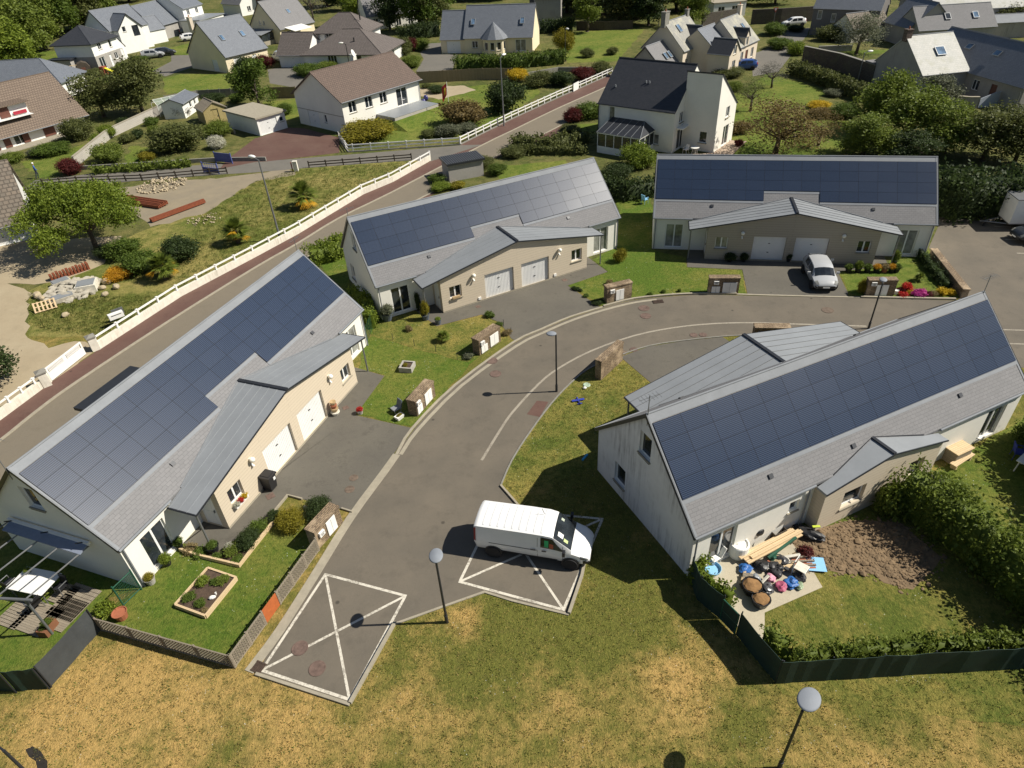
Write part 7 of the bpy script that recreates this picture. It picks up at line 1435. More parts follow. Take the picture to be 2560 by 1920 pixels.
# right-hand stone house with court
T = house('stone_house', 'rendered house with pale fibre-cement roof and walled court at the right', 53.8, 88.7, .155)
block(T, 0, 0, 6.5, 9.4, 3.0, 6.6, 'x', 'render_grey', 'slate_pale', {'f': [w2(1.9, 1.0, 1.0, 1.2)], 'l': [w2(6.0, 1.6, .6, 1.0, 'win1')]}, .1, .2); chimney(T, .1, 4.7, 6.0, 7.3, .8, .7, 'tile_brown'); skylight(T, 3.6, 2.4, 4.95, math.atan(.77), w=1.3, h=1.3); block(T, -.02, 9.43, 6.4, 11, 2.4, 3.0, 'flat', 'render_grey', 'slate', {})
block(T, 6.53, -9, 13.5, 9, 3.0, 6.3, 'y', 'render_grey', 'slate_blue', {'l': [w2(10.2, .9, 1.1, 1.2), (13.2, .05, .95, 2.1, 'door', 'glass', 'brown_wood')]}, .15, .3)
for y in (-1.5, 3.2): skylight(T, 8.4, y, 4.95, 0, 0).rotation_euler = (0, -math.atan(.95), 0)
T = thing('garden_wall', 'rendered garden wall curving down from the pale-roofed house', 'wall', (0, 0, 0)); mb = MB(); mb.strip([(55.2, 88.2), (55.0, 86.2), (56.2, 84.2), (57.3, 83.4), (58.3, 83.2)], .3, 0, 1.3); mb.build('wall', mat('render_grey'), T); mb = MB(); mb.strip([(55.2, 88.2), (55.0, 86.2), (56.2, 84.2), (57.3, 83.4), (58.3, 83.2)], .4, 1.301, 1.38); mb.build('coping', mat('concrete'), T)
T = thing('wooden_gate', 'pale curved-top wooden gate beside the rendered garden wall', 'gate', (58.5, 83.2, 0), .2); MB().add([(0, -.04, .05), (2.6, -.04, .05), (2.6, -.04, 1.7), (1.9, -.04, 1.65), (1.0, -.04, 1.4), (0, -.04, 1.15), (0, .04, .05), (2.6, .04, .05), (2.6, .04, 1.7), (1.9, .04, 1.65), (1.0, .04, 1.4), (0, .04, 1.15)], [(0, 1, 2, 3, 4, 5), (11, 10, 9, 8, 7, 6)] + [(i, i + 6, (i + 1) % 6 + 6, (i + 1) % 6) for i in range(6)]).build('leaf', colour('gate_pale', (.42, .46, .52)), T)
# cluster at top right
T = house('stone_house', 'dark rendered house in shade at the top right of the lane', 57.9, 134.0, -.631); block(T, 0, 0, 11, 8, 4.5, 8, 'x', 'render_dark', 'slate_blue', {'f': [w2(.8, 2.6, .8, 1.4, 'win1', 'glass_curtain'), w2(3.2, 2.2, .8, 1.4, 'win1', 'glass_curtain'), (7.0, .3, 1.6, 1.9, 'shutter')]}, .1, .2)
T = house('garden_shed', 'low shed with rough brown roof and pale gable below the dark house', 61.4, 124.7, .286, 'shed'); block(T, 0, 0, 7.5, 5, 2.3, 4.2, 'x', 'white_dirty', 'tile_old', {'f': [(4.4, .2, 1.2, 1.6, 'win1')]}, .1, .2)
T = house('stone_house', 'house with deep blue slate roof end-on at the top right', 67.4, 126.5, -1.48); block(T, 0, 0, 7.2, 7.4, 3, 6.2, 'x', 'render_grey', 'slate_blue', {}, .2, .3)
T = house('stone_house', 'long grey slate roof with one skylight below the pale barn', 68.6, 117.6, .0); block(T, 0, 0, 12.5, 7, 2.8, 5.6, 'x', 'render_grey', 'slate', {'f': [(3.4, .4, 1.0, 1.6, 'win1'), w2(8, .9)]}, .1, .2); skylight(T, 9.5, 1.6, 4.2, math.atan(.8), w=.9, h=1.2); skylight(T, 5.0, 1.6, 4.2, math.atan(.8), w=.9, h=1.2, gm='glass')
T = house('barn', 'large pale-roofed barn with two dark skylights at the top right corner', 75.5, 126.2, -.04, 'barn'); block(T, 0, 0, 34, 13, 4.2, 9.4, 'x', 'render_grey', 'slate_pale', {}, .2, .3); block(T, 6, -4.5, 22, -.32, 2.5, 3.3, 'x', 'render_grey', 'zinc_pale', {}, .2, .2)
for x in (8.6, 12.0): skylight(T, x, 3.2, 6.9, math.atan(.8), w=1.9, h=1.5, gm='glass')
T = house('concrete_house', 'pale concrete house with dark opening at the top beside the lawn', 9.2, 164.9, -.14); block(T, 0, 0, 6.3, 8, 4.5, 4.5, 'flat', 'render_grey', 'zinc', {'l': [(2.0, .6, 2.2, 2.4, 'win3')]}); block(T, -4.5, 1, -.03, 7, 2.8, 2.8, 'flat', 'render_dark', 'dark_metal', {'f': [(1.0, .3, 2.4, 2.0, 'patio2')]})
T = house('house', 'grey slate roofed house among trees at the top centre', 48, 190, .1); block(T, 0, 0, 12, 8, 3.2, 7, 'x', 'white', 'slate', {}, .2, .3)
T = house('house', 'low white building with pale shop front at the top right lane', 47, 158, .1); block(T, 0, 0, 7, 5, 2.6, 3.0, 'flat', 'white', 'concrete', {'f': [w2(1, .7, 1.4, 1.3), w2(4, .7, 1.4, 1.3)]}, .1)

# ------------------------------------------------------------------ walls, rails and fences of the village
def long_wall(name, label, pts, w, h, m, cap=None, cat='wall'):
    T = thing(name, label, cat, (pts[0][0], pts[0][1], 0)); o = Vector((pts[0][0], pts[0][1])); P = [Vector(p[:2]) - o for p in pts]
    mb = MB(); mb.strip(P, w, 0, h); mb.build('wall', mat(m), T)
    if cap: mb = MB(); mb.strip(P, w + .08, h + .001, h + .07); mb.build('coping', mat(cap), T)
    return T, P
def post_rails(T, P, n, z0, h, rails, m, pw=.055, rw=.028, rh=.055):
    L = [0]
    for a, b in zip(P, P[1:]): L.append(L[-1] + (b - a).length)
    for i in range(n + 1):
        s = L[-1] * i / n; k = max(j for j in range(len(P) - 1) if L[j] <= s + 1e-6); q = P[k] + (P[k + 1] - P[k]) * ((s - L[k]) / (L[k + 1] - L[k])); d = P[k + 1] - P[k]
        link('post', cached(('rp', z0, h, m, pw), lambda: MB().box(-pw, -pw, 0, pw, pw, h).box(-pw - .02, -pw - .02, h, pw + .02, pw + .02, h + .04).mesh('post', mat(m))), T, (q.x, q.y, z0), math.atan2(d.y, d.x))
    for z in rails:
        mb = MB(); mb.strip(P, rw * 2, z0 + z - rh, z0 + z + rh); mb.build('rail', mat(m), T)
WL = ats([(5, 860, 1355), (5, 1560, 900), (5, 2212, 555), (6, 360, 360), (6, 920, 20), (2, 1180, 1570), (2, 1505, 1385)])
T, P = long_wall('roadside_wall', 'long white roadside wall topped by a single white rail', WL, .22, .58, 'white_dirty'); post_rails(T, P, 22, .58, .42, (.36,), 'white', .065, .035, .06)
T, P = long_wall('roadside_wall', 'white roadside wall with rail at the left picture edge', ats([(9, -250, 480), (9, 0, 305), (9, 440, -20)]), .24, .55, 'white_dirty'); post_rails(T, P, 6, .55, .4, (.34,), 'white')
for i, (x, y) in enumerate(((5, 0), (0, 0))): 
    p = at(5, 830, 1360) if i == 0 else at(9, 410, 10); T = thing('gate_pillar', ['white gate pillar at the end of the long railed wall', 'white gate pillar at the lower end of the slatted gate'][i], 'pillar', (p.x, p.y, 0), .72); MB().box(-.25, -.25, 0, .25, .25, 1.0).build('shaft', mat('white_dirty'), T); MB().box(-.31, -.31, 1.001, .31, .31, 1.08).add([(-.31, -.31, 1.08), (.31, -.31, 1.08), (.31, .31, 1.08), (-.31, .31, 1.08), (0, 0, 1.2)], [(0, 1, 4), (1, 2, 4), (2, 3, 4), (3, 0, 4)]).build('cap', mat('concrete_dark'), T)
a, b = at(9, 450, -20), at(5, 745, 1405); L = (b - a).length; T = thing('sliding_gate', 'white sliding gate with a slotted upper panel', 'gate', (a.x, a.y, 0), ang(a, b)); MB().box(0, -.04, .08, L, .04, .62).box(0, -.04, .95, L, .04, 1.05).box(0, -.04, .62, .12, .04, .95).box(L - .12, -.04, .62, L, .04, .95).box(L * .46, -.04, .62, L * .54, .04, .95).build('panel', mat('white'), T)
mb = MB()
for i in range(30):
    x = .18 + i * (L - .36) / 30; 
    if not L * .45 < x < L * .55: mb.box(x, -.03, .62, x + .06, .03, .95)
mb.build('slats', mat('white'), T); c = at(5, 1040, 1150); T = thing('letter_box', 'white letter box hung on the railed roadside wall', 'letter box', (c.x, c.y, .5), .72); MB().box(-.5, -.2, .15, .5, .15, .55).build('case', mat('white'), T); MB().box(-.35, -.21, .42, .35, -.2, .47).build('slot', mat('dark_metal'), T)
p = at(5, 1050, 1110); tag(MB().box(-.4, -.06, 0, .4, .06, .5).build('meter_cabinet', mat('grey_metal'), loc=(p.x, p.y, .5), rz=.72), 'small grey cabinet behind the white letter box', 'cabinet')
T, P = long_wall('rail_fence', 'white two-rail fence along the bungalow lawn and the street', ats([(2, 722, 1205), (2, 800, 1315), (2, 1765, 1252)]), .16, .12, 'concrete_dark', cat='fence'); post_rails(T, P, 9, .1, .8, (.72, .36), 'white')
T, P = long_wall('rail_fence', 'long white two-rail fence climbing beside the street', ats([(2, 1768, 1250), (2, 2212, 1030), (3, 400, 845), (3, 540, 785), (3, 865, 640)]), .16, .12, 'concrete_dark', cat='fence'); post_rails(T, P, 24, .1, .85, (.78, .42), 'white')
p, q = at(3, 530, 795), at(3, 575, 770); T = thing('garden_gate', 'small solid white gate in the long rail fence', 'gate', (p.x, p.y, 0), ang(p, q)); MB().box(0, -.03, .05, (q - p).length, .03, 1.1).build('panel', mat('white'), T)
T = thing('post_fence', 'dark timber post and rail fence along the lane above the building lot', 'fence', at(1, 380, 1605)); P = [Vector(p[:2]) - T.location.xy for p in ats([(1, 380, 1605), (1, 700, 1580), (1, 1250, 1560), (1, 1965, 1500)])]; post_rails(T, P, 11, 0, .75, (.62, .3), 'wood_dark', .06)
T = thing('post_fence', 'dark timber post and rail fence beside the grassy bank by the junction', 'fence', at(2, 460, 1448)); P = [Vector(p[:2]) - T.location.xy for p in ats([(2, 460, 1448), (2, 900, 1415), (2, 1345, 1380)])]; post_rails(T, P, 6, 0, .7, (.58, .28), 'wood_dark', .06)
long_wall('garden_wall', 'long pale block wall rising between two gardens', ats([(1, 660, 1440), (1, 960, 1190), (1, 1380, 990), (1, 1580, 930)]), .2, 1.15, 'brick_block', 'concrete'); long_wall('garden_wall', 'low dark garden wall along the upper side of the lane', ats([(1, 670, 1470), (1, 1300, 1430), (1, 1850, 1395), (2, 0, 1390), (2, 90, 1390)]), .2, .45, 'concrete_dark')
for i, (a, b) in enumerate((((1, 1870, 1400), (1, 2010, 1415)), ((1, 1765, 1490), (1, 1895, 1505)))): 
    p, q = at(*a), at(*b); T = thing('yard_gate', ['solid blue yard gate standing open by the lane', 'blue barred yard gate swung over the lane fence'][i], 'gate', (p.x, p.y, 0), ang(p, q)); L = (q - p).length; MB().box(0, -.03, .1, L, .03, [1.15, .65][i]).build('panel', colour('gate_blue', (.075, .10, .28)), T); mb = MB(); mb.box(-.05, -.05, 0, .05, .05, 1.25); mb.box(L - .05, -.05, 0, L + .05, .05, 1.25)
    if i:
        for k in range(7): mb.tube((L * (k + .5) / 7, 0, .65), (L * (k + .5) / 7, 0, 1.1), .02, n=4)
        mb.box(0, -.03, 1.08, L, .03, 1.14)
    mb.build('gate_frame', mat('gate_blue'), T)
p = at(2, 352, 1480); tag(MB().box(-.22, -.18, 0, .22, .18, 1.1).box(-.25, -.21, 1.1, .25, .21, 1.15).build('utility_cabinet', mat('white_dirty'), loc=p), 'white utility cabinet at the end of the lane fence', 'cabinet'); p = at(2, 318, 1480); tag(MB().obox((0, 0, .5), (.12, .12, 1.0), .3).build('gate_stub', mat('rust'), loc=p), 'rusty post beside the utility cabinet', 'post')
def board_fence(label, pts, h, m='fence_wood', w=1.9):
    T = thing('board_fence', label, 'fence', (pts[0][0], pts[0][1], 0)); o = Vector(pts[0][:2])
    for a, b in zip(pts, pts[1:]):
        A, B = Vector(a[:2]) - o, Vector(b[:2]) - o; L = (B - A).length; n = max(1, round(L / w)); mb = MB(); mb.strip([A, B], .05, 0, h); mb.build('panel', mat(m), T)
        for i in range(n + 1): q = A + (B - A) * i / n; link('post', cached(('bp', h, m), lambda: MB().box(-.06, -.06, 0, .06, .06, h + .08).mesh('post', mat(m))), T, (q.x, q.y, 0), math.atan2((B - A).y, (B - A).x))
    return T
board_fence('yellowish board fence behind the brown-roofed bungalow lawn', ats([(2, 1400, 720), (2, 1960, 690), (2, 2212, 690)]), 1.7); board_fence('board fence left of the brown-roofed bungalow', ats([(2, 130, 850), (2, 355, 845)]), 1.6); board_fence('dark board fence behind the back lawn at the top', ats([(3, 560, 262), (3, 800, 262), (3, 1040, 250)]), 1.6, 'wood_dark'); board_fence('grey board fence below the cream house lawn', ats([(1, 1440, 900), (1, 1720, 850), (1, 2100, 830)]), 1.2, 'concrete_dark')
long_wall('retaining_wall', 'low garden wall hidden by shrubs behind the street fence', ats([(2, 2212, 690), (3, 400, 620), (3, 870, 620)]), .2, .7, 'concrete_dark'); long_wall('stone_wall', 'tall old stone wall beside the clipped hedge at right', ats([(4, 295, 540), (4, 600, 610), (4, 900, 720)]), .4, 2.3, 'oldstone', 'concrete_dark'); long_wall('stone_wall', 'dark stone wall along the lane at the top right', ats([(4, -150, 210), (4, 100, 200), (4, 400, 180)]), .4, 2.6, 'oldstone'); long_wall('stone_wall', 'pale wall segment in front of the low brown shed', ats([(4, 430, 450), (4, 720, 440)]), .25, .9, 'brick_block')
long_wall('stone_wall', 'dark hedge-topped wall at the top beside the lane', ats([(3, 1640, 225), (3, 1930, 180)]), .4, 2.2, 'oldstone')
# village lamps, sign, cars, people
def village_lamp(label, p, h, d=(1, 0), m='grey_metal'):
    T = thing('street_lamp', label, 'street lamp', (p[0], p[1], 0), group='tall lamp posts of the village'); d = Vector((*d, 0)).normalized(); MB().tube((0, 0, 0), (0, 0, h), .1, .055, 8).tube((0, 0, h - .05), d * .5 + Vector((0, 0, h + .15)), .04, n=6).build('post', mat(m), T); o = MB().ball((0, 0, 0), (.42, .2, .13), 10).build('lamp_head', mat('white'), T, d * .75 + Vector((0, 0, h + .18)), math.atan2(d.y, d.x), True); MB().ball((0, 0, -.05), (.3, .15, .1), 10).build('diffuser', mat('lamp_white'), o); return T
village_lamp('tall grey lamp post growing out of the long railed wall', (-19.9, 56.5), 7.2, (-.6, .4)); village_lamp('tall lamp post on the red pavement beside the white rail fence', (.97, 87.9), 8.0, (.3, .4)); village_lamp('black lamp post by the clipped yellow shrub of the cream bay house', (12.4, 124.1), 4.9, (.2, -.5), 'black'); village_lamp('lamp post among the trees behind the stone terrace', (34.5, 152.9), 4.4, (.5, .2)); village_lamp('lamp post beside the old stone wall at right', (51.6, 100.1), 3.5, (.6, 0)); village_lamp('large lamp head before the walled court at the right edge', (60.3, 79.5), 2.6, (.1, -.2)); village_lamp('dark lamp post beside the hip-roofed house flue', (-23.6, 121.0), 5.2, (-.3, 0), 'black')
T = thing('road_sign', 'triangular red-edged sign by the lane at the top right', 'sign', (55.2, 144.9, 0)); MB().tube((0, 0, 0), (0, 0, 2.4), .04).build('post', mat('grey_metal'), T); MB().add([(-.5, -.05, 3.2), (0, -.05, 2.35), (.5, -.05, 3.2), (-.5, -.02, 3.2), (0, -.02, 2.35), (.5, -.02, 3.2)], [(0, 1, 2), (5, 4, 3), (0, 3, 4, 1), (1, 4, 5, 2), (2, 5, 3, 0)]).build('sign_plate', colour('sign_red', (.55, .05, .04)), T); MB().add([(-.3, -.056, 3.08), (0, -.056, 2.58), (.3, -.056, 3.08)], [(0, 1, 2)]).build('sign_face', mat('white'), T)
vehicle('car', 'silver estate car on the drive by the white two-storey house', at(1, 1330, 500), .3, 'paint_silver', (1.1, 1.05, 1.1), detail=False); vehicle('car', 'black car parked beyond the silver estate car', at(1, 1430, 480), .3, 'paint_black', (1.05, 1.03, 1.08), detail=False); vehicle('car', 'white car at the right end of the modern gabled house', at(1, 1650, 350), .5, 'paint_white', (1.05, 1, 1.05), detail=False)
vehicle('car', 'blue-grey car behind the white car near the modern house', at(1, 1640, 295), .4, 'paint_grey', (1.05, 1, 1.05), detail=False); vehicle('car', 'dark car under the carport at the top left', at(1, 1960, 175), .3, 'paint_black', (1.05, 1, 1.05), detail=False); vehicle('van', 'pale blue people carrier backed up beside the brown-roofed garage', at(2, 225, 530), 2.3, 'paint_pale_blue', (.96, .95, .9), 'van', detail=False); vehicle('car', 'white estate car on the lane before the dark stone wall', at(4, 215, 230), 3.2, 'paint_white', (1.12, 1.05, 1.1), detail=False); vehicle('car', 'blue car parked at the end of the stone terrace', at(3, 1995, 600), 3.0, 'paint_blue', (1, 1, 1), detail=False); vehicle('car', 'dark car parked behind the ribbed shed roof', at(2, 1815, 1475), .4, 'paint_grey', (1.05, 1, 1.05), detail=False)
# a person walking up the lane
p = at(1, 335, 1540); T = thing('person', 'person with white hair and blue top walking up the lane', 'person', (p.x, p.y, 0), .6)
me = bpy.data.meshes.new('person_body'); J = [(0, 0, .92), (0, 0, 1.15), (.02, 0, 1.42), (.04, 0, 1.52), (.06, 0, 1.62), (.05, 0, 1.74), (0, .09, .88), (.12, .1, .48), (-.02, .1, .06), (.1, .1, .03), (0, -.09, .88), (-.08, -.1, .48), (-.26, -.1, .08), (-.15, -.1, .04), (.02, .2, 1.4), (-.06, .24, 1.12), (.06, .25, .88), (.02, -.2, 1.4), (.08, -.24, 1.12), (.22, -.22, .92)]
me.from_pydata(J, [(0, 1), (1, 2), (2, 3), (3, 4), (4, 5), (0, 6), (6, 7), (7, 8), (8, 9), (0, 10), (10, 11), (11, 12), (12, 13), (2, 14), (14, 15), (15, 16), (2, 17), (17, 18), (18, 19)], []); o = link('body', me, T); sk = o.modifiers.new('skin', 'SKIN')
for v, r in zip(me.skin_vertices[0].data, [.15, .15, .15, .055, .09, .08, .09, .075, .05, .045, .09, .075, .05, .045, .06, .045, .035, .06, .045, .035]): v.radius = (r, r)
me.skin_vertices[0].data[0].use_root = True; o.modifiers.new('sub', 'SUBSURF').levels = 1; o.modifiers['sub'].render_levels = 1
pm_, pt_, pb_ = newmat('clothes'); sz_ = N(pt_, 'ShaderNodeSeparateXYZ'); pt_.links.new(pt_.nodes.new('ShaderNodeTexCoord').outputs['Object'], sz_.inputs[0]); pt_.links.new(ramp(pt_, maprange(pt_, sz_.outputs[2], 0, 1.8, 0, 1), [(0, (.03, .03, .03)), (.04, (.03, .035, .06)), (.53, (.03, .06, .22)), (.54, (.04, .12, .42)), (.83, (.45, .28, .2)), (.84, (.45, .28, .2))]), pb_.inputs['Base Color']); pt_.nodes['Color Ramp'].color_ramp.interpolation = 'CONSTANT'; me.materials.append(pm_)
MB().ball((.045, 0, 1.72), (.115, .11, .1), 10).build('hair', mat('white'), T, smooth=True)
# ------------------------------------------------------------------ trees and shrubs of the lot and village gardens
# big maple-like tree on the left lot
def big_tree(label, p, blobs, m, k, per, sp, ls, th, tr, seed):
    T = thing('tree', label, 'tree', (p[0], p[1], 0)); g = np.random.default_rng(seed); link('crown', leaf_mesh('crown', *clumps(g, blobs, k, per, sp), ls, m, seed), T); link('trunk', trunk_mesh(seed, th, tr, blobs, 11), T); return T
g_ = random.Random(4); bl = []
for i in range(32):
    a = g_.uniform(0, 6.28); q = 5.0 * math.sqrt(g_.uniform(.02, 1)); bl.append((q * math.cos(a) - 1.0, q * math.sin(a) * .85 + .6, 2.7 + 2.4 * (1 - (q / 5.2) ** 2) + g_.uniform(-.6, .4), g_.uniform(1.0, 1.6), g_.uniform(1.0, 1.6), g_.uniform(.6, .9)))
big_tree('big spreading yellow-green tree on the building lot', (-36.6, 57.0), bl, 'leaf_bright', 2300, 18, .2, .095, 4.0, .24, 11)
for a in (('dark dense shrub between the big tree and the railed wall', (5, 1250, 680), 1.7, 2.3, 'leaf_green'), ('dark evergreen bush right of the big tree', (5, 1590, 585), 1.75, 2.6, 'leaf_dark'), ('golden flowering bush beside the rubble heap', (5, 1040, 740), 1.2, 1.1, 'leaf_orange'), ('low dark shrub under the big tree trunk', (5, 920, 560), 1.0, 1.2, 'leaf_dark'), ('green shrub mass behind the yellow bush', (5, 1100, 560), 1.5, 2.2, 'leaf_green')):
    bush(a[0], at(*a[1]), a[2], a[3], a[4], None, 'big')
palm('palm with orange dead fronds nearest the rubble', at(5, 1430, 750), 2.0, 1.35, 'palms on the lot'); palm('palm with golden fronds midway along the railed wall', at(5, 2060, 440), 2.0, 1.4, 'palms on the lot'); palm('palm beside the tall grey lamp post', at(6, 420, 130), 2.2, 1.6, 'palms on the lot')
tree('conifer', 'dark conifer branches at the left picture edge', at(5, -90, 1740), 'dense', 'leaf_dark', 2.5, 4.4)
# rubble, pallets, bricks
def heap(name, label, c, r, n, m, s, cat='rubble', seed=1, hk=.35):
    g = random.Random(seed); mb = MB(); V, F = ico(seed, 1, .3)
    for i in range(n):
        a = g.uniform(0, 6.28); q = r * math.sqrt(g.random()); z = hk * max(0, 1 - q / r); k = s * g.uniform(.4, 1.2); ks = [k * g.uniform(.6, 1.3) for _ in range(3)]; mb.add([(q * math.cos(a) + v[0] * ks[0], q * math.sin(a) + v[1] * ks[1], z + v[2] * ks[2] * .8 + k * .3) for v in V], F)
    return tag(mb.build(name, mat(m), loc=(c[0], c[1], 0)), label, cat, kind='stuff' if n > 40 else None)
colour('pale_rubble', (.46, .42, .34), .9, .2); colour('tan_rock', (.40, .33, .22), .9, .2)
heap('rubble_heap', 'pale rubble and broken blocks piled on the lot', at(5, 640, 850), 2.1, 170, 'pale_rubble', .25, seed=3, hk=.55)
for i, (x, y, r) in enumerate(((930, 790, .42), (970, 740, .3), (1010, 835, .34), (890, 840, .3), (915, 895, .28), (330, 910, .38), (360, 930, .3), (570, 1075, .3))):
    V, F = ico(i, 2, .12); c = at(5, x, y); tag(MB().add([(v[0] * r, v[1] * r * .8, v[2] * r * .7 + r * .5) for v in V], F).build('boulder', mat('tan_rock'), loc=c, rz=i), ['largest boulder right of the rubble heap', 'boulder behind the largest one', 'boulder nearest the golden bush foot', 'boulder touching the rubble heap', 'lone boulder in the grass before the rubble', 'boulder behind the upright pallet', 'smaller boulder leaning on the pallet', 'flat stone lying in the grass below the pallet'][i], 'boulder')
for i, (x, y, w, l, h, rz) in enumerate(((770, 840, 1.5, 1.4, .6, .25), (560, 930, 1.7, 1.0, .36, .6), (540, 800, 1.4, .9, .4, .7))):
    c = at(5, x, y); mb = MB(); V = [(-w / 2, -l / 2), (w / 2, -l / 2), (w / 2 * .9, l / 2), (-w / 2, l / 2 * .9)]; mb.prism(V, 0, h); tag(mb.build('masonry_block', mat(['white_dirty', 'pale_rubble', 'pale_rubble'][i]), loc=c, rz=rz), ['whitewashed masonry chunk with grey top on the lot', 'tilted grey slab at the front of the rubble', 'broken masonry lump before the brick pallets'][i], 'masonry')
    tag(MB().box(-w * .45, -l * .42, 0, w * .4, l * .4, .06).build('slab', mat('zinc'), loc=(c.x, c.y, h), rz=rz + .06), ['grey slab lying on the whitewashed masonry chunk', 'thin grey slab on the tilted front lump', 'grey sheet on the lump by the bricks'][i], 'slab')
p, q = at(5, 450, 775), at(5, 790, 665); T = thing('brick_stack', 'row of rust-red bricks stacked behind the rubble', 'bricks', (p.x, p.y, 0), ang(p, q)); L = (q - p).length
for i in range(12): MB().box(i * L / 12, 0, 0, i * L / 12 + L / 17, .5, .5 + .04 * (i % 3)).build('brick', mat('rust'), T)
p = at(5, 400, 1010); T = thing('pallet', 'wooden pallet leaning in the grass below the rubble', 'pallet', (p.x, p.y, .25), .55); T.rotation_euler = (R(28), 0, .55)
for i in range(6): MB().box(-.75 + i * .28, -.5, .06, -.63 + i * .28, .5, .09).build('slat', mat('wood_fresh'), T)
for y in (-.45, 0, .4): MB().box(-.76, y, -.03, .78, y + .08, .059).build('bearer', mat('wood_fresh'), T)
for i, (a, b, w, n) in enumerate((((5, 1010, 70), (5, 1420, 130), 1.3, 9), ((5, 1310, 265), (5, 1770, 95), .5, 5))):
    p, q = at(*a), at(*b); T = thing('steel_mesh_stack', ['stack of rusty reinforcing mesh lying on gravel', 'long bundle of rusty reinforcing bars before the grassy bank'][i], 'steel', (p.x, p.y, 0), ang(p, q)); L = (q - p).length
    for k in range(n): MB().box(0, -w / 2 + k * w / n, .1 + .05 * (k % 2), L, -w / 2 + k * w / n + w / n * .6, .36 + .06 * (k % 3)).build('bar', mat('rust'), T)
heap('gravel_heap', 'stony gravel heap behind the steel stack', at(1, 1400, 1600), 2.6, 160, 'tan_rock', .16, seed=8, hk=.3); heap('gravel_heap', 'loose stones beside the rusty bars', at(5, 1760, 240), 1.6, 70, 'tan_rock', .1, seed=9, hk=.1)
for i, (pts, n) in enumerate((([(5, 1750, 200), (2, 0, 1570), (2, 340, 1470), (2, 1340, 1400), (2, 1480, 1390), (2, 880, 1659), (6, 860, 30), (5, 2212, 530), (5, 1500, 900), (5, 1500, 600)], 5500), ([(5, 260, 880), (5, 900, 900), (5, 1500, 900), (5, 860, 1250), (5, 400, 1200), (5, 260, 1100)], 1800))): tufts('rough_grass', ats(pts), n, .06, .18, 'blade_green', 20 + i, .3, ['long rough grass over the bank beside the street', 'long dark grass on the lot below the rubble'][i], 6)
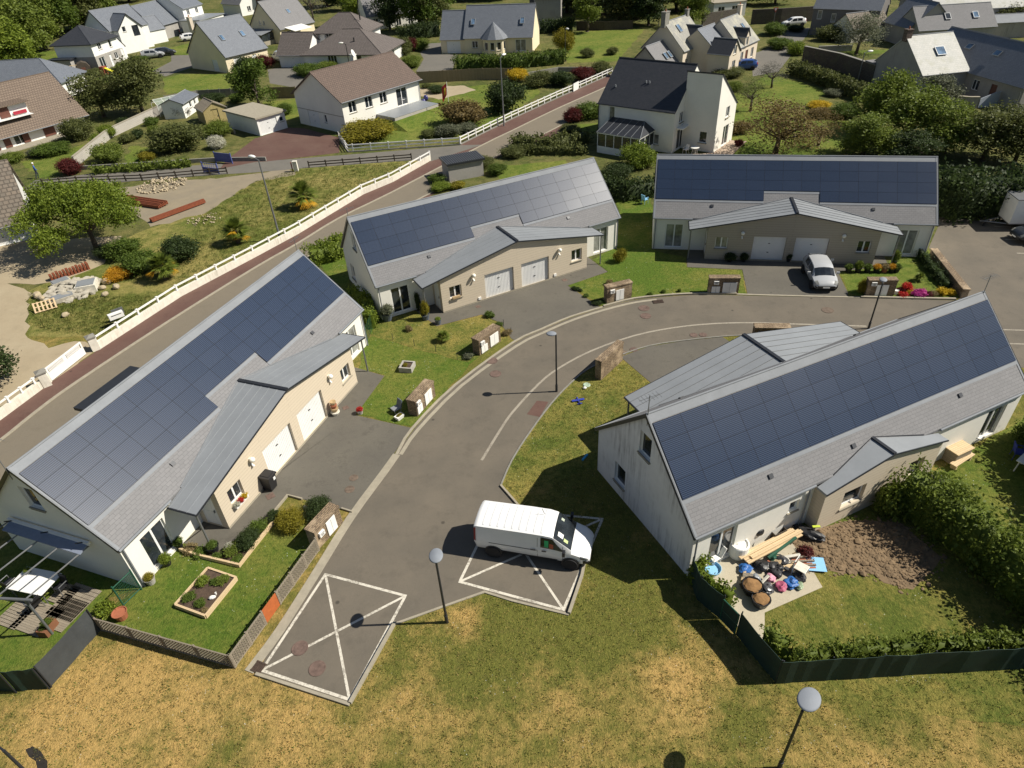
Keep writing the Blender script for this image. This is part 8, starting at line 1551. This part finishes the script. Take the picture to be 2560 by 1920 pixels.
# gardens between the lane and the long wall, table: label, place, radius, height, leaves
S = [('dark red globe shrub at the lane end of the long wall', (1, 620, 1500), 1.5, 2.2, 'leaf_red'), ('rounded green shrub at the foot of the long wall', (1, 960, 1390), 2.1, 2.7, 'leaf_spring'), ('large rhododendron with pale pink buds near the wooden shed', (1, 1560, 1290), 3.4, 4.0, 'leaf_olive'), ('white blossoming globe bush by the lane gardens', (1, 1880, 1280), 1.25, 1.9, 'blossom_white'),
 ('green bush between the white blossom and the wooden shed', (1, 1880, 1170), 1.9, 2.4, 'leaf_spring'), ('dark clipped box behind the small back lawn', (1, 1195, 1195), .95, 1.4, 'leaf_dark'), ('pale domed bush against the long wall top', (1, 945, 1190), 1.2, 2.3, 'leaf_bright'), ('small bright cone bush by the yellow flowers', (1, 845, 1240), .9, 1.5, 'leaf_bright'), ('yellow flower patch on the lawn of the shuttered bungalow', (1, 810, 1275), 1.1, .6, 'leaf_yellow'),
 ('large dark shrub at the corner of the shuttered bungalow', (1, 690, 1200), 2.2, 3.4, 'leaf_olive'), ('long green shrub under the shuttered bungalow terrace', (1, 470, 1330), 2.4, 1.6, 'leaf_green'), ('pale shrub left on the terrace edge', (1, 330, 1340), 1.2, 1.3, 'leaf_grey'), ('leafy shrub in the corner below the red shutters', (1, 110, 1400), 1.6, 1.5, 'leaf_spring'), ('dark low shrub with yellow top by the lane wall', (1, 1280, 1380), 1.2, 1.2, 'leaf_gold'),
 ('green shrub at the upper end of the long wall', (1, 1310, 1080), 1.1, 1.4, 'leaf_green'), ('olive shrub behind the small back lawn', (1, 1110, 1230), 1.1, 1.5, 'leaf_olive'), ('small bright shrub right of the clipped box', (1, 1330, 1150), .9, 1.3, 'leaf_spring'), ('dark shrub under the two grey-green trees', (1, 1080, 1080), 1.1, 1.2, 'leaf_dark'), ('shrub with blossoms by the greenhouse', (1, 1570, 1010), 1.4, 2.2, 'leaf_haze'),
 ('golden spreading juniper at the corner of the bungalow lawn', (2, 970, 1190), 3.6, 2.4, 'leaf_gold'), ('broad purple-brown bush beside the flag lawn', (2, 1800, 1070), 3.1, 3.8, 'leaf_bronze'), ('pale flowering bush at the rail fence before the brown bush', (2, 1670, 1170), 1.7, 1.7, 'leaf_grey'), ('cream flowering shrub right of the pale bush', (2, 1830, 1140), 1.3, 1.5, 'leaf_grey'), ('dry grassy bush left of the pale flowering bush', (2, 1500, 1180), 1.2, 1.1, 'leaf_olive'), ('big dark holly beside the tall lamp post', (2, 2150, 960), 3.0, 5.2, 'leaf_dark'),
 ('dark low juniper in the gravel bed by the board fence', (2, 1560, 800), 1.5, 1.3, 'leaf_dark'), ('small dark mound at the gravel bed left end', (2, 1480, 760), .9, .9, 'leaf_olive'), ('yellow broom in flower behind the street fence', (3, 60, 700), 1.8, 2.4, 'leaf_yellow'), ('rounded olive shrub right of the yellow broom', (3, 230, 740), 2.4, 2.6, 'leaf_olive'), ('dark green shrub behind the long rail fence', (3, 430, 740), 2.0, 2.6, 'leaf_dark'), ('dark red-leaved shrub behind the small white gate', (3, 610, 700), 1.8, 2.6, 'leaf_red'), ('olive shrub at the top end of the rail fence', (3, 770, 640), 1.8, 2.4, 'leaf_olive'),
 ('small clump on the upper lawn, left one of two', (3, 645, 495), 1.3, 1.8, 'leaf_olive'), ('small clump on the upper lawn, right one of two', (3, 868, 470), 1.2, 1.6, 'leaf_olive'), ('red-leaved shrub at the bend of the street pavement', (3, 520, 1050), 1.3, 2.2, 'leaf_red'), ('dark shrub below the red-leaved shrub', (3, 500, 1140), 1.4, 1.0, 'leaf_olive'), ('large green shrub left of the tall white house', (3, 650, 1020), 2.2, 2.4, 'leaf_green'), ('bright rounded shrub between the two rear solar houses', (3, 1080, 1440), 2.0, 2.9, 'leaf_bright'), ('dark shrub mass under the bright rounded shrub', (3, 900, 1540), 1.6, 1.8, 'leaf_dark'),
 ('brown-leaved shrub on the tall house patio edge', (3, 1960, 1150), 1.4, 1.7, 'leaf_bronze'), ('red flower pot shrub on the tan patio', (3, 1960, 1260), .6, .9, 'leaf_red'), ('clipped hedge block by the end of the stone terrace', (3, 1860, 660), 2.6, 1.7, 'leaf_olive'), ('shrub by the metal shed behind the tall house', (3, 1920, 790), 1.3, 1.7, 'leaf_spring'),
 ('yellow flowering shrub in the right back garden', (4, 430, 930), 1.5, 1.0, 'leaf_yellow'), ('brown shrub under the yellow flowering one', (4, 460, 1010), 1.7, 1.4, 'leaf_bronze'), ('green shrub behind the small lawn at right', (4, 640, 1010), 1.8, 2.0, 'leaf_green'), ('pale leafy shrub by the lower end of the hedge', (4, 560, 830), 1.2, 1.1, 'leaf_grey'), ('golden shrub by the rendered garden wall', (4, 1220, 930), 1.4, 1.6, 'leaf_gold'),
 ('yellow-green bush in the courtyard garden at the upper right', (4, 530, 350), 2.6, 3.0, 'leaf_olive'), ('bright ivy heap at the end of the old stone wall', (4, 230, 470), 1.8, 2.4, 'leaf_bright'), ('dark shrub by the white estate car', (4, 240, 270), 1.8, 1.4, 'leaf_dark'), ('leafy bush left of the ivy heap', (4, 90, 420), 2.2, 2.2, 'leaf_green'), ('dark green hedge mass at the left of the lane', (4, 60, 300), 2.4, 2.6, 'leaf_green'),
 ('clipped ball hedge by the flat garage', (2, 450, 650), 2.6, 2.4, 'leaf_green'), ('yellow-tipped hedge ball before the hip-roofed house', (2, 620, 610), 2.4, 2.0, 'leaf_spring'), ('red-brown shrub beside the pale blue people carrier', (2, 80, 590), 2.0, 3.0, 'leaf_red'), ('small green bush beside the flat garage', (2, 260, 990), 1.3, 2.0, 'leaf_green'), ('bushy hedge right of the hip-roofed house', (2, 1270, 470), 2.2, 3.6, 'leaf_olive'), ('red-topped hedge before the cream house drive', (2, 1350, 440), 1.4, 3.0, 'leaf_red'), ('bright hedge strip along the drive of the cream house', (2, 1350, 580), 1.8, 2.4, 'leaf_spring'), ('tall yellow clipped bush beside the cream bay house', (3, 450, 440), 2.0, 4.4, 'leaf_gold'), ('rounded bush at the drive corner behind the hip house', (2, 1430, 430), 1.7, 2.6, 'leaf_spring'),
 ('small hedge by the silver estate car', (1, 1210, 530), 1.8, 1.3, 'leaf_green'), ('light conical bush left of the estate car hedge', (1, 1060, 590), 1.3, 1.4, 'leaf_bright'), ('bush at the foot of the cream gable', (1, 2130, 640), 2.4, 3.6, 'leaf_dark'), ('low plants along the fence of the white two-storey house', (1, 830, 640), 1.7, 1.2, 'leaf_olive'), ('shrubs behind the wooden shed by the board fence', (1, 1850, 880), 2.0, 1.6, 'leaf_dark'), ('green shrub right of the wooden shed', (1, 2050, 880), 1.4, 1.5, 'leaf_green'),
 ('round green bush on the strip behind the middle solar house', (2, 2080, 1500), 1.2, 1.4, 'leaf_green'), ('brownish bush behind the ribbed shed', (2, 1950, 1450), 1.4, 1.6, 'leaf_olive'), ('dark shrub row by the rear garden of the middle solar house', (3, 20, 1350), 1.6, 1.4, 'leaf_olive'), ('yellow-green shrub before the ribbed shed', (2, 1740, 1625), .9, .9, 'leaf_gold'), ('bright shrub at the ridge of the middle solar house', (2, 1600, 1640), 1.2, 1.0, 'leaf_bright'), ('hedge end below the ribbed shed at left', (2, 1560, 1580), 1.0, 1.2, 'leaf_green')]
for l, p, r, h, m in S: bush(l, at(*p), r, h, m, None, 'big' if r > 1.1 else 'mid')
HG = [('long dark hedge with trimmed top beside the old stone wall', [(4, 210, 640), (4, 500, 740), (4, 840, 880)], 1.5, 1.7, 'leaf_olive'), ('dark clipped hedge along the garden of the cream bay house', [(2, 1740, 600), (2, 2212, 585), (3, 440, 545)], 2.2, 1.9, 'leaf_green'), ('low brown hedge between the street and the rear garden', [(3, 30, 1260), (3, 330, 1290), (3, 640, 1220)], 1.6, 1.2, 'leaf_olive'), ('brown hedge in front of the glazed veranda', [(3, 60, 1330), (3, 400, 1330), (3, 620, 1330)], 1.0, .9, 'leaf_olive'),
 ('dark tall hedge behind the upper back lawn', [(2, 1250, 350), (2, 1580, 310)], 2.2, 2.6, 'leaf_dark'), ('hedge along the top edge of the back lawn', [(3, 200, 290), (3, 520, 270)], 2.0, 2.2, 'leaf_dark'), ('dark hedge along the boundary behind the far solar house', [(3, 760, 1659), (7, 1000, 60), (7, 1230, 30)], 1.6, 1.6, 'leaf_dark'), ('hedge along the lane beside the red globe shrub', [(1, 830, 1500), (1, 1250, 1470), (1, 1650, 1440)], .8, .7, 'leaf_spring')]
for l, p, w, h, m in HG: hedge(l, ats(p), w, h, m, 11, .2, wob=.2)
hedge('dense dark conifer hedge along the top of the parking area', [hl('C', 10.8, 7.0), hl('C', 15, 5.2), hl('C', 24, 6.4), hl('C', 40, 8)], 4.0, 3.2, 'leaf_dark', 9, .24, wob=.3)
TR = [('grey-green twin tree left behind the long wall', (1, 900, 1010), 'broad', 'leaf_olive', 4.6, 6.0), ('grey-green twin tree right behind the long wall', (1, 1240, 980), 'broad', 'leaf_olive', 4.6, 7.6), ('dark round tree beside the flat garage', (2, 30, 920), 'dense', 'leaf_green', 3.6, 6.6), ('young round tree on the upper lawn with a bare trunk', (3, 650, 275), 'oval', 'leaf_spring', 3.4, 7.4), ('sparse bronze tree in the rear garden of the far house', (4, 60, 1330), 'open', 'leaf_bronze', 5.2, 5.4), ('small bronze fruit tree right of the larger bronze one', (4, 430, 1260), 'sparse', 'leaf_bronze', 2.8, 3.6), ('dark gnarled leafless-looking tree on the right lawn', (4, 30, 760), 'sparse', 'leaf_haze', 2.6, 3.4),
 ('tall yellow-green young tree behind the right shrubbery', (4, 920, 1110), 'broad', 'leaf_spring', 4.0, 6.2), ('leafy green tree in the right shrubbery', (4, 1180, 1230), 'broad', 'leaf_spring', 4.2, 5.6), ('olive tree at the left of the right shrubbery', (4, 820, 1330), 'dense', 'leaf_spring', 3.2, 4.0), ('tan-tipped tree right of the leafy green tree', (4, 1520, 1320), 'broad', 'leaf_spring', 3.6, 5.0), ('brownish bushy tree above the parking area', (4, 1850, 1390), 'broad', 'leaf_olive', 3.8, 5.2), ('green-brown tree at the right edge above the trailer', (4, 2130, 1400), 'broad', 'leaf_olive', 3.4, 5.0), ('grey-green pale tree before the rendered wall', (4, 1400, 1000), 'oval', 'leaf_grey', 2.4, 4.6), ('dark low tree behind the far solar house right end', (4, 1250, 1440), 'dense', 'leaf_dark', 3.0, 3.2),
 ('hazy grey leafless tree beside the pale slate roof', (2, 500, 190), 'sparse', 'leaf_haze', 4.0, 9.5), ('bright yellow-green tree at the top behind the hip house', (2, 880, 210), 'broad', 'leaf_bright', 5.4, 8.0), ('dark conifer in front of the dormered white house', (2, 1160, 260), 'dense', 'leaf_dark', 4.2, 11.5), ('tall green tree right of the dark conifer', (2, 1420, 270), 'broad', 'leaf_green', 5.2, 11.0), ('light tree behind the yellow shrub of the courtyard', (4, 760, 470), 'open', 'leaf_grey', 4.4, 5.8), ('dark feathery shrub tree beside the barn', (4, 2080, 280), 'dense', 'leaf_olive', 3.4, 4.4), ('bright tree behind the stone terrace chimney', (3, 1560, 230), 'broad', 'leaf_spring', 4.0, 6.5), ('yellowish tree at the top of the lane', (4, 60, 40), 'broad', 'leaf_bright', 5.0, 6.0), ('bare-branched young tree on the right lawn edge', (3, 2060, 960), 'sparse', 'leaf_olive', 2.8, 4.0)]
for l, p, k, m, r, h in TR: tree('tree', l, at(*p), k, m, r, h)
# wood at upper left and treeline along the top
gw = random.Random(12); lab = 'leafy tree of the wood behind the far houses'; G_ = 'trees of the wood beyond the village'
for i, (t_, x, y, m, r, h) in enumerate([(1, 130, 620, 'leaf_bright', 6, 9), (1, 30, 470, 'leaf_bright', 7, 11), (1, 260, 500, 'leaf_spring', 6, 11), (1, 400, 430, 'leaf_spring', 6.5, 11), (1, 120, 300, 'leaf_spring', 7.5, 13), (1, 520, 320, 'leaf_green', 6.5, 12), (1, 640, 260, 'leaf_green', 7, 12), (1, 330, 250, 'leaf_green', 8, 14), (1, 780, 260, 'leaf_olive', 6.5, 12), (1, 860, 220, 'leaf_spring', 6, 9), (1, 480, 130, 'leaf_green', 8, 14), (1, 700, 110, 'leaf_olive', 8, 14), (1, 960, 60, 'leaf_olive', 7.5, 13), (1, 200, 120, 'leaf_green', 8, 14), (1, 20, 200, 'leaf_spring', 8, 14), (1, 1120, 20, 'leaf_spring', 7, 11), (1, -150, 330, 'leaf_bright', 8, 13), (1, -120, 560, 'leaf_spring', 6, 10), (1, 60, 60, 'leaf_green', 9, 15), (1, 860, -10, 'leaf_green', 9, 15), (1, 600, 10, 'leaf_green', 9, 15), (1, 340, 30, 'leaf_olive', 9, 15), (1, 1250, -30, 'leaf_green', 8, 13)]):
    T = tree('tree', lab, at(t_, x, y), 'wood', m, r, h, i % 3, G_, rz=i * 1.3)
for i, (t_, x, y, m, r, h) in enumerate([(3, 470, 110, 'leaf_olive', 6, 10), (3, 620, 90, 'leaf_dark', 6.5, 11), (3, 800, 130, 'leaf_dark', 6, 10), (3, 930, 190, 'leaf_olive', 6, 10), (3, 1080, 170, 'leaf_green', 6, 10), (3, 1180, 220, 'leaf_dark', 4.6, 7), (3, 1240, 110, 'leaf_olive', 6, 10), (3, 1420, 100, 'leaf_olive', 6, 10), (3, 1560, 90, 'leaf_spring', 5.5, 9), (3, 1800, 60, 'leaf_spring', 5.5, 7), (3, 1950, 30, 'leaf_bright', 6, 8), (3, 700, 20, 'leaf_dark', 7, 12), (3, 1000, 40, 'leaf_green', 7, 12), (3, 1300, 10, 'leaf_olive', 7, 11), (2, 1680, 10, 'leaf_dark', 7, 9), (2, 1900, -10, 'leaf_dark', 7, 9), (2, 2120, -10, 'leaf_green', 7, 9), (3, 1650, -20, 'leaf_dark', 7, 11), (3, 2100, -40, 'leaf_dark', 8, 11), (2, 620, 60, 'leaf_dark', 6, 9), (2, 760, 90, 'leaf_dark', 5, 7), (2, 1520, 250, 'leaf_olive', 5, 9), (2, 1500, 130, 'leaf_green', 6, 12), (4, 500, -60, 'leaf_green', 7, 9), (3, 380, 40, 'leaf_spring', 5, 8), (2, 300, -40, 'leaf_green', 7, 10), (2, 1130, -60, 'leaf_green', 8, 12)]):
    tree('tree', 'tree of the dark belt along the top of the village', at(t_, x, y), 'wood', m, r, h, i % 3, 'trees along the top edge', rz=i * 1.7)
# play corner of the white two-storey house
p = at(1, 740, 640); T = thing('playhouse', 'rounded dark wooden playhouse in the garden by the wood', 'playhouse', (p.x, p.y, 0), .5); mb = MB(); pr = [(-1.2, 0), (1.2, 0), (1.2, 1.2), (.8, 1.9), (0, 2.2), (-.8, 1.9), (-1.2, 1.2)]
mb.add([(x, y, z) for y in (-1, 1) for x, z in pr], [list(range(7)), list(range(13, 6, -1))] + [[i + 7, (i + 1) % 7 + 7, (i + 1) % 7, i] for i in range(7)]); mb.build('shell', mat('wood_dark'), T); MB().prism([(-.35, -1.05), (.35, -1.05), (.35, -1.004), (-.35, -1.004)], 0, 1.3).build('door', mat('brown_wood'), T)
p = at(1, 930, 650); T = thing('slide', 'yellow slide with red tower beside the playhouse', 'slide', (p.x, p.y, 0), -.2); MB().add([(0, -.3, 1.3), (0, .3, 1.3), (2.6, .3, .15), (2.6, -.3, .15), (0, -.3, 1.2), (0, .3, 1.2), (2.6, .3, .05), (2.6, -.3, .05)], [(3, 2, 1, 0), (4, 5, 6, 7), (0, 4, 7, 3), (2, 6, 5, 1)]).build('chute', colour('slide_yellow', (.65, .62, .03), .4), T); MB().box(-.9, -.5, 0, -.02, .5, 1.5).build('tower', colour('slide_red', (.30, .07, .04)), T)
p = at(1, 650, 660); T = thing('swing_frame', 'wooden swing frame left of the playhouse', 'swing', (p.x, p.y, 0), .6); MB().tube((-1, -.6, 0), (-1, 0, 1.8), .05).tube((-1, .6, 0), (-1, 0, 1.8), .05).tube((1.4, -.6, 0), (1.4, 0, 1.8), .05).tube((1.4, .6, 0), (1.4, 0, 1.8), .05).tube((-1, 0, 1.8), (1.4, 0, 1.8), .05).build('frame', mat('wood_fresh'), T); MB().box(-.1, -.1, .5, .4, .1, .54).build('seat', mat('rust'), T)
chair('turquoise plastic chair on the lawn beside the far solar house', at(7, 1145, 100), 2.2, 'mat_blue', 'mat_blue', arms=True); colour('violet', (.05, .03, .5)); chair('violet-blue plastic chair at the corner of the far solar house', at(7, 1195, 30), 2.0, 'violet', 'violet', arms=True)
for i, (x, y) in enumerate(((1010, 20), (1080, 0))): p = at(7, x, y); pot(['white-flowered pot in the shade between the rear houses', 'second white-flowered pot near the violet chair'][i], p, .2, .3, 'pot_stone', 'blossom_white', .3, .22)
sheet('dark_patch', ats([(13, 220, 1500), (13, 280, 1470), (13, 350, 1510), (13, 410, 1600), (13, 410, 1700), (13, 330, 1700), (13, 310, 1600), (13, 250, 1560)]), 'soil', .006); bpy.data.objects['dark_patch'].data.materials[0] = plain('near_black_ground', (.022, .018, .014), .95, .4, 6)  # irregular near-black patch laid flat on the meadow
